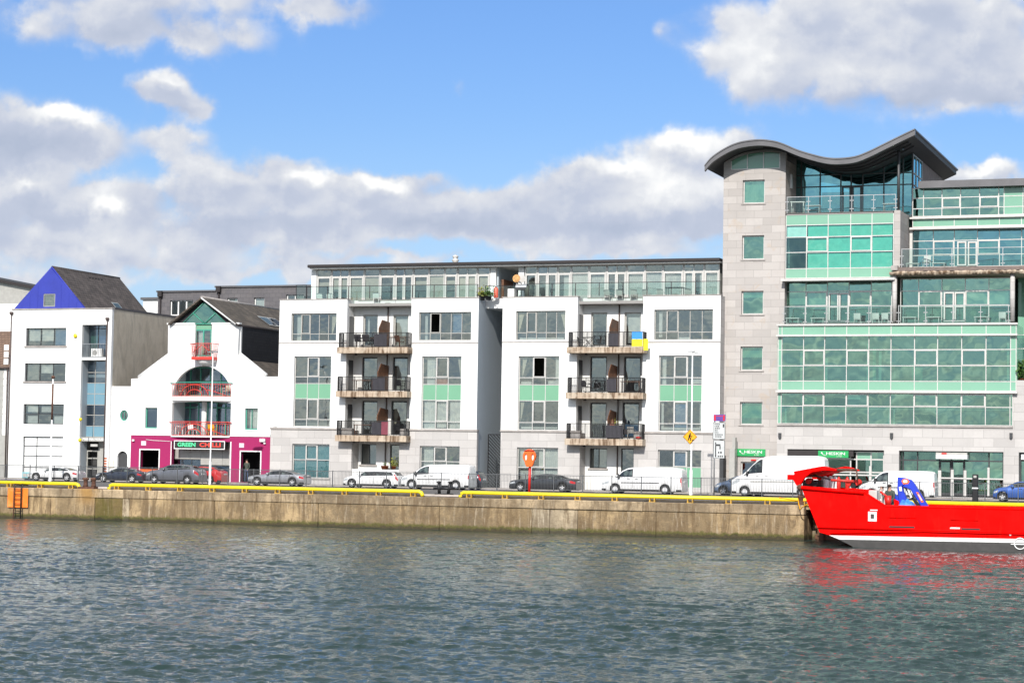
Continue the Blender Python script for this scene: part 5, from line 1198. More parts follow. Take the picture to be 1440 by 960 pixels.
for nm, zb0, hh in (('arch_balcony_rail', zsp, 1.05), ('lower_balcony_rail', zl0, 1.05)):
    mb = MB(); n = 26; pts = []
    bow = .35
    def bp(k): f_ = k / n; return Vector((x0 + .02 + (x1 - x0 - .04) * f_, YB - .08 - bow * math.sin(math.pi * f_), 0))
    for k in range(n + 1):
        p = bp(k); mb.tube([(p.x, p.y, zb0), (p.x, p.y, zb0 + hh - .12)], .014, n=4)
    for z_, r_ in ((zb0 + .04, .025), (zb0 + hh - .12, .02)): mb.tube([(bp(k).x, bp(k).y, z_) for k in range(n + 1)], r_, n=6)
    c = bp(n * .42)
    for rr in (1.0, .55): mb.tube([(c.x + rr * 1.15 * math.cos(a), YB - .1 - bow * .95, zb0 + .06 + rr * .82 * math.sin(a)) for a in [math.pi * k / 14 for k in range(15)]], .032, n=5)
    mb.tube([(c.x + 1.05, YB - .42, zb0 + .5), (c.x + 1.7, YB - .36, zb0 + .35), (c.x + 2.6, YB - .2, zb0 + .06)], .03, n=5)
    o = mb.build(nm, M['red_rail'], rh)
    mb = MB(); mb.tube([(x0 - .15, YB - .12, zb0 + hh - .04)] + [(bp(k).x, bp(k).y - .02, zb0 + hh) for k in range(1, n)] + [(x1 + .15, YB - .12, zb0 + hh - .04)], .035, n=6); mb.build('handrail', M['frame_green' if nm[0] == 'a' else 'red_rail'], o)
    mb = MB(); pts = [(x0 + .0, YB + .02), (x1 - .0, YB + .02)]; n2 = 16
    loop = [(bp(n * k / n2).x, bp(n * k / n2).y - .06) for k in range(n2 + 1)]
    zt2 = zb0 - .003; zb2 = zb0 - (.33 if nm[0] == 'a' else .1)
    base = loop + [(x1, YB - .003), (x0, YB - .003)]
    m_ = len(mb.v); N_ = len(base); mb.v += [(a, b_, zt2) for a, b_ in base] + [(a, b_, zb2) for a, b_ in base]
    mb.f.append(tuple(m_ + i for i in range(N_))); mb.f.append(tuple(m_ + N_ + i for i in reversed(range(N_)))); mb.m += [0, 0]; mb.sm += [False, False]
    for i in range(N_): j = (i + 1) % N_; mb.f.append((m_ + i, m_ + N_ + i, m_ + N_ + j, m_ + j)); mb.m.append(0); mb.sm.append(False)
    mb.build('balcony_lip', M['white'], o)
# top french door, small balcony, glazed gable
win(rh, None, 274.5, 463, 297.3, 501, YB + .2, [286], [], set_=0, frame='frame_green', glass='glass', fw=.1, iw=.12, name='french_door', cur=[('c', .15, .45, 0, .95)])
X0, X1, Z0, Z1 = RC(274.5, 456, 297.3, 463, YB + .2); mb = MB(); mb.box(X0, X1, YB + .2, YB + .25, Z0, Z1); mb.build('transom_panel', M['spandrel'], rh)
X0, X1, Z0, Z1 = RC(269.5, 501.5, 299.5, 505.5, YB - .7); mb = MB(); mb.box(X0, X1, YB - .75, YB - .003, Z0, Z1)
n = 14
for k in range(n + 1):
    x = X0 + .03 + (X1 - X0 - .06) * k / n; fl_ = (k / n - .5) * .22; mb.tube([(x, YB - .72, Z1), (x + fl_, YB - .82, Z1 + 1.0)], .018, n=4)
for k in range(1, 5):
    for x, s in ((X0 + .03, -1), (X1 - .03, 1)): mb.tube([(x, YB - .72 + k * .15, Z1), (x + s * .11, YB - .8 + k * .15, Z1 + 1.0)], .016, n=4)
mb.tube([(X0 - .08, YB - .02, Z1 + 1), (X0 - .08, YB - .82, Z1 + 1), (X1 + .08, YB - .82, Z1 + 1), (X1 + .08, YB - .02, Z1 + 1)], .03, n=6)
mb.tube([(X0 + .1, YB - .78, Z1 + .3), (X0 + (X1 - X0) * .5, YB - .8, Z1 + .9), (X1 - .1, YB - .78, Z1 + .3)], .03, n=5)
o = mb.build('small_balcony', M['red_rail'], rh)
mb = MB(); hx = (X1 - X0) / 2; rows = []
for i in range(6):
    a = math.pi / 2 * i / 5; r_ = hx * .92 * math.cos(a); rows.append([((X0 + X1) / 2 + r_ * math.cos(q), YB - .01 - .62 * math.cos(a) * math.sin(q), Z0 - .003 - .42 * math.sin(a)) for q in [math.pi * k / 12 for k in range(13)]])
mb.grid(rows, 0, True, False); mb.build('bowl_bracket', M['white2'], rh)
ga, gb, gc = pt_(255, 455.3), pt_(318, 455.3), pt_(286.3, 424.5)
mb = MB()
for p, q in ((ga, gc), (gb, gc), (ga, gb), (((ga[0] + gc[0]) / 2 - .0, (ga[1] + gc[1]) / 2), pt_(286.5, 455)), (((gb[0] + gc[0]) / 2, (gb[1] + gc[1]) / 2), pt_(286.5, 455))): mb.tube([(p[0], YB + .12, p[1]), (q[0], YB + .12, q[1])], .055, n=4)
o = mb.build('gable_glazing', M['frame_green'], rh); mb = MB(); mb.face([(ga[0], YB + .15, ga[1]), (gb[0], YB + .15, gb[1]), (gc[0], YB + .15, gc[1])]); mb.build('pane', M['glassC'], o)
ea, eb, ec = pt_(240, 456), pt_(334, 456), pt_(286, 420.5)
mb = MB(); mb.prism([(ea[0] + .2, ea[1]), (ea[0] + 1.0, ea[1]), (gc[0], gc[1] + .05), (eb[0] - 1.0, eb[1]), (eb[0] - .2, eb[1]), (ec[0], ec[1] - .1)], YB + .1, YB + .3); mb.build('gable_cladding', M['darkslate'], rh)
mb = MB(); mb.box(pt_(236, 456)[0] - .05, pt_(274.3, 456)[0], YB - .06, YB + .35, out[9][1] + .003, out[9][1] + .12); mb.box(pt_(297.5, 456)[0], pt_(336, 456)[0] + .06, YB - .06, YB + .35, out[9][1] + .003, out[9][1] + .12)
for p, q in ((pt_(336, 499), pt_(373.5, 529)), (pt_(236, 500.5), pt_(194, 531.5))): mb.tube([(p[0], YB + .12, p[1] + .06), (q[0], YB + .12, q[1] + .06)], .17, n=4)
mb.build('white_coping', M['white'], rh)
r2 = slope_roof(rh, (ea[0], ea[1] - .08), (eb[0], eb[1] - .08), ec, YB - .35, YB + 13, .12, M['rooftile2'])
mb = MB(); mb.tube([(ec[0], YB - .3, ec[1] + .12), (ec[0], YB + 13, ec[1] + .12)], .1, n=8); mb.build('ridge_tiles', M['coping'], r2)
mb = MB(); mb.tube([(eb[0] + .03, YB - .37, eb[1] - .02), (ec[0], YB - .37, ec[1] + .06)], .06, n=4); mb.build('verge_trim', M['white_paint'], r2)
mb = MB(); mb.tube([(eb[0] + .1, YB - .3, eb[1] - .08), (eb[0] + .1, YB + 13, eb[1] - .08)], .09, n=8); mb.build('gutter', M['gutter'], r2)
skylight(r2, eb, ec, YB + 6.0, YB + 9.2, .12, .5, 2)
ux1 = pt_(336, 480)[0]
mb = MB(); mb.box(ux1 - .28, ux1 - .01, YB + .5, YB + 13, pt_(336, 499)[1] - 4, ea[1] - .1); mb.build('slate_side_wall', M['darkslate'], rh)
mb = MB(); mb.box(ux1 - .3, ux1 + .004, YB + .31, YB + .5, pt_(336, 499)[1] - 1, ea[1] - .1); mb.build('white_quoin', M['white'], rh)
ux0 = pt_(236.5, 480)[0]; mb = MB(); mb.box(ux0 + .01, ux0 + .28, YB + .31, YB + 13, 4, ea[1] - .1); mb.build('side_wall', M['white2'], rh)
# lower side roofs
for (p, q) in ((pt_(337, 500.5), pt_(382, 535)), (pt_(235, 501.5), pt_(190, 535))):
    mb = MB(); s = .12; P_ = [(p[0], p[1] - .25), (q[0], q[1] - .25)]
    mb.v += [(P_[0][0], YB + .31, P_[0][1]), (P_[1][0], YB + .31, P_[1][1]), (P_[1][0], YB + 12, P_[1][1]), (P_[0][0], YB + 12, P_[0][1])]; mb.f.append((0, 1, 2, 3)); mb.m.append(0); mb.sm.append(False); mb.build('lower_roof', M['rooftile2'], rh)
interior(rh, x0 - .3, x1 + .3, Yk + .2, Yk + 4, [zl0 - .1, zsp - .1, ztp + .1])
mb = MB(); mb.box(pt_(184, 560)[0], x0 - .35, YB + 2.5, YB + 2.6, zq, zsp); mb.box(x1 + .35, pt_(378, 560)[0], YB + 2.5, YB + 2.6, zq, zsp); mb.build('inner_wall', M['interior'], rh)

# ---------------------------------------------------------------- neighbours and buildings behind
YN = YA + .3
nb_ = thing('neighbour_house', 'low house with brown tiled roof cut off at the left edge of the photo', 'building', (at(2, 600, YN)[0] - 3, YN + 4, 0))
nx1 = at(13.5, 560, YN)[0]; nx0 = nx1 - 9; nz = at(5, 517, YN)[1]; nzt = at(5, 462.5, YN)[1]
mb = MB(); mb.box(nx0, nx1, YN, YN + 8, 0, nz); mb.build('wall', M['white2'], nb_)
mb = MB(); rows = [(YN - .2, nz - .05), (YN + 3.8, nzt)]; mb.v += [(nx0, YN - .2, nz), (nx1 + .05, YN - .2, nz), (nx1 + .05, YN + 2.8, nzt), (nx0, YN + 2.8, nzt)]; mb.f.append((0, 1, 2, 3)); mb.m.append(0); mb.sm.append(False)
mt, t, b = mat('red_brown_tiles'); p = pos(t); x, y, z = t.sep(p); br = t.n.new('ShaderNodeTexBrick'); t.put(br.inputs['Vector'], t.xyz(x, z, 0)); br.inputs['Scale'].default_value = 1; br.inputs['Brick Width'].default_value = .3; br.inputs['Row Height'].default_value = .2; br.inputs['Mortar Size'].default_value = .02
br.inputs['Color1'].default_value = (.20, .13, .09, 1); br.inputs['Color2'].default_value = (.15, .095, .07, 1); br.inputs['Mortar'].default_value = (.06, .04, .03, 1); t.l.new(br.outputs[0], b.inputs['Base Color']); b.inputs['Roughness'].default_value = .9
mb.build('roof', mt, nb_)
mb = MB(); mb.tube([(nx0, YN - .22, nz - .02), (nx1, YN - .22, nz - .02)], .08, n=6); mb.tube([(nx1 - .15, YN - .2, nz), (nx1 - .15, YN - .1, .1)], .05, n=6); mb.build('gutter', M['pipe_brown'], nb_)
mb = MB(); X0, X1, Z0, Z1 = RC(-12, 520, 3, 668, YN - .05); mb.box(X0, X1, YN - .05, YN - .003, 2.6, Z1); mb.build('grey_cladding', M['frame_grey'], nb_)
mb = MB(); mb.box(X0, at(9, 640, YN)[0], YN - .06, YN - .003, .1, at(5, 612, YN)[1]); mb.build('shop_door', M['frame_grey'], nb_)
mb = MB(); 
for k in range(14): mb.box(at(4, 560, YN)[0], at(10.5, 560, YN)[0], YN - .04, YN - .003, 2.9 + k * .55, 3.35 + k * .55)
mb.build('white_boarding', M['white'], nb_)
mb = MB(); mb.box(nx0, at(3.5, 480, YN + 3)[0], YN + 2.85, YN + 8, nz, nzt + .0); mb.build('upper_wall', M['white2'], nb_)

YK = YA + 22
bg1 = thing('background_building', 'grey clad building with dark sloping roof line behind the brown tiled house', 'building', (at(20, 420, YK)[0], YK + 5, 0))
x0, x1 = at(-60, 420, YK)[0], at(60, 420, YK)[0]; zr = at(20, 398, YK)[1]; zm = at(20, 427, YK)[1]
mb = MB(); mb.prism([(x0, zm), (x1, zm), (x1, zr - .7), (x0, zr + .9)], YK, YK + 6); mb.build('clad_storey', M['frame_grey'], bg1)
mb = MB(); mb.box(x0, x1, YK - .05, YK + 6, 0, zm - .01); mb.build('wall', M['white2'], bg1)
mb = MB(); mb.prism([(x0, zr + .9), (x1, zr - .7), (x1, zr - .45), (x0, zr + 1.2)], YK - .4, YK + 6.4); mb.build('roof', M['gutter'], bg1)

YD = YA + 16
bd = thing('slate_clad_building', 'grey slate clad flat-roofed building behind the restaurant house roof', 'building', (at(330, 430, YD)[0], YD + 5, 0))
def pD(x, y): return at(x, y, YD)
mb = MB(); H = []
for q, xs in (((239, 422, 271.5, 443.5), [249.5, 261]), ((319.5, 419, 334, 432), []), ((357, 418.5, 371.5, 438), []), ((402.5, 414, 427, 423), [414.5])):
    win(bd, H, *q, YD, xs, (), frame='frame_white', glass='glass', fw=.09, iw=.12, cur=[('b', .05, .95, .02, .98, 'curtain')] if not xs else [('b', .66, .97, .0, .98, 'interior')])
o1 = [(pD(222, 500)[0], 0), (pD(437, 500)[0], 0), (pD(437, 402.5)[0], pD(437, 402.5)[1]), (pD(304, 404.5)[0], pD(370, 403.5)[1]), (pD(304, 404.5)[0], pD(262, 410.5)[1]), (pD(222, 410.5)[0], pD(262, 410.5)[1])]
o1[2] = (o1[2][0], o1[3][1])
mb.prism(o1, YD, YD + .4, H); mb.build('slate_wall', M['slate'], bd)
mb = MB(); mb.box(o1[3][0] - .1, o1[2][0] + .1, YD - .12, YD + 10, o1[2][1] + .003, o1[2][1] + .14); mb.box(o1[5][0] - .1, o1[3][0] - .003, YD - .12, YD + 10, o1[4][1] + .003, o1[4][1] + .14); mb.build('roof_edge', M['zinc'], bd)
mb = MB()
for a, b_ in ((226.5, 414), (308.5, 407.5)):
    x_, z_ = pD(a, b_); mb.tube([(x_, YD - .1, 3), (x_, YD - .1, z_)], .07, n=8); mb.box(x_ - .2, x_ + .2, YD - .3, YD - .01, z_ - .2, z_ + .3)
mb.build('downpipe', M['gutter'], bd)
mb = MB(); mb.box(o1[0][0] + .01, o1[0][0] + .4, YD + .401, YD + 10, 0, o1[5][1]); mb.build('side_wall', M['slate'], bd)
interior(bd, o1[0][0] + .5, o1[1][0] - .5, YD + .5, YD + 5, [pD(260, 448)[1], o1[4][1] - .1])
glass_rail(bd, pD(428, 410)[0] - .2, pD(440, 410)[0], YD - 1.2, at(430, 421, YD - 1.2)[1], 1.2, 1.2)
YV = YA + 45
bv = thing('far_building', 'white flat building far behind between the tiled roof and slate building', 'building', (at(214, 430, YV)[0], YV + 5, 0))
X0, X1, Z0, Z1 = RC(200, 421.5, 250, 520, YV); mb = MB(); mb.box(X0, X1, YV, YV + 10, 0, Z1); mb.build('wall', M['white2'], bv)
mb = MB(); mb.box(X0 - .2, X1 + .2, YV - .2, YV + 10.2, Z1 + .003, Z1 + .25); mb.build('roof', M['zinc'], bv)
# ================================================================ vehicles
def lerp_prof(p, x):
    if x <= p[0][0]: return p[0][1]
    for a, b_ in zip(p, p[1:]):
        if x <= b_[0]:
            t_ = (x - a[0]) / (b_[0] - a[0]); t_ = t_ if len(a) > 2 and a[2] == 'l' else t_
            return a[1] + (b_[1] - a[1]) * t_
    return p[-1][1]
CARP = {
 'sedan': dict(top=[(0, .42), (.004, .60), (.02, .68), (.08, .745), (.20, .80), (.285, .835), (.34, .96), (.40, 1.07), (.46, 1.14), (.54, 1.17), (.62, 1.16), (.70, 1.11), (.77, 1.02), (.83, .92), (.86, .885), (.95, .87), (.985, .82), (1, .62)],
               belt=[(0, .55), (.1, .66), (.28, .77), (.5, .80), (.85, .84), (1, .66)], wh=(.175, .80), win=[(.335, .56), (.575, .745), (.752, .805)], cab=(.29, .86), ws=(.30, .44), rw=(.68, .84), hh=1.44),
 'mpv': dict(top=[(0, .42), (.004, .58), (.03, .70), (.12, .82), (.19, .88), (.26, .99), (.34, 1.13), (.42, 1.22), (.55, 1.26), (.72, 1.25), (.86, 1.21), (.915, 1.14), (.95, 1.0), (.975, .85), (.99, .72), (1, .5)],
               belt=[(0, .55), (.1, .68), (.22, .80), (.5, .84), (.95, .90), (1, .66)], wh=(.17, .80), win=[(.29, .555), (.57, .745), (.76, .90)], cab=(.2, .97), ws=(.21, .38), rw=(.90, .965), hh=1.56),
 'suv': dict(top=[(0, .45), (.004, .66), (.03, .78), (.12, .88), (.24, .94), (.31, 1.07), (.39, 1.21), (.46, 1.27), (.6, 1.285), (.74, 1.25), (.85, 1.17), (.92, 1.04), (.955, .96), (.985, .82), (1, .55)],
               belt=[(0, .6), (.1, .74), (.25, .84), (.5, .88), (.9, .97), (1, .7)], wh=(.17, .79), win=[(.32, .54), (.555, .72), (.735, .83)], cab=(.25, .95), ws=(.26, .42), rw=(.84, .95), hh=1.5),
 'small_van': dict(top=[(0, .5), (.004, .78), (.03, .90), (.10, 1.0), (.165, 1.08), (.22, 1.30), (.28, 1.52), (.34, 1.66), (.42, 1.73), (.6, 1.76), (.9, 1.75), (.975, 1.72), (.99, 1.6), (1, .5)],
               belt=[(0, .7), (.1, .85), (.2, .98), (.5, 1.02), (1, 1.02)], wh=(.16, .80), win=[(.19, .40)], cab=(.16, .995), ws=(.17, .29), rw=None, hh=1.82),
 'mid_van': dict(top=[(0, .5), (.004, .78), (.03, .92), (.10, 1.05), (.15, 1.15), (.20, 1.35), (.26, 1.62), (.32, 1.79), (.38, 1.85), (.6, 1.87), (.9, 1.86), (.97, 1.82), (.99, 1.6), (1, .5)],
               belt=[(0, .7), (.1, .9), (.2, 1.1), (.5, 1.12), (1, 1.12)], wh=(.175, .79), win=[(.185, .385)], cab=(.15, .995), ws=(.155, .27), rw=None, hh=1.97),
 'big_van': dict(top=[(0, .5), (.004, .9), (.02, 1.05), (.08, 1.2), (.13, 1.34), (.18, 1.62), (.24, 1.98), (.30, 2.28), (.37, 2.42), (.5, 2.48), (.9, 2.50), (.975, 2.42), (.99, 2.1), (1, .5)],
               belt=[(0, .8), (.1, 1.12), (.2, 1.32), (.5, 1.36), (1, 1.36)], wh=(.15, .76), win=[(.145, .33)], cab=(.13, .995), ws=(.135, .26), rw=None, hh=2.6),
}
def car_paint(name, c, metal=.0, rough=.28):
    m, t, b = mat(name); p = t.n.new('ShaderNodeTexCoord').outputs['Object']; n = t.noise(p, 2.5, 4, .6)
    t.put(b.inputs['Base Color'], t.mix(t.math('MULTIPLY', n, .35), c, tuple(k * .8 for k in c))); b.inputs['Roughness'].default_value = rough; b.inputs['Metallic'].default_value = metal
    b.inputs['Coat Weight'].default_value = .7; b.inputs['Coat Roughness'].default_value = .05; return m
def vehicle(name, label, cat, px0, px1, kind, paint, gpy, Yn=136.3, group='vehicles parked along the quay road', roofpx=None, doorbars=False, dark_low=True, H_=None, tilt=None):
    Wk = .84; Wd0 = {'big_van': 1.0, 'mid_van': .95, 'small_van': .9}.get(kind, .88) * Wk; px1 = px1 - max(0, (1775 - px1)) * 1.6 * Wd0 / 141
    H_ = at((px0 + px1) / 2, roofpx, Yn + Wd0)[1]
    """px0..px1: front and rear in the photo, Yn: plane of the flank nearest the water"""
    S = CARP[kind]; xf, xr = at(px0, gpy, Yn)[0], at(px1, gpy, Yn)[0]; L = xr - xf; Wd = Wd0
    Yc = Yn + Wd; hs = (H_ or S['hh']) / max(q[1] for q in S['top']); zg = 0.0
    top = [(a, b_ * hs) for a, b_ in [q[:2] for q in S['top']]]; belt = [(a, b_ * hs) for a, b_ in S['belt']]
    car = thing(name, label, cat, (xf + L / 2, Yc, zg), group=group)
    rw = (.33 if 'van' not in kind else .35) * Wk; wx = [f_ * L for f_ in S['wh']]; zs = .20 * Wk * (1 if 'van' not in kind else 1.15)
    def arch(x): 
        z = 0
        for w_ in wx:
            d = abs(x - w_); ra = rw + .075
            if d < ra: z = max(z, rw + math.sqrt(ra * ra - d * d))
        return z
    def width(x):
        f_ = x / L; e = min(f_, 1 - f_); k = 1 - .16 * max(0, 1 - e / .10) ** 2.2 if 'van' not in kind else 1 - .10 * max(0, 1 - f_ / .12) ** 2
        return Wd * k
    ca, cb_ = S['cab']
    def sect(x):
        f_ = x / L; w_ = width(x); zt_ = lerp_prof(top, f_); zb = min(lerp_prof(belt, f_), zt_ - .04); a = arch(x)
        z0 = max(zs, a); z1 = max(zs + .12, a + .015); z2 = max((zs + zb) * .52, a + .03); z2 = min(z2, zb - .02); z1 = min(z1, z2 - .01) if a else z1
        z0 = min(z0, z2 - .02)
        t_ = max(0, min(1, (f_ - ca) / .10)) * max(0, min(1, (cb_ - f_) / .08)) if 'van' not in kind else max(0, min(1, (f_ - ca) / .12))
        wt = w_ * (.90 * (1 - t_) + (.70 if 'van' not in kind else .86) * t_)
        return [(w_ * .93, z0), (w_ * .985, z1), (w_, z2), (w_ * .975, zb), (w_ * .955, zb + (zt_ - zb) * .10), (wt, zt_ - (.055 if 'van' not in kind else .09) * (.4 + .6 * t_)), (wt * .88, zt_ - .012), (wt * .5, zt_ + .004), (0, zt_ + .01)]
    xs = sorted(set([L * k / 46 for k in range(47)] + [L * .004, L * .015, L * .985, L * .995] + [w_ + s * (rw + .075) * q for w_ in wx for s in (-1, 1) for q in (0, .3, .55, .75, .9, .98, 1.0, 1.04)]))
    xs = [x for x in xs if 0 <= x <= L]
    rows = []
    for x in xs:
        s = sect(x); rows.append([(xf + x, Yc - a, b_) for a, b_ in s] + [(xf + x, Yc + a, b_) for a, b_ in reversed(s[:-1])])
    mb = MB(); mb.grid(rows, 0, True, False)
    n = len(rows[0])
    for r in (rows[0], rows[-1]): mb.face(r, 0)
    body = mb.build('body', paint, car)
    em = body.data; 
    # dark underside and arches
    mb = MB(); mb.box(xf + .12, xr - .12, Yc - Wd * .80, Yc + Wd * .80, zs - .03, zs + .35)
    for w_ in wx: mb.box(xf + w_ - rw - .06, xf + w_ + rw + .06, Yc - Wd * .80, Yc + Wd * .80, zs + .2, rw * 2 + .02)
    mb.build('underbody', M['cartrim'], car)
    # surface patches
    def surf(x, k, t_, off):
        s = sect(x); a = s[k]; b_ = s[k + 1]; w_ = a[0] + (b_[0] - a[0]) * t_; z_ = a[1] + (b_[1] - a[1]) * t_
        nx, nz = (b_[1] - a[1]), -(b_[0] - a[0]); l_ = math.hypot(nx, nz) or 1; return w_ + nx / l_ * off, z_ + nz / l_ * off
    def patch(pa, k, fa, fb, ta, tb, off, m, nm, both=True, n=8, label=None, tf=None):
        out = []
        for sd in ((-1, 1) if both else (-1,)):
            mb = MB(); rws = []
            for i in range(n + 1):
                f_ = fa + (fb - fa) * i / n; x = f_ * L; lo, hi = (ta, tb) if tf is None else tf(i / n); r_ = []
                for j in range(4):
                    w_, z_ = surf(x, k, lo + (hi - lo) * j / 3, off); r_.append((xf + x, Yc + sd * w_, z_))
                rws.append(r_)
            mb.grid(rws, 0, True, False); out.append(mb.build(nm, m, pa))
        return out
    # side windows follow the greenhouse; the front one narrows towards the mirror, the rear one towards the boot
    wn = S['win']
    for i, (fa, fb) in enumerate(wn):
        def tf(q, i=i):
            lo, hi = .04, .93
            if i == 0: hi = min(.93, .18 + q * 2.0) if 'van' in kind else min(.93, .35 + q * 2.2)
            if i == len(wn) - 1 and i > 0: hi = min(.93, .25 + (1 - q) * 2.4)
            return (lo, hi)
        patch(car, 4, fa - .008, fb + .008, 0, 1, .006, M['cartrim'], 'window_trim', tf=lambda q, g=tf: (-.02, min(.99, g(q)[1] + .07)), n=12)
        patch(car, 4, fa + .003, fb - .003, 0, 1, .012, M['carglass_opaque'], 'side_window', tf=tf, n=12)
    # windscreen and rear window across the roof section
    def across(fa, fb, nm):
        mb = MB(); rws = []
        for i in range(9):
            x = (fa + (fb - fa) * i / 8) * L; s = sect(x); w_ = s[6][0] * .98; z_ = s[7][1]; rws.append([(xf + x - .006, Yc + w_ * q, s[6][1] + .012 + (s[8][1] - s[6][1]) * (1 - abs(q)) + .004) for q in (-1, -.6, 0, .6, 1)])
        mb.grid(rws, 0, True, False); mb.build(nm, M['carglass_opaque'], car)
    across(S['ws'][0], S['ws'][1], 'windscreen')
    if S['rw']: across(S['rw'][0], S['rw'][1], 'rear_window')
    # lights, sill, bumpers, handles, seams, mirrors
    patch(car, 2, .012, .095, .45, .98, .008, M['lamp_clear'], 'headlight', n=5)
    if 'van' in kind: patch(car, 3, .985, .999, 0, 1, .008, M['lamp_red'], 'tail_light', n=3); patch(car, 2, .978, .999, .35, 1, .01, M['lamp_red'], 'tail_light', n=3)
    else: patch(car, 2, .915 if kind != 'mpv' else .95, .992, .42, 1.0, .008, M['lamp_red'], 'tail_light', n=5)
    if kind == 'mpv': patch(car, 3, .93, .975, 0, 1, .01, M['lamp_red'], 'tail_light', n=4); patch(car, 4, .925, .955, 0, .6, .01, M['lamp_red'], 'tail_light', n=4)
    patch(car, 0, wx[0] / L + (rw + .09) / L, wx[1] / L - (rw + .09) / L, .0, .9, .012, M['cartrim'], 'sill', n=6)
    if 'van' in kind: patch(car, 2, wx[0] / L + (rw + .1) / L, wx[1] / L - (rw + .1) / L, .12, .26, .014, M['cartrim'] if kind != 'big_van' else M['frame_grey'], 'side_moulding', n=6)
    patch(car, 0, .93, .995, 0, 1, .012, M['cartrim'], 'bumper', n=4); patch(car, 0, .002, .06, 0, 1, .012, M['cartrim'], 'bumper', n=4)
    seams = [wn[0][0] + .02, wn[0][1] + .006] + ([wn[1][1] + .006] if len(wn) > 1 else [.62])
    for f_ in seams: patch(car, 2, f_, f_ + .012 / L * 1.3, -.6, .99, .004, M['cartrim'], 'door_seam', n=1)
    for f_ in [wn[0][1] - .045] + ([wn[1][1] - .04] if len(wn) > 1 else [wn[0][1] + .05]):
        x = f_ * L; w_, z_ = surf(x, 2, .86, .0)
        for sd in (-1, 1): mb = MB(); mb.box(xf + x - .10, xf + x + .10, Yc + sd * w_ - .03, Yc + sd * w_ + .03, z_ - .018, z_ + .018); mb.build('door_handle', M['cartrim'] if 'van' in kind else paint, car)
    x = (wn[0][0] + .035) * L; w_, z_ = surf(x, 3, 1, 0)
    for sd in (-1, 1): mb = MB(); mb.ball((xf + x, Yc + sd * (w_ + .11), z_ + .06), .12, n=10, sq=(.7, .75, .85 if 'van' not in kind else 1.4)); mb.build('wing_mirror', M['cartrim'] if 'van' in kind else paint, car)
    # wheels
    for w_ in wx:
        for sd in (-1, 1):
            yo = Yc + sd * (Wd - .02); s = sd
            mb = MB(); mb.lathe([(rw * .6, -s * .08), (rw * .62, 0), (rw * .9, s * .0), (rw, -s * .03), (rw, -s * .17), (rw * .9, -s * .2), (rw * .5, -s * .2)], (xf + w_, yo, rw), 'y', n=28, caps=False); wh_ = mb.build('wheel', M['tyre'], car)
            mb = MB(); mb.lathe([(rw * .66, .004 * s), (rw * .63, -.01 * s), (rw * .58, -.055 * s)], (xf + w_, yo + s * .006, rw), 'y', n=28, caps=False)
            for k in range(10):
                a = 2 * math.pi * k / 10 + .3; c_, s_ = math.cos(a), math.sin(a); q = rw * .6
                if k % 2 == 0 or 'van' in kind:
                    pw = .026 if 'van' not in kind else .03
                    mb.face([(xf + w_ + c_ * .03 - s_ * pw, yo - s * .02, rw + s_ * .03 + c_ * pw), (xf + w_ + c_ * q - s_ * pw * 1.7, yo - s * .01, rw + s_ * q + c_ * pw * 1.7), (xf + w_ + c_ * q + s_ * pw * 1.7, yo - s * .01, rw + s_ * q - c_ * pw * 1.7), (xf + w_ + c_ * .03 + s_ * pw, yo - s * .02, rw + s_ * .03 - c_ * pw)])
            mb.lathe([(rw * .18, 0), (rw * .15, .012 * s)], (xf + w_, yo - s * .02, rw), 'y', n=12); mb.build('rim', M['rim'], wh_)
            mb = MB(); mb.lathe([(rw * .58, 0), (rw * .56, .005)], (xf + w_, yo - s * .065, rw), 'y', n=20); mb.build('brake_disc', M['cartrim'], wh_)
    if roofpx:
        pass
    mb = MB(); zp_ = .42 * (1 if 'van' not in kind else 1.2); mb.box(xr - .01, xr + .012, Yc - .26, Yc + .26, zp_ + .25, zp_ + .36); mb.build('number_plate', M['white_paint'], car)
    return car, xf, xr, Yc, sect
mg, tg, bg_ = mat('dark_car_window'); bg_.inputs['Base Color'].default_value = (.02, .028, .028, 1); bg_.inputs['Roughness'].default_value = .03; bg_.inputs['IOR'].default_value = 1.6
tcn = tg.n.new('ShaderNodeTexCoord').outputs['Object']; tg.put(bg_.inputs['Base Color'], tg.ramp(tg.noise(tcn, 2.6, 2, .5), [(.50, (.008, .011, .011)), (.66, (.10, .13, .12))]))
M['carglass_opaque'] = mg
P_WHITE = car_paint('white_car_paint', (.80, .80, .80)); P_NAVY = car_paint('navy_car_paint', (.018, .028, .055), .3); P_GREY = car_paint('grey_car_paint', (.18, .185, .21), .5, .32)
P_RED = car_paint('red_car_paint', (.55, .02, .02)); P_SILV = car_paint('silver_car_paint', (.42, .42, .44), .6, .33); P_BLACK = car_paint('charcoal_car_paint', (.03, .032, .038), .3); P_LB = car_paint('pale_blue_car_paint', (.16, .22, .33), .4); P_BLUE = car_paint('bright_blue_car_paint', (.03, .11, .42), .3)
vehicle('parked_car', 'white saloon car parked at the far left in front of the blue gabled house', 'car', 38, 121, 'sedan', P_WHITE, 678, Yn=136.6, roofpx=656)
vehicle('parked_car', 'navy blue saloon car parked between the white saloon and the grey hatchback', 'car', 133, 211, 'sedan', P_NAVY, 680, Yn=136.9, roofpx=657)
vehicle('parked_car', 'grey high hatchback car parked in front of the magenta restaurant', 'car', 203.5, 291, 'suv', P_GREY, 681.5, roofpx=652.5)
vehicle('parked_car', 'bright red car mostly hidden behind the grey hatchback and lamp post', 'car', 236, 322, 'suv', P_RED, 681, Yn=138.9, roofpx=655.5)
vehicle('parked_car', 'silver saloon car parked in front of the stone base beside the restaurant', 'car', 347, 437.5, 'sedan', P_SILV, 684, roofpx=660.3)
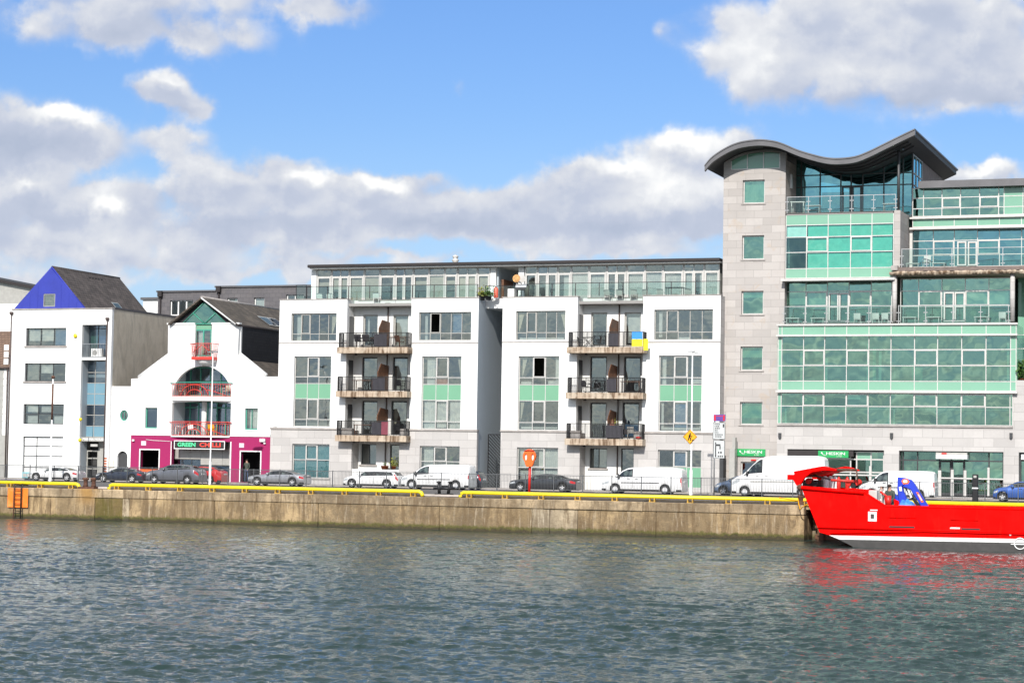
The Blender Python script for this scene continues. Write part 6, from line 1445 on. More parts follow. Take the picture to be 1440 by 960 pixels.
vehicle('parked_car', 'white people carrier with tall red tail lights below the balconies', 'car', 481, 569, 'mpv', P_WHITE, 687, roofpx=661)
vehicle('parked_van', 'small white panel van parked between the people carrier and the passage', 'van', 563, 669, 'small_van', P_WHITE, 690, roofpx=652.5)
vehicle('parked_car', 'dark blue car mostly hidden behind the rear of the small white van', 'car', 612, 685, 'mpv', P_NAVY, 689, Yn=138.9, roofpx=661)
vehicle('parked_car', 'black saloon car parked behind the red lifebuoy post', 'car', 715, 817, 'sedan', P_BLACK, 691, roofpx=665.7)
vehicle('parked_van', 'medium white panel van with a grey rear door left of the roadworks sign', 'van', 845, 966, 'mid_van', P_WHITE, 693.5, roofpx=656.6)
vehicle('parked_car', 'pale blue car with only its nose showing before the tall white van', 'car', 1004, 1085, 'mpv', P_LB, 695, Yn=138.6, roofpx=668)
vehicle('parked_van', 'tall long white van parked in front of the limestone tower', 'van', 1027, 1166, 'big_van', P_WHITE, 697, roofpx=640)
vehicle('parked_van', 'white panel van seen over the red boat behind the blue crane', 'van', 1207, 1318.5, 'mid_van', P_WHITE, 702, roofpx=661.3)
vehicle('parked_car', 'bright blue car cut off by the right edge of the photo', 'car', 1396, 1478, 'suv', P_BLUE, 705, roofpx=676.5)

# ================================================================ guard rail, lamps, signs
gr = thing('guard_rail', 'long grey steel pedestrian guard rail between the quay and the parked cars', 'railing', (-50, YF, 0))
X0, X1 = at(-25, 680, YF)[0], at(1500, 700, YF)[0]; PW = 2.02; npan = int((X1 - X0) / PW) + 1
pm = MB(); pm.box(.04, PW - .04, -.018, .018, 1.10, 1.14); pm.box(.04, PW - .04, -.018, .018, .14, .175)
for k in range(1, 19): x = .04 + (PW - .08) * k / 19; pm.box(x - .0085, x + .0085, -.0085, .0085, .176, 1.099)
pan = pm.build('panel', M['rail_grey']); pan.parent = gr
pm = MB(); pm.box(-.03, .03, -.03, .03, -.02, 1.17); post = pm.build('post', M['rail_grey']); post.parent = gr
for i in range(npan):
    for src in (pan, post):
        o = src if i == 0 else src.copy()
        if i: col.objects.link(o); o.parent = gr
        o.location = (X0 + i * PW + 50, 0, 0)
def lamp_post(px, pyt, pyb, label, Y, two=False, rr=(.11, .06), collar=True):
    x, _ = at(px, pyb, Y); zt_ = at(px, pyt, Y)[1]; xt = x
    L_ = thing('street_lamp', label, 'street lamp', (x, Y, 0), group='lamp posts along the quay road')
    mb = MB(); mb.lathe([(rr[0] * 1.25, -.02), (rr[0] * 1.2, .12), (rr[0], .15), (rr[0], 1.6 if zt_ > 6 else 1), (rr[1], 1.7 if zt_ > 6 else 1.1), (rr[1] * .75, zt_)], (x, Y, 0), n=14); mb.build('post', M['white_paint'] if two is not None else M['grey_metal'], L_)
    return L_, x, zt_
Lp, x, z = lamp_post(295, 497, 683, 'white street lamp with flat lantern in front of the restaurant', YF - .5, rr=(.085, .05))
mb = MB(); mb.tube([(x, YF - .5, z), (x - .1, YF - .5, z + .12)], .04, n=6); mb.build('bracket', M['grey_metal'], Lp)
mb = MB(); mb.grid([[(x + a, YF - .5 + b_ * w_, z + .14 + h_) for b_ in (-1, -.4, .4, 1)] for a, w_, h_ in ((-.45, .05, .0), (-.35, .16, .03), (0, .18, .06), (.3, .14, .1), (.42, .04, .1))], 0, True, False, False); mb.box(x - .4, x + .35, YF - .62, YF - .38, z + .09, z + .15); mb.build('lantern', M['grey_metal'], Lp)
Lp, x, z = lamp_post(971.5, 497, 695, 'slim white street lamp carrying the orange roadworks diamond sign', YF - .5, rr=(.10, .055))
mb = MB(); mb.tube([(x, YF - .5, z - .05), (x + .05, YF - .5, z + .12)], .035, n=6); mb.box(x - .3, x + .16, YF - .6, YF - .4, z + .1, z + .17); mb.box(x + .12, x + .36, YF - .55, YF - .45, z + .02, z + .07); mb.build('lantern', M['grey_metal'], Lp)
Lp, x, z = lamp_post(70.5, 532, 677, 'bare white post with a brown weathered cap left of the blue gabled house door', YF - .5, rr=(.11, .065))
Lp.name = 'capped_post'; Lp['category'] = 'post'; del Lp['group']
mb = MB(); mb.lathe([(.06, 0), (.13, .05), (.15, .12), (.1, .2), (.02, .24)], (x, YF - .5, z - .02), n=12); mb.lathe([(.068, -3.0), (.064, -.4)], (x, YF - .5, z), n=12); mb.build('cap', M['rust'], Lp)
# flag staff like pole with yellow collars
x, _ = at(100, 670, 141.5); zt_ = at(100.5, 566, 141.5)[1]
pl = thing('marker_pole', 'thin grey pole with two yellow collars before the blue gabled house', 'pole', (x, 142.6, 0))
mb = MB(); mb.lathe([(.09, .09), (.09, 1.2), (.045, 1.25), (.04, zt_ - 1.2), (.015, zt_)], (x, 142.6, 0), n=10); mb.build('post', M['grey_metal'], pl)
for yy in (589.5, 618.5):
    z = at(100, yy, 142.6)[1]; mb = MB(); mb.lathe([(.04, -.14), (.12, -.06), (.14, 0), (.12, .08), (.04, .14)], (x, 142.6, z), n=12); mb.build('collar', M['yellow'], pl)
# roadworks sign
Ys = YF - .62; x, z = at(970.3, 614, Ys)
rs = thing('roadworks_sign', 'orange diamond roadworks sign with black digging figure on the lamp post', 'road sign', (x, Ys, z))
r_ = .49; mb = MB(); mb.prism([(x - r_, z), (x, z - r_), (x + r_, z), (x, z + r_)], Ys, Ys + .03); mb.build('plate', M['amber'], rs, bevel=.02)
mb = MB()
o_ = [((x - r_ * .92, z), (x, z + r_ * .92)), ((x, z + r_ * .92), (x + r_ * .92, z)), ((x + r_ * .92, z), (x, z - r_ * .92)), ((x, z - r_ * .92), (x - r_ * .92, z))]
for p, q in o_: mb.tube([(p[0], Ys - .005, p[1]), (q[0], Ys - .005, q[1])], .012, n=4)
mb.ball((x + .02, Ys - .004, z + .21), .055, n=8, sq=(1, .15, 1))
for p, q, w_ in (((.0, .16), (-.05, .0), .055), ((-.05, 0), (-.12, -.22), .036), ((-.04, 0), (.06, -.12), .036), ((.06, -.12), (.03, -.23), .032), ((-.0, .12), (.10, .02), .028), ((.16, .06), (.02, -.10), .014)): mb.tube([(x + p[0], Ys - .006, z + p[1]), (x + q[0], Ys - .006, z + q[1])], w_, n=5)
mb.lathe([(.001, 0), (.09, -.06)], (x + .2, Ys - .0, z - .16), n=6); mb.build('symbol', M['black'], rs)
# information and direction signs
Ys = YF - .3; x, _ = at(1005, 690, Ys)
ds = thing('direction_sign', 'grey direction and parking sign with purple and red header on a post', 'road sign', (x, Ys, 0))
mb = MB(); mb.tube([(x - .05, Ys, -.02), (x - .05, Ys, at(1004, 590, Ys)[1])], .045, n=8); mb.build('post', M['grey_metal'], ds)
def plate(x0, y0, x1, y1, m, nm, par=ds, Yp_=Ys - .05):
    X0, X1, Z0, Z1 = RC(x0, y0, x1, y1, Yp_); mb = MB(); mb.box(X0, X1, Yp_, Yp_ + .03, Z0, Z1); return mb.build(nm, M[m] if isinstance(m, str) else m, par, bevel=.01), X0, X1, Z0, Z1
M['purple'] = plain('purple_sign', (.12, .06, .30), .4); M['sign_grey'] = plain('sign_face', (.55, .57, .57), .45)
a, X0, X1, Z0, Z1 = plate(1003.3, 582.5, 1020.2, 592, 'purple', 'header_plate')
mb = MB(); mb.box(X0 + .05, X0 + .16, Ys - .056, Ys - .051, Z0 + .04, Z1 - .04); mb.box(X1 - .16, X1 - .05, Ys - .056, Ys - .051, Z0 + .04, Z1 - .04); mb.box(X0 + .2, X1 - .2, Ys - .056, Ys - .051, Z1 - .12, Z1 - .08); mb.build('red_markings', M['red_paint'], a)
a, X0, X1, Z0, Z1 = plate(1002.3, 593.5, 1019.8, 617.5, 'sign_grey', 'timetable_plate'); W, Hh = X1 - X0, Z1 - Z0
mb = MB(); bars(mb, X0, X1, Z0, Z1, Ys - .06, Ys - .051, (), (), .03, .03)
rg = random.Random(4)
for k, (a0_, a1_) in enumerate(((.14, .55), (.14, .42), (.16, .50), (.16, .40), (.16, .48), (.18, .74), (.2, .7))):
    z = Z1 - Hh * (.12 + .12 * k); u_ = X0 + W * a0_
    while u_ < X0 + W * a1_: l_ = rg.uniform(.05, .12); mb.box(u_, u_ + l_, Ys - .056, Ys - .051, z - .035, z + .03); u_ += l_ + .03
mb.box(X1 - W * .2, X1 - W * .08, Ys - .056, Ys - .051, Z1 - Hh * .3, Z1 - Hh * .1)
mb.build('small_print', M['frame_dark'], a)
a, X0, X1, Z0, Z1 = plate(1003, 618.5, 1019.2, 644.5, 'sign_grey', 'arrow_plate'); W, Hh = X1 - X0, Z1 - Z0
mb = MB(); bars(mb, X0, X1, Z0, Z1, Ys - .06, Ys - .051, (), (), .03, .03)
mb.box(X0 + W * .16, X0 + W * .26, Ys - .056, Ys - .051, Z0 + Hh * .08, Z1 - Hh * .12); mb.box(X0 + W * .26, X0 + W * .62, Ys - .056, Ys - .051, Z1 - Hh * .32, Z1 - Hh * .22); mb.box(X0 + W * .54, X0 + W * .64, Ys - .056, Ys - .051, Z1 - Hh * .5, Z1 - Hh * .32)
for k in range(3): mb.box(X0 + W * (.4 + .17 * k), X0 + W * (.5 + .17 * k), Ys - .056, Ys - .051, Z0 + Hh * .08, Z0 + Hh * .17); 
mb.box(X0 + W * .42, X0 + W * .52, Ys - .056, Ys - .051, Z0 + Hh * .28, Z0 + Hh * .38); mb.box(X0 + W * .6, X0 + W * .74, Ys - .056, Ys - .051, Z0 + Hh * .28, Z0 + Hh * .38)
mb.build('arrow_marking', M['frame_dark'], a)
# grey cabinets by the tower
for px0, px1, py, lab in ((1010.5, 1018, 640, 'tall dark grey service cabinet behind the direction sign'), (1026, 1034, 631, 'dark grey pillar with a notched top left of the green shop sign')):
    X0, X1, _, Z1 = RC(px0, py, px1, 685, YA + .4); mb = MB(); mb.box(X0, X1, YA + .2, YA + .9, .09, Z1); c_ = thing('service_pillar', lab, 'pillar', ((X0 + X1) / 2, YA + .5, .09)); mb.build('casing', M['frame_grey'] if px0 > 1020 else M['soffit'], c_, bevel=.02)
    if px0 > 1020: mb = MB(); mb.box(X0 + .2, X1, YA + .3, YA + .8, Z1 + .003, Z1 + .8); mb.build('cap', M['frame_grey'], c_)
    else: mb = MB(); mb.box(X0 + .05, X1 - .05, YA + .18, YA + .197, 1.2, 2.6); mb.build('door', M['frame_dark'], c_)
# lifebuoy
Yl = YQ + 8; x, z = at(744.8, 642.5, Yl)
lb = thing('lifebuoy_stand', 'orange lifebuoy housing on a red post by the black car', 'lifebuoy', (x, Yl, 0))
mb = MB(); mb.tube([(x - .03, Yl + .1, 0), (x, Yl + .1, z - .3)], .075, n=10); mb.build('post', M['red_paint'], lb)
R1 = .41; oct_ = [(x + R1 * (1.02 if abs(math.cos(a)) > .5 else .9) * math.cos(a), z + R1 * 1.08 * math.sin(a)) for a in [math.pi / 8 + k * math.pi / 4 for k in range(8)]]
pts = [(x + .40 * math.cos(a), z + .05 + .42 * math.sin(a)) for a in [math.pi * k / 12 for k in range(-3, 16)]] + [(x - .25, z - .40), (x - .16, z - .56), (x + .16, z - .56), (x + .25, z - .40)]
holes = []
for s in (-1, 1): holes.append([(x + s * .21 + .075 * math.cos(a), z + .0 + .19 * math.sin(a)) for a in [math.pi * k / 8 for k in range(16)]])
mb = MB(); mb.prism(pts, Yl - .1, Yl + .08, holes); mb.build('housing', M['orange'], lb, bevel=.02)
mb = MB(); mb.prism(rectl(x - .34, x + .34, z - .25, z + .3), Yl + .0, Yl + .03); mb.build('float_ring', M['white_plastic'], lb)
mb = MB(); mb.tube([(x - .3, Yl - .12, z + .36), (x, Yl - .13, z + .40), (x + .3, Yl - .12, z + .36)], .03, n=6); mb.build('handle', M['red_paint'], lb)
# black parking post
Yp_ = YF - .9; x, _ = at(1371.5, 700, Yp_); zt_ = at(1371.5, 666.5, Yp_)[1]
pk = thing('bollard_post', 'tall black square post with a white band by the glass doors', 'bollard', (x, Yp_, 0))
mb = MB(); mb.box(x - .17, x + .17, Yp_ - .17, Yp_ + .17, -.02, zt_); mb.build('casing', M['black'], pk, bevel=.03)
z = at(1371.5, 686, Yp_)[1]; mb = MB(); mb.box(x - .177, x + .177, Yp_ - .177, Yp_ + .177, z - .04, z + .04); mb.build('white_band', M['white_paint'], pk)
mb = MB(); mb.box(x - .09, x + .09, Yp_ - .18, Yp_ - .171, zt_ - .22, zt_ - .08); mb.build('badge', M['frame_grey'], pk)
# teal box far left, bench beside restaurant
X0, X1, _, Z1 = RC(12.5, 663.5, 26, 675, YF + 5); mb = MB(); mb.box(X0, X1, YF + 6.8, YF + 7.6, .1, Z1); o = thing('street_cabinet', 'pale turquoise street cabinet below the white house at the left edge', 'cabinet', ((X0 + X1) / 2, YF + 7.2, .1)); mb.build('casing', plain('turquoise_box', (.25, .55, .60), .5), o, bevel=.03); mb = MB(); mb.box(X0 + .08, (X0 + X1) / 2 - .02, YF + 6.78, YF + 6.797, .2, Z1 - .1); mb.box((X0 + X1) / 2 + .02, X1 - .08, YF + 6.78, YF + 6.797, .2, Z1 - .1); mb.build('doors', M['frame_light'], o)
# orange canopy inside restaurant window + tables
X0, X1, Z0, Z1 = RC(197.5, 659.5, 224, 668, YB - .5); mb = MB(); mb.box(X0, X1, YB - .6, YB - .2, Z1 - .12, Z1); mb.box(X0, X1, YB - .6, YB - .57, .5, Z1 - .12)
o = thing('window_counter', 'orange counter below the left restaurant window', 'counter', ((X0 + X1) / 2, YB - .4, .1)); mb.build('top', M['orange'], o); mb = MB(); mb.box(X0 + .1, X1 - .1, YB - .56, YB - .25, .095, Z1 - .121); mb.build('base', M['wood'], o)
# railing in front of right doorway
mb = MB(); X0, X1, _, Z1 = RC(338, 660, 366, 688, YB - .9)
for k in range(16): x = X0 + (X1 - X0) * k / 15; mb.tube([(x, YB - .9, .1), (x, YB - .9, Z1 - .15)], .014, n=4)
mb.tube([(X0, YB - .9, Z1 - .15), (X1, YB - .9, Z1 - .15)], .03, n=6); o = thing('door_railing', 'black railing outside the right restaurant doorway', 'railing', ((X0 + X1) / 2, YB - .9, .1)); mb.build('bars', M['black'], o)

# ================================================================ people
def person(label, loc, h, clothes, legs, face=0.0, cap=None, arm=(0, 0), bend=0):
    """one continuous skinned body; colour zones by height"""
    o = thing('person', label, 'person', loc, face); s = h / 1.75
    J = {'pel': (0, 0, .95), 'wai': (0, .0, 1.1), 'che': (0, -.01 - bend * .1, 1.34), 'nec': (0, -.015 - bend * .2, 1.49), 'hea': (0, -.03 - bend * .25, 1.62), 'top': (0, -.02 - bend * .25, 1.72)}
    Rr = {'pel': .135, 'wai': .125, 'che': .15, 'nec': .058, 'hea': .085, 'top': .055}
    E_ = [('pel', 'wai'), ('wai', 'che'), ('che', 'nec'), ('nec', 'hea'), ('hea', 'top')]
    for sd, nm, ar in ((-1, 'l', arm[0]), (1, 'r', arm[1])):
        J.update({'hip' + nm: (sd * .10, 0, .88), 'kne' + nm: (sd * .12, -.03, .5), 'ank' + nm: (sd * .13, .01, .09), 'toe' + nm: (sd * .15, -.17, .04), 'sho' + nm: (sd * .19, -.01 - bend * .15, 1.41), 'elb' + nm: (sd * .26, -.02 - ar * .12 - bend * .2, 1.13), 'wri' + nm: (sd * (.25 - ar * .08), -.08 - ar * .28 - bend * .25, .90 + ar * .22), 'han' + nm: (sd * (.24 - ar * .1), -.11 - ar * .34 - bend * .25, .80 + ar * .3)})
        Rr.update({'hip' + nm: .10, 'kne' + nm: .065, 'ank' + nm: .045, 'toe' + nm: .04, 'sho' + nm: .07, 'elb' + nm: .045, 'wri' + nm: .03, 'han' + nm: .036})
        E_ += [('pel', 'hip' + nm), ('hip' + nm, 'kne' + nm), ('kne' + nm, 'ank' + nm), ('ank' + nm, 'toe' + nm), ('che', 'sho' + nm), ('sho' + nm, 'elb' + nm), ('elb' + nm, 'wri' + nm), ('wri' + nm, 'han' + nm)]
        for f_ in range(4):
            b0 = J['han' + nm]; k = 'f%d%s' % (f_, nm); J[k] = (b0[0] + (f_ - 1.5) * .018, b0[1] - .02, b0[2] - .075 + abs(f_ - 1.5) * .01); Rr[k] = .009; E_.append(('han' + nm, k))
        b0 = J['han' + nm]; J['th' + nm] = (b0[0] - sd * .045, b0[1] - .035, b0[2] - .02); Rr['th' + nm] = .011; E_.append(('han' + nm, 'th' + nm))
    ks = list(J); me = bpy.data.meshes.new('body'); me.from_pydata([tuple(c * s for c in J[k]) for k in ks], [(ks.index(a), ks.index(b_)) for a, b_ in E_], [])
    t_ = bpy.data.objects.new('body', me); col.objects.link(t_); sk = t_.modifiers.new('s', 'SKIN'); sb = t_.modifiers.new('u', 'SUBSURF'); sb.levels = 1
    for i, k in enumerate(ks): me.skin_vertices[0].data[i].radius = (Rr[k] * s, Rr[k] * s); 
    me.skin_vertices[0].data[0].use_root = True
    dg = bpy.context.evaluated_depsgraph_get(); m2 = bpy.data.meshes.new_from_object(t_.evaluated_get(dg)); bpy.data.objects.remove(t_)
    for mm in (M['skin'], clothes, legs, M['black']): m2.materials.append(mm)
    for p in m2.polygons:
        p.use_smooth = True; c = p.center / s; hand = abs(c.x) > .15 and c.z < 1.0 and c.z > .7 and c.y < -.07 and min(abs(c.x - J['han' + q][0]) + abs(c.z - J['han' + q][2]) for q in 'lr') < .14
        p.material_index = 0 if (c.z > 1.47 or hand) else (1 if c.z > .96 or abs(c.x) > .2 and c.z > .75 else (3 if c.z < .08 else 2))
    b_ = bpy.data.objects.new('body', m2); col.objects.link(b_); b_.parent = o
    hx = J['hea']; mb = MB()
    mb.ball((0, (hx[1] + .02) * s, (hx[2] + .055) * s), .098 * s, n=10, sq=(.95, 1.05, .8)); 
    if cap: mb.box(-.07 * s, .07 * s, (hx[1] - .17) * s, (hx[1] - .05) * s, (hx[2] + .045) * s, (hx[2] + .06) * s)
    q = MB(); q.v = [(a, b2, c) for a, b2, c in mb.v]; q.f = mb.f; q.m = mb.m; q.sm = mb.sm
    hm = q.build('cap' if cap else 'hair', cap or M['hair']); hm.parent = o
    fb = MB()
    for sd in (-1, 1): fb.ball((sd * .03 * s, (hx[1] - .083) * s, (hx[2] + .0) * s), .011 * s, n=6)
    fb.ball((0, (hx[1] - .097) * s, (hx[2] - .025) * s), .014 * s, n=6); fb.box(-.022 * s, .022 * s, (hx[1] - .088) * s, (hx[1] - .075) * s, (hx[2] - .058) * s, (hx[2] - .052) * s)
    fo = fb.build('face_features', M['hair']); fo.parent = o
    return o
px_, _ = at(349.5, 660, YB + .9)
person('person in dark clothes standing inside the right doorway of the magenta restaurant', (px_, YB + .6, .1), 1.74, M['overall'], M['denim'], 0, None, (.9, .5))

# ================================================================ red landing craft
YBt = 102.2
bxs = lambda px, py: at(px, py, YBt)
boat = thing('landing_craft', 'bright red landing craft moored at the quay with a lowered bow ramp', 'boat', (bxs(1300, 760)[0], YBt + 3, WZ))
WB = 6.4
red, t, b = mat('red_hull_paint'); p = pos(t); x_, y_, z_ = t.sep(p); n = t.noise(p, .9, 4, .6); n2 = t.noise(t.xyz(t.math('MULTIPLY', x_, 2), 0, t.math('MULTIPLY', z_, .4)), 1.5, 4, .6)
c = t.mix(t.smooth(n, .4, .7), (.86, .0015, .001), (.74, .004, .003)); c = t.mix(t.math('MULTIPLY', t.smooth(n2, .55, .75), .35), c, (.58, .02, .01)); c = t.mix(t.math('MULTIPLY', t.smooth(t.noise(t.xyz(t.math('MULTIPLY', x_, 4), 0, t.math('MULTIPLY', z_, .8)), 1, 5, .7), .62, .75), .5), c, (.30, .02, .01)); t.put(b.inputs['Base Color'], c); b.inputs['Roughness'].default_value = .5; b.inputs['Specular IOR Level'].default_value = .05; bump(t, b, n, .3, .02)
M['hull'] = red; M['hull_dark'] = plain('dark_hull_bottom', (.05, .047, .045), .6, var=.3)
out = [(1126.5, 684.5), (1217, 691.5), (1245, 710.5), (1560, 718.5)]
keel = [(1151, 745), (1165, 750.5), (1560, 764)]
Pt = lambda l: [bxs(*q) for q in l]
# hull side plates: red, white line, dark
zwl = WZ
top = Pt(out); xs0 = bxs(1151, 746)[0]
bowtop = top[0]; bowlow = Pt([(1152.5, 748)])[0]
redp = [bowtop, top[1], top[2], top[3], Pt([(1560, 759.5)])[0], Pt([(1166, 752)])[0], bowlow]
whp = Pt([(1166, 752.2), (1560, 759.8), (1560, 765.3), (1180, 758)])
dkp = Pt([(1180, 758.2), (1560, 765.5)]) + [(Pt([(1560, 765)])[0][0], WZ - .8), (Pt([(1215, 770)])[0][0], WZ - .8), Pt([(1199, 768)])[0]]
def hullpart(poly, name, m, y0, y1): mb = MB(); mb.prism(poly, y0, y1); return mb.build(name, m, boat)
hs_ = hullpart(redp, 'hull_side', M['hull'], YBt, YBt + .12)
hullpart(whp, 'boot_stripe', M['white_paint'], YBt + .002, YBt + .12)
hullpart(dkp, 'hull_bottom', M['hull_dark'], YBt + .006, YBt + .12)
hullpart(redp, 'hull_side', M['hull'], YBt + WB, YBt + WB + .12)
# bow plate and bottom
mb = MB(); a, b_ = bowtop, bowlow; e1 = Pt([(1180, 757)])[0]; e2 = Pt([(1199, 768)])[0]; e3 = (Pt([(1215, 770)])[0][0], WZ - .8)
for (p, q, mi) in ((a, b_, 0), (b_, e1, 0), (e1, e2, 1), (e2, e3, 1)): mb.face([(p[0], YBt + .121, p[1]), (q[0], YBt + .121, q[1]), (q[0], YBt + WB - .001, q[1]), (p[0], YBt + WB - .001, p[1])], mi)
mb.build('bow_plate', [M['hull'], M['hull_dark']], boat)
mb = MB(); d0_ = bxs(1222, 722); mb.box(bxs(1185, 722)[0], bxs(1560, 720)[0], YBt + .13, YBt + WB - .01, d0_[1] - .6, d0_[1] - .5); mb.build('deck', M['hull_dark'], boat)
# rub rails and stiffeners
mb = MB()
def rail(l, r_, off=.0, mm=None):
    q = Pt(l); mb.tube([(a, YBt - off, b_) for a, b_ in q], r_, n=8)
rail([(1127, 685.5), (1215, 692.5)], .10, .03); q = Pt([(1215, 692), (1245, 711.3), (1560, 719)]); mb.tube([(a, YBt + .03, b_) for a, b_ in q], .06, n=8)
rail([(1150, 741), (1290, 744.5), (1560, 752)], .045, .05); rail([(1168, 749.5), (1300, 747.0), (1560, 753.8)], .03, .05)
mb.build('rub_rail', M['hull'], boat)
mb = MB()
for px0 in (1250, 1290, 1337, 1381, 1420, 1470): q = Pt([(px0, 712.5), (px0 - .3, 741)]); mb.box(q[0][0] - .03, q[0][0] + .03, YBt - .02, YBt - .003, q[1][1], q[0][1])
for (a, b_, yy) in ((1248, 1288, 727.2), (1336, 1376, 730.5)): q = Pt([(a, yy), (b_, yy + .8)]); mb.tube([(q[0][0], YBt - .03, q[0][1]), (q[1][0], YBt - .03, q[1][1])], .018, n=5)
mb.build('plate_seam', M['hull'], boat)
# fairlead window with white frame, freeing ports, dark openings
q = RC(1221, 719, 1233, 732.5, YBt); fx0, fx1, fz0, fz1 = q
mb = MB(); bars(mb, fx0, fx1, fz0, fz1, YBt - .05, YBt - .003, (), (), .12, .05); mb.box(fx0 + .1, fx1 + .04, YBt - .05, YBt - .004, fz1 + .05, fz1 + .1); mb.build('fairlead_frame', M['white_paint'], boat)
mb = MB(); mb.box(fx0 + .13, fx1 - .13, YBt - .02, YBt - .003, fz0 + .1, fz1 - .1); mb.build('fairlead_opening', M['hull_dark'], boat)
for (a, b_, yy, side) in ((1249, 1286, 739.5, 0), (1336, 1350, 741, 1), (1352, 1378, 742.5, 0)):
    q = RC(a, yy, b_, yy + 2.2, YBt); mb = MB(); mb.box(q[0], q[1], YBt - .015, YBt - .003, q[2], q[3]); mb.build('freeing_port', M['cartrim'] if not side else M['white_paint'], boat)
cx_, cz_ = bxs(1434.5, 764); mb = MB()
mb.tube([(cx_ + .26 * math.cos(a), YBt - .03, cz_ + .26 * math.sin(a)) for a in [2 * math.pi * k / 20 for k in range(21)]], .03, n=6); mb.tube([(cx_ - .42, YBt - .03, cz_ - .04), (cx_ + .42, YBt - .03, cz_ - .03)], .035, n=5)
mb.ball((cx_ - .45, YBt - .03, cz_ + .4), .06, n=6, sq=(1, .3, 1)); mb.build('load_line_mark', M['white_paint'], boat)
# bow ramp folded over the bow
rp = [(1106, 667), (1116, 667), (1115, 662.5), (1155, 655), (1162, 656), (1176, 660.5), (1174, 662), (1158, 661.5), (1140, 664), (1130, 672), (1124, 682), (1119, 682.5), (1114, 674), (1106, 674)]
mb = MB(); mb.prism(Pt(rp), YBt + .15, YBt + .45); rmp = mb.build('bow_ramp', M['hull'], boat, bevel=.02)
mb = MB(); mb.prism(Pt(rp), YBt + WB - .4, YBt + WB - .1); mb.build('ramp_side', M['hull'], rmp, bevel=.02)
a, b_ = Pt([(1114, 668)])[0], Pt([(1158, 657.5)])[0]
mb = MB(); mb.v += [(a[0], YBt + .451, a[1]), (b_[0], YBt + .451, b_[1]), (b_[0], YBt + WB - .401, b_[1]), (a[0], YBt + WB - .401, a[1])]; mb.v += [(x, y, z - .12) for x, y, z in mb.v[:4]]
for f_ in ((0, 1, 2, 3), (7, 6, 5, 4), (0, 4, 5, 1), (1, 5, 6, 2), (2, 6, 7, 3), (3, 7, 4, 0)): mb.f.append(f_); mb.m.append(0); mb.sm.append(False)
mb.build('ramp_deck', M['hull'], rmp)
mb = MB(); q = Pt([(1176, 660.5), (1203, 660.2), (1204, 676)]); mb.tube([(q[0][0], YBt + .3, q[0][1]), (q[1][0], YBt + .3, q[1][1])], [.09, .06], n=6); mb.tube([(q[1][0], YBt + .3, q[1][1]), (q[2][0], YBt + .3, q[2][1])], .04, n=6); mb.build('ramp_boom', M['rust'], rmp)
mb = MB(); q = Pt([(1141, 668), (1170, 675), (1196, 676.5)]); mb.tube([(a, YBt + .5, b_) for a, b_ in q], .045, n=6); mb.build('ramp_wire', M['black'], rmp)
mb = MB(); q = Pt([(1166, 674.8), (1198, 676.5)]); mb.tube([(a, YBt + .46, b_) for a, b_ in q], .07, n=6); mb.build('ramp_strut', M['red_rail'], rmp)
q = Pt([(1119, 683), (1127, 688)]); mb = MB(); mb.ball((q[1][0] - .1, YBt + .1, q[1][1] + .1), .16, n=8); mb.tube([(q[0][0] + .2, YBt + .1, q[0][1]), (q[1][0], YBt + .1, q[1][1] - .3)], .07, n=6); mb.build('hinge', M['rust'], boat)
# machinery in the bow
mb = MB(); X0, X1, Z0, Z1 = RC(1131, 672, 1158, 684, YBt + 2); mb.box(X0, X1, YBt + 1.6, YBt + 3.6, Z0, Z1 - .1); mb.build('winch_housing', M['hull_dark'], boat)
for k, (px0, py0) in enumerate(((1139, 676), (1148, 680), (1196, 679), (1202, 682), (1207, 678))):
    x, z = at(px0, py0, YBt + 1.5); mb = MB(); mb.lathe([(.14, -.3), (.155, -.26), (.08, -.24), (.08, .24), (.155, .26), (.14, .3)], (x, YBt + 1.4, z), 'y', n=14); mb.build('winch_drum', M['black'] if k % 2 else M['red_paint'], boat)
for a_, b2 in ((1179.5, 1), (1191.5, 2)):
    x, z = at(a_, 684, YBt + 2.4); mb = MB(); mb.lathe([(.10, -.9), (.10, .35), (.05, .45), (.02, .5)], (x, YBt + 2.4, z), n=12); mb.build('red_cylinder', M['red_paint'], boat)
# white bulk bags in the bow
for k, (px0, w_) in enumerate(((1157.5, 9), (1165, 8), (1172, 6))):
    Yk_ = YBt + 2.2 + .7 * k; x, z = at(px0 + 2, 683, Yk_); rr = w_ * .022; mb = MB(); mb.lathe([(rr * .9, -.6), (rr * 1.1, -.2), (rr * 1.1, .2), (rr * .8, .42), (rr * .3, .5)], (x, Yk_, z), n=10); o = mb.build('bulk_bag', M['shirt_white']); tag(o, ['white bulk bag nearest the bow ramp of the red boat', 'white bulk bag in the middle of three on the red boat', 'white bulk bag beside the red cylinders on the red boat'][k], 'bag', 'bulk bags on the bow')
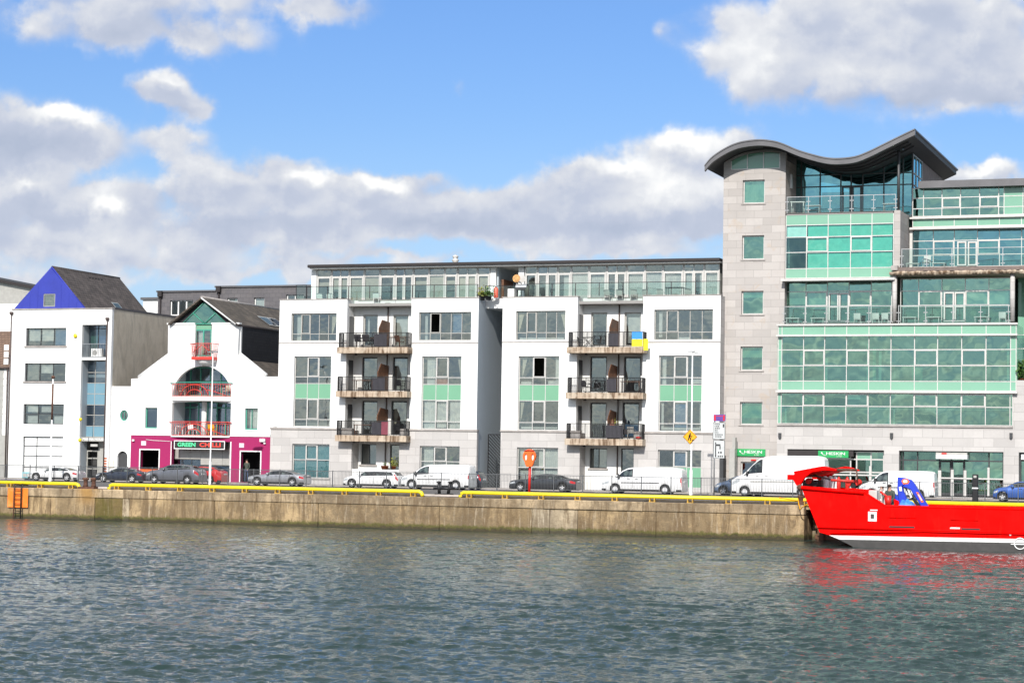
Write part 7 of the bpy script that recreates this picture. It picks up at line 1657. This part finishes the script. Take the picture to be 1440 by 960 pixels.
# deck items: box, posts
X0, X1, Z0, Z1 = RC(1222, 689, 1234, 713, YBt + 1.2); mb = MB(); mb.box(X0, X1, YBt + 1.1, YBt + 2.0, Z0 - .4, Z1); mb.build('control_locker', M['frame_light'], boat, bevel=.02)
mb = MB()
for k in (1235.5, 1239.5): X0, X1, Z0, Z1 = RC(k, 687, k + 1.5, 713, YBt + .9); mb.box(X0, X1, YBt + .9, YBt + 1.0, Z0 - .3, Z1)
mb.build('locker_post', M['frame_grey'], boat)
q = [at(a, b_, YBt + .8) for a, b_ in ((1238, 691), (1249, 699.5), (1249.5, 711))]; mb = MB(); mb.tube([(q[0][0], YBt + .8, q[0][1]), (q[1][0], YBt + .8, q[1][1])], .06, n=6); mb.tube([(q[1][0], YBt + .8, q[1][1] + .1), (q[2][0], YBt + .8, q[2][1])], .15, n=8); mb.build('red_davit', M['red_paint'], boat)
# blue folding crane
blue = plain('crane_blue_paint', (.015, .045, .52), .4, var=.15); lblue = plain('blue_tarpaulin', (.05, .22, .62), .6, var=.4, scale=4)
Yc_ = YBt + 2.6
cr_ = thing('deck_crane', 'blue folding deck crane with red and white stickers on the red boat', 'crane', (at(1285, 712, Yc_)[0], Yc_, d0_[1] - .5))
cp_ = lambda l: [at(a, b_, Yc_) for a, b_ in l]
mb = MB(); mb.prism(cp_([(1263, 670.5), (1272, 671.5), (1282, 674.5), (1287, 681), (1306, 712), (1296, 712), (1281, 688), (1270, 684), (1271, 690), (1281, 712.5), (1266, 713), (1264, 700), (1262.5, 688)]), Yc_ - .18, Yc_ + .18); mb.build('main_boom', blue, cr_, bevel=.03)
mb = MB(); mb.prism(cp_([(1271.5, 684.5), (1274, 685), (1295.5, 712), (1290, 712)]), Yc_ - .12, Yc_ + .1); mb.prism(cp_([(1277.5, 687), (1280, 687.5), (1284.5, 699), (1280, 699)]), Yc_ - .2, Yc_ - .1); mb.build('hydraulic_ram', M['black'], cr_)
mb = MB(); mb.prism(cp_([(1277, 688), (1279.5, 688), (1284, 699), (1281.5, 699.5)]), Yc_ - .23, Yc_ - .201); mb.build('ram_cover', M['white_paint'], cr_)
mb = MB(); mb.prism(cp_([(1257, 692), (1264, 699), (1264.5, 704), (1256, 700)]), Yc_ - .15, Yc_ + .1); mb.build('lever_arm', blue, cr_)
mb = MB(); x, z = at(1274, 713, Yc_); mb.lathe([(.45, -1.3), (.42, .1), (.3, .2)], (x, Yc_ + .2, z), n=16); mb.build('slew_column', M['black'], cr_)
for (pp, nm, mm) in (([(1268.5, 676), (1271, 673), (1277, 673), (1280, 676.5), (1278, 680), (1271, 680.5)], 'round_sticker', 'orange'), ([(1270.5, 675.7), (1273, 674), (1276.5, 674.5), (1277, 678), (1272, 678.5)], 'round_sticker', 'white_paint'), ([(1289, 691.5), (1292, 691.5), (1300, 705.5), (1296.5, 706)], 'red_sticker', 'orange'), ([(1291.5, 694.5), (1293, 694.5), (1298, 703), (1296.5, 703.5)], 'white_sticker', 'white_paint'), ([(1265, 684.5), (1268.5, 683.5), (1269.5, 690), (1266, 690)], 'pale_sticker', 'white_plastic')):
    yo = .19 if mm == 'orange' else .2; mb = MB(); mb.prism(cp_(pp), Yc_ - yo, Yc_ - yo + .006); mb.build(nm, M[mm], cr_)
rg = random.Random(9); mb = MB(); rows = []
for i in range(13):
    a = i / 12; x = at(1262 + 26 * a, 712, YBt + 1.3)[0]; z = at(1270, 713, YBt + 1.3)[1]; hgt = .38 * math.sin(math.pi * a) ** .6 + rg.uniform(-.06, .08)
    rows.append([(x, YBt + .7, z - .3), (x + rg.uniform(-.03, .03), YBt + .9, z + hgt * .6), (x, YBt + 1.3, z + hgt), (x, YBt + 1.8, z + hgt * .5), (x, YBt + 2, z - .3)])
mb.grid(rows, 0, False, False, True); o = mb.build('tarpaulin', lblue); tag(o, 'crumpled blue tarpaulin on the deck in front of the blue crane', 'tarpaulin')
zdk_b = d0_[1] - .5
for k, (px0, lab, cl, lg, cpm, fc) in enumerate(((1239.5, 'person in a white top and cap standing left on the boat deck', M['shirt_white'], M['shirt_white'], M['shirt_white'], .5), (1252.3, 'person in dark overalls and dark cap standing beside the blue crane', M['overall'], M['overall'], M['hair'], -.3))):
    Yk_ = YBt + 2.4; x, z = at(px0, 680.5, Yk_); person(lab, (x, Yk_, zdk_b), max(1.6, (z - zdk_b)), cl, lg, fc, cpm, (.8, .6), .3)
# mooring ropes
mb = MB(); q = at(1128, 700, YQ + .3); mb.tube([(q[0] - .2, YQ + .25, .35), (q[0] - .05, YQ - .3, .05), (q[0] + .1, YQ - .6, -.25), (q[0] + .3, YQ - 1.0, -.1), (bowtop[0] + .5, YBt + 5.5, bowtop[1] - .1)], .028, n=6)
o = mb.build('mooring_rope', M['amber']); tag(o, 'yellow orange mooring rope hanging at the bow of the red boat', 'rope')
mb = MB(); q = at(1095, 702, YQ + .2); mb.tube([(q[0], YQ + .22, .34), (q[0] + 1.2, YQ + .2, .18), (q[0] + 2.2, YQ + .2, .32)], .03, n=6); o = mb.build('mooring_rope', M['amber']); tag(o, 'slack yellow rope tied along the yellow pipe rail near the red boat', 'rope')

# ================================================================ balcony and terrace things
def chair(label, x, y, z, rz=0, m='dark_fabric', s=1, group='chairs on the balconies and terraces'):
    o = thing('chair', label, 'chair', (x, y, z), rz, group); mm = M[m]
    mb = MB(); mb.box(-.24 * s, .24 * s, -.24 * s, .22 * s, .42 * s, .46 * s); q = mb.build('seat', mm); q.parent = o
    mb = MB(); mb.grid([[(a * .24 * s, (.2 + .03 * (1 - a * a) + k * .10) * s, (.46 + k * .42) * s) for a in (-1, -.5, 0, .5, 1)] for k in (0, .5, 1)], 0, True, False)
    mb.grid([[(a * .24 * s, (.23 + .03 * (1 - a * a) + k * .10) * s, (.46 + k * .42) * s) for a in (-1, -.5, 0, .5, 1)] for k in (0, .5, 1)], 0, True, False); q = mb.build('backrest', mm); q.parent = o
    for a in (-1, 1):
        for b2 in (-1, 1): mb = MB(); mb.tube([(a * .21 * s, b2 * .2 * s, .42 * s), (a * .24 * s, b2 * .24 * s, 0)], .018 * s, n=6); q = mb.build('leg', mm); q.parent = o
        mb = MB(); mb.tube([(a * .25 * s, .24 * s, .66 * s), (a * .26 * s, -.2 * s, .64 * s), (a * .25 * s, -.22 * s, .44 * s)], .016 * s, n=5); q = mb.build('armrest', mm); q.parent = o
    return o
def table(label, x, y, z, w_=.8, d_=.6, h_=.72, m='wood', group=None, cross=False):
    o = thing('table', label, 'table', (x, y, z), 0, group); mm = M[m]; mb = MB(); mb.box(-w_ / 2, w_ / 2, -d_ / 2, d_ / 2, h_ - .04, h_); q = mb.build('tabletop', mm); q.parent = o
    for a in (-1, 1):
        for b2 in (-1, 1):
            mb = MB(); mb.tube([(a * w_ * .42, b2 * d_ * .4, h_ - .04), ((-a if cross else a) * w_ * .42, b2 * d_ * .4, 0)], .02, n=6); q = mb.build('leg', mm); q.parent = o
    return o
def pot(label, x, y, z, r=.16, h=.25, leaf='leaf', lr=.3, n=60, pm='terracotta', group=None):
    o = thing('potted_plant', label, 'plant', (x, y, z), 0, group); mb = MB(); mb.lathe([(r * .7, 0), (r, h), (r * 1.08, h), (r * .9, h - .02)], (0, 0, 0), n=12); q = mb.build('pot', M[pm]); q.parent = o
    rg = random.Random(hash(label) % 1000 if False else len(label)); mb = MB()
    for k in range(n):
        a, b2, c = rg.gauss(0, .5), rg.gauss(0, .5), abs(rg.gauss(.6, .45)); p = Vector((a * lr, b2 * lr, h + c * lr)); u = Vector((rg.uniform(-1, 1), rg.uniform(-1, 1), rg.uniform(-.4, 1))).normalized() * lr * .35; v = u.cross(Vector((rg.uniform(-1, 1), rg.uniform(-1, 1), 1))).normalized() * lr * .13
        mb.face([p - u * .2, p + u * .4 + v, p + u, p + u * .4 - v])
    q = mb.build('foliage', M[leaf]); q.parent = o; return o
def on(px, py, Y): return at(px, py, Y)
ZF = [fl[1], fl[2], fl[3]]
def bal_z(ri, j): s = REC[ri]['slabs'][j]; return RC(s[0], s[2], s[1] - 5, s[3], YA - .85)[3]
Yb = YA + .35
# left stack of balconies: j 0 top, 1 middle, 2 low
z = bal_z(0, 0); table('small brown table on the top left balcony beside the wicker sofa', on(515, 470, Yb)[0], Yb, z, 1.5, .7, .74)
for px0, lab in ((507.5, 'dark wicker armchair left of the table on the top left balcony'), (519, 'dark wicker armchair right of the table on the top left balcony')): chair(lab, on(px0, 480, Yb)[0], Yb - .35, z, R_(180), 'dark_fabric', 1.1)
table('wooden table at the right end of the top left balcony', on(560, 470, Yb)[0], Yb, z, 1.6, .6, .80, 'wood'); chair('brown folding chair at the right end of the top left balcony', on(565, 480, Yb)[0], Yb - .4, z, R_(160), 'wood')
z = bal_z(0, 1); table('long wooden shelf table on the middle left balcony', on(512, 540, Yb)[0], Yb, z, 1.7, .5, .85, 'wood'); chair('black chair at the right end of the middle left balcony', on(565, 540, Yb)[0], Yb - .3, z, R_(170), 'black'); table('dark side table at the right end of the middle left balcony', on(570, 540, Yb)[0], Yb - .1, z, .6, .5, .8, 'black')
z = bal_z(0, 2); table('brown table draped with cloth on the lowest left balcony', on(513, 600, Yb)[0], Yb - .2, z, 1.5, .5, .8, 'wood'); chair('black chair at the right end of the lowest left balcony', on(562, 600, Yb)[0], Yb - .3, z, R_(180), 'black')
X0, X1, Z0, Z1 = RC(537, 593, 546.5, 611, YA - .7); mb = MB(); wavy(mb, X0, X1, Z0, Z1, YA - .82, amp=.02); o = mb.build('hanging_cloth', plain('maroon_cloth', (.20, .05, .07), .9)); tag(o, 'maroon cloth hanging over the rail of the lowest left balcony', 'cloth')
# right stack
z = bal_z(1, 0); table('folding cafe table with crossed legs on the top right balcony', on(830, 480, Yb)[0], Yb - .4, z, .85, .5, .74, 'black', cross=True)
for px0, lab in ((820, 'black folding chair left of the cafe table on the top right balcony'), (843, 'black folding chair right of the cafe table on the top right balcony')): chair(lab, on(px0, 482, Yb)[0], Yb - .4, z, R_(90 if px0 < 830 else -90), 'black', .85)
X0, X1, Z0, Z1 = RC(888.5, 466.5, 903.5, 487, YA - .9); fz = thing('flag_banner', 'blue over yellow flag hung on the rail of the top right balcony', 'flag', ((X0 + X1) / 2, YA - .9, Z0))
for a, b_, m_ in ((Z0, (Z0 + Z1) / 2, 'flag_y'), ((Z0 + Z1) / 2, Z1, 'flag_b')):
    if m_ not in M: M[m_] = plain('yellow_flag_cloth' if m_ == 'flag_y' else 'blue_flag_cloth', (.88, .80, .03) if m_ == 'flag_y' else (.05, .28, .70), .8)
    mb = MB(); wavy(mb, X0, X1, a, b_, YA - .90, amp=.012, per=.4); mb.build('yellow_half' if m_ == 'flag_y' else 'blue_half', M[m_], fz)
X0 = on(905.5, 480, YA - .7)[0]; mb = MB(); wavy(mb, X0, X0 + .35, bal_z(1, 0) - .25, bal_z(1, 0) + .55, YA - .86, amp=.03); o = mb.build('yellow_cloth', M['flag_y']); tag(o, 'yellow cloth hanging at the right corner of the top right balcony', 'cloth')
z = bal_z(1, 1); chair('dark chair on the middle right balcony beside the bicycle', on(826, 540, Yb)[0], Yb - .3, z, R_(150), 'dark_fabric')
bi = thing('bicycle', 'dark bicycle standing on the middle right balcony', 'bicycle', (on(840, 548, Yb)[0], YA - .45, z)); 
for dx_ in (-.5, .5):
    mb = MB(); mb.tube([(dx_ + .32 * math.cos(a), 0, .33 + .32 * math.sin(a)) for a in [2 * math.pi * k / 20 for k in range(21)]], .02, n=5); mb.tube([(dx_ - .3, 0, .33), (dx_ + .3, 0, .33)], .006, n=4); mb.tube([(dx_, 0, .03), (dx_, 0, .63)], .006, n=4); q = mb.build('wheel', M['black']); q.parent = bi
mb = MB(); mb.tube([(-.5, 0, .33), (-.38, 0, .82), (.15, 0, .78), (-.05, 0, .3), (-.4, 0, .72)], .02, n=5); mb.tube([(.5, 0, .33), (-.05, 0, .3)], .016, n=5); mb.tube([(.5, 0, .33), (.15, 0, .78)], .016, n=5); q = mb.build('frame', M['grey_metal']); q.parent = bi
mb = MB(); mb.tube([(-.42, -.22, .92), (-.38, 0, .9), (-.42, .22, .92)], .016, n=5); q = mb.build('handlebar', M['black']); q.parent = bi
mb = MB(); mb.ball((.17, 0, .86), .12, n=8, sq=(1.1, .6, .4)); q = mb.build('saddle', M['black']); q.parent = bi
table('pale wooden table on the middle right balcony', on(888, 540, Yb)[0], Yb, z, 1.5, .6, .85, 'wood')
z = bal_z(1, 2); chair('grey round backed chair on the lowest right balcony', on(890, 605, Yb)[0], Yb - .3, z, R_(180), 'frame_grey'); chair('small dark chair beside the barbecue on the lowest right balcony', on(882, 605, Yb)[0], Yb - .35, z, R_(180), 'dark_fabric', .8)
mb = MB(); X0 = on(898, 614, YA - .6)[0]; mb.ball((X0, YA - .6, z + .1), .2, n=10, sq=(1.2, .8, .5)); o = mb.build('red_bag', M['red_paint']); tag(o, 'small bright red bag on the floor of the lowest right balcony', 'bag')
pot('potted plant with pale flowers by the privacy screen on the lowest right balcony', on(866, 596, YA - .4)[0], YA - .45, z + .55, .14, .4, 'leaf_yellow', .28, 60)
orn = thing('garden_ornament', 'brown wooden ornament with white base standing before the lowest right privacy screen', 'ornament', (on(860, 596, YA - .6)[0], YA - .4, z + .7)); mb = MB(); mb.lathe([(.2, 0), (.22, .3), (.16, .32)], (0, 0, 0), n=8); q = mb.build('stand', M['terracotta']); q.parent = orn; mb = MB(); mb.lathe([(.14, .32), (.15, .4), (.02, .72)], (0, 0, 0), n=8); q = mb.build('roof', M['wood']); q.parent = orn; mb = MB(); mb.box(-.22, .15, -.24, -.2, .06, .14); q = mb.build('white_strip', M['white_paint']); q.parent = orn
# ground floor planters
pot('terracotta planter with red flowers on the ledge above the white people carrier', on(541, 656, Yr - .5)[0], Yr - .5, 1.25, .30, .28, 'leaf', .22, 60)
pot('bushy pale green plant on the ledge right of the terracotta planter', on(554, 656, Yr - .5)[0], Yr - .5, 1.3, .18, .2, 'leaf_yellow', .38, 120)
mb = MB(); X0, X1 = on(505, 660, YA)[0], on(561, 660, YA)[0]; mb.box(X0 - .8, X1, YA + .1, YA + .35, .1, 1.25); o = mb.build('garden_wall', M['white']); tag(o, 'low white garden wall in front of the left ground floor recess', 'wall')
mb = MB(); X0, X1 = on(816, 660, YA)[0], on(872, 660, YA)[0]; mb.box(X0 + .8, X1, YA + .1, YA + .35, .1, 1.15); o = mb.build('garden_wall', M['white']); tag(o, 'low white garden wall behind the black and white cars at the right recess', 'wall')
# satellite dishes and terrace things
Yt = YA + .9; x, z = at(726.5, 391.5, Yt)
sd = thing('satellite_dish', 'orange and white satellite dish on the roof terrace rail', 'satellite dish', (x, Yt, zP)); mb = MB(); mb.lathe([(.29, -.05), (.27, -.03), (.2, .02), (.02, .05)], (x, Yt, z), 'y', n=24); mb.build('dish', plain('orange_dish', (.62, .33, .12), .5, var=.5, scale=6), sd); mb = MB(); mb.tube([(x, Yt + .06, zP), (x, Yt + .06, z)], .03, n=6); mb.build('mast', M['grey_metal'], sd); mb = MB(); mb.tube([(x, Yt - .03, z - .3), (x, Yt - .4, z)], .015, n=5); mb.build('feed_arm', M['grey_metal'], sd)
x, z = at(733, 392, Yt + .6); sd = thing('satellite_dish', 'white satellite dish behind the orange one on the roof terrace', 'satellite dish', (x, Yt + .6, zP)); mb = MB(); mb.lathe([(.34, -.05), (.32, -.03), (.2, .02), (.02, .05)], (x, Yt + .6, z), 'y', n=24); mb.build('dish', M['frame_light'], sd); mb = MB(); mb.tube([(x, Yt + .66, zP), (x, Yt + .66, z)], .03, n=6); mb.build('mast', M['grey_metal'], sd)
X0, X1, Z0, Z1 = RC(694.5, 403.5, 700.5, 416, Yt); X0 += .0; gb = thing('gas_cylinder', 'coral red gas cylinder on the roof terrace by the passage', 'gas cylinder', ((X0 + X1) / 2, Yt, zP)); mb = MB(); r_ = (X1 - X0) / 2; mb.lathe([(r_ * .9, 0), (r_, .05), (r_, Z1 - zP - .15), (r_ * .6, Z1 - zP - .03), (.06, Z1 - zP)], ((X0 + X1) / 2, Yt, zP), n=14); mb.build('cylinder', plain('coral_cylinder', (.70, .13, .08), .5), gb); mb = MB(); mb.lathe([(.1, 0), (.1, .12)], ((X0 + X1) / 2, Yt, Z1 - .02), n=10); mb.build('valve_guard', M['grey_metal'], gb)
for px0, lab in ((678, 'bushy yellow green plant at the end of the left roof terrace'), (687, 'dark green plant beside the passage on the left roof terrace')): pot(lab, on(px0, 415, YA + .5)[0], YA + .5, zP - .2, .25, .3, 'leaf_yellow' if px0 < 680 else 'leaf', .42, 160, 'frame_dark')
x, z = at(734, 410, Yt); bq = thing('barbecue', 'grey lidded barbecue on the roof terrace below the satellite dish', 'barbecue', (x, Yt, zP)); mb = MB(); mb.box(-.42, .42, -.25, .25, .55, .72); q = mb.build('firebox', M['frame_dark']); q.parent = bq; mb = MB(); mb.grid([[(a, -.25 * math.cos(t_), .73 + .26 * math.sin(t_)) for t_ in [math.pi * k / 8 for k in range(9)]] for a in (-.42, .42)], 0, True, False, False); q = mb.build('lid', M['grey_metal']); q.parent = bq
for a in (-.35, .35): mb = MB(); mb.tube([(a, 0, .56), (a, 0, 0)], .03, n=6); q = mb.build('leg', M['black']); q.parent = bq
x, z = at(743.5, 412, Yt); pp = thing('covered_barbecue', 'dark green covered round barbecue beside the grey one on the terrace', 'barbecue', (x, Yt, zP)); mb = MB(); mb.lathe([(.28, 0), (.3, .4), (.32, .62), (.2, .82), (.02, .88)], (0, 0, 0), n=14); q = mb.build('cover', M['overall']); q.parent = pp
mb = MB(); X0, X1, Z0, Z1 = RC(714, 406, 723, 416, Yt); mb.box(X0, X1, Yt, Yt + .6, zP - .3, Z1); o = mb.build('storage_box', M['white_plastic']); tag(o, 'white storage box on the roof terrace left of the barbecue', 'box')
for i, px0 in enumerate((856, 873, 892, 910, 930, 968)):
    chair(['pale terrace chair below the first glass doors of the right penthouse', 'second pale chair from the left on the right penthouse terrace', 'third pale chair from the left on the right penthouse terrace', 'fourth pale chair from the left on the right penthouse terrace', 'pale terrace chair just left of the dark terrace table', 'pale terrace chair just right of the dark terrace table'][i], on(px0, 412, YA + 1.2)[0], YA + 1.1, zP - .35, R_(180 + 12 * (i % 3 - 1)), 'frame_light', .95)
table('dark terrace table on the right penthouse terrace', on(950, 408, YA + 1)[0], YA + .9, zP - .35, 1.3, .7, .95, 'frame_dark')
for k, px0 in enumerate((452, 466, 531)): chair(['white chair at the far left end of the penthouse terrace', 'white chair below the first glass doors of the left penthouse', 'white chair in the middle of the left penthouse terrace'][k], on(px0, 414, YA + 1.2)[0], YA + 1.1, zP - .35, R_(180), 'white_plastic', .95)
# office block terraces
i = 0
zdeck5 = zdk - .02
for px0, lab in ((1122, 'white steel bench frame left on the roof terrace of the office block'), (1144, 'white low table on the roof terrace of the office block'), (1252, 'white low table by the column on the office roof terrace')):
    table(lab, on(px0, 292, YT + .8)[0], YT + .9, zdeck5, 1.0, .6, .62 if px0 > 1130 else .9, 'white_plastic')
za = z3 - .06
L3 = [(1115, 'white planter table at the left end of the office third floor balcony', 't'), (1150, 'white long table on the office third floor balcony left of the doors', 't'), (1206, 'white seat right of the left doors on the office third floor balcony', 'c'), (1232, 'white seat in the middle of the office third floor balcony', 'c'), (1245, 'white seat just left of the stone column on the office balcony', 'c'), (1279, 'white round table just right of the stone column on the office balcony', 't'), (1312, 'white low bench left of the right doors on the office balcony', 't'), (1380, 'white table right of the right doors on the office balcony', 't'), (1410, 'white slatted chair at the right end of the office balcony', 'c')]
for px0, lab, ty in L3:
    x = on(px0, 448, YL + .8)[0]
    if ty == 't': table(lab, x, YL + .85, za, .95, .5, .55, 'white_plastic')
    else: chair(lab, x, YL + .85, za, R_(180), 'white_plastic', .95)
for k, (px0, lab, ty) in enumerate(((1303, 'white sun chair left on the upper right office terrace', 'c'), (1320, 'white low table on the upper right office terrace', 't'), (1300, 'white low stool at the left of the upper right office terrace', 't'))):
    x = on(px0, 370, YL + 1.5)[0] - (.8 if k == 2 else 0)
    if ty == 'c': chair(lab, x, YL + 1.5, zS, R_(200), 'white_plastic')
    else: table(lab, x, YL + 1.6, zS, .9, .5, .4, 'white_plastic')
pot('leafy green plant on the low roof at the far right of the office block', on(1437, 530, YS + 1)[0], YS + 1.0, zr2 - .15, .3, .3, 'leaf', .8, 320)
# air conditioner on the marina house balcony
X0, X1, Z0, Z1 = RC(129, 490, 144, 502, YH + .4); ac = thing('air_conditioner', 'white air conditioning unit behind the small balcony rail of the blue gabled house', 'air conditioner', ((X0 + X1) / 2, YH + .4, Z0)); mb = MB(); mb.box(X0, X1, YH + .25, YH + .6, Z0, Z1); mb.build('casing', M['white_plastic'], ac, bevel=.02); mb = MB(); mb.lathe([(.2, -.01), (.2, 0)], ((X0 + X1) / 2 - .12, YH + .248, (Z0 + Z1) / 2), 'y', n=18); mb.build('fan_grille', M['frame_grey'], ac)
# restaurant balcony things
zb = zsp; 
table('small table on the arched balcony of the restaurant house', on(258, 550, YB + .5)[0], YB + .6, zb, .7, .6, .74, 'wood'); chair('yellow topped chair on the left of the arched balcony', on(254, 550, YB + .5)[0] - .1, YB + .9, zb, R_(120), 'blind'); chair('pale chair on the right of the arched balcony', on(317, 550, YB + .5)[0], YB + .7, zb, R_(-120), 'blind')
table('round white table on the lower restaurant balcony', on(254, 605, YB + .5)[0], YB + .5, zl0, .7, .6, .72, 'white_plastic'); chair('brown chair right of the round column on the lower restaurant balcony', on(299, 605, YB + .6)[0], YB + .6, zl0, R_(180), 'amber'); chair('white chair behind the red rail of the lower restaurant balcony', on(270, 605, YB + .6)[0], YB + .7, zl0, R_(170), 'white_plastic')
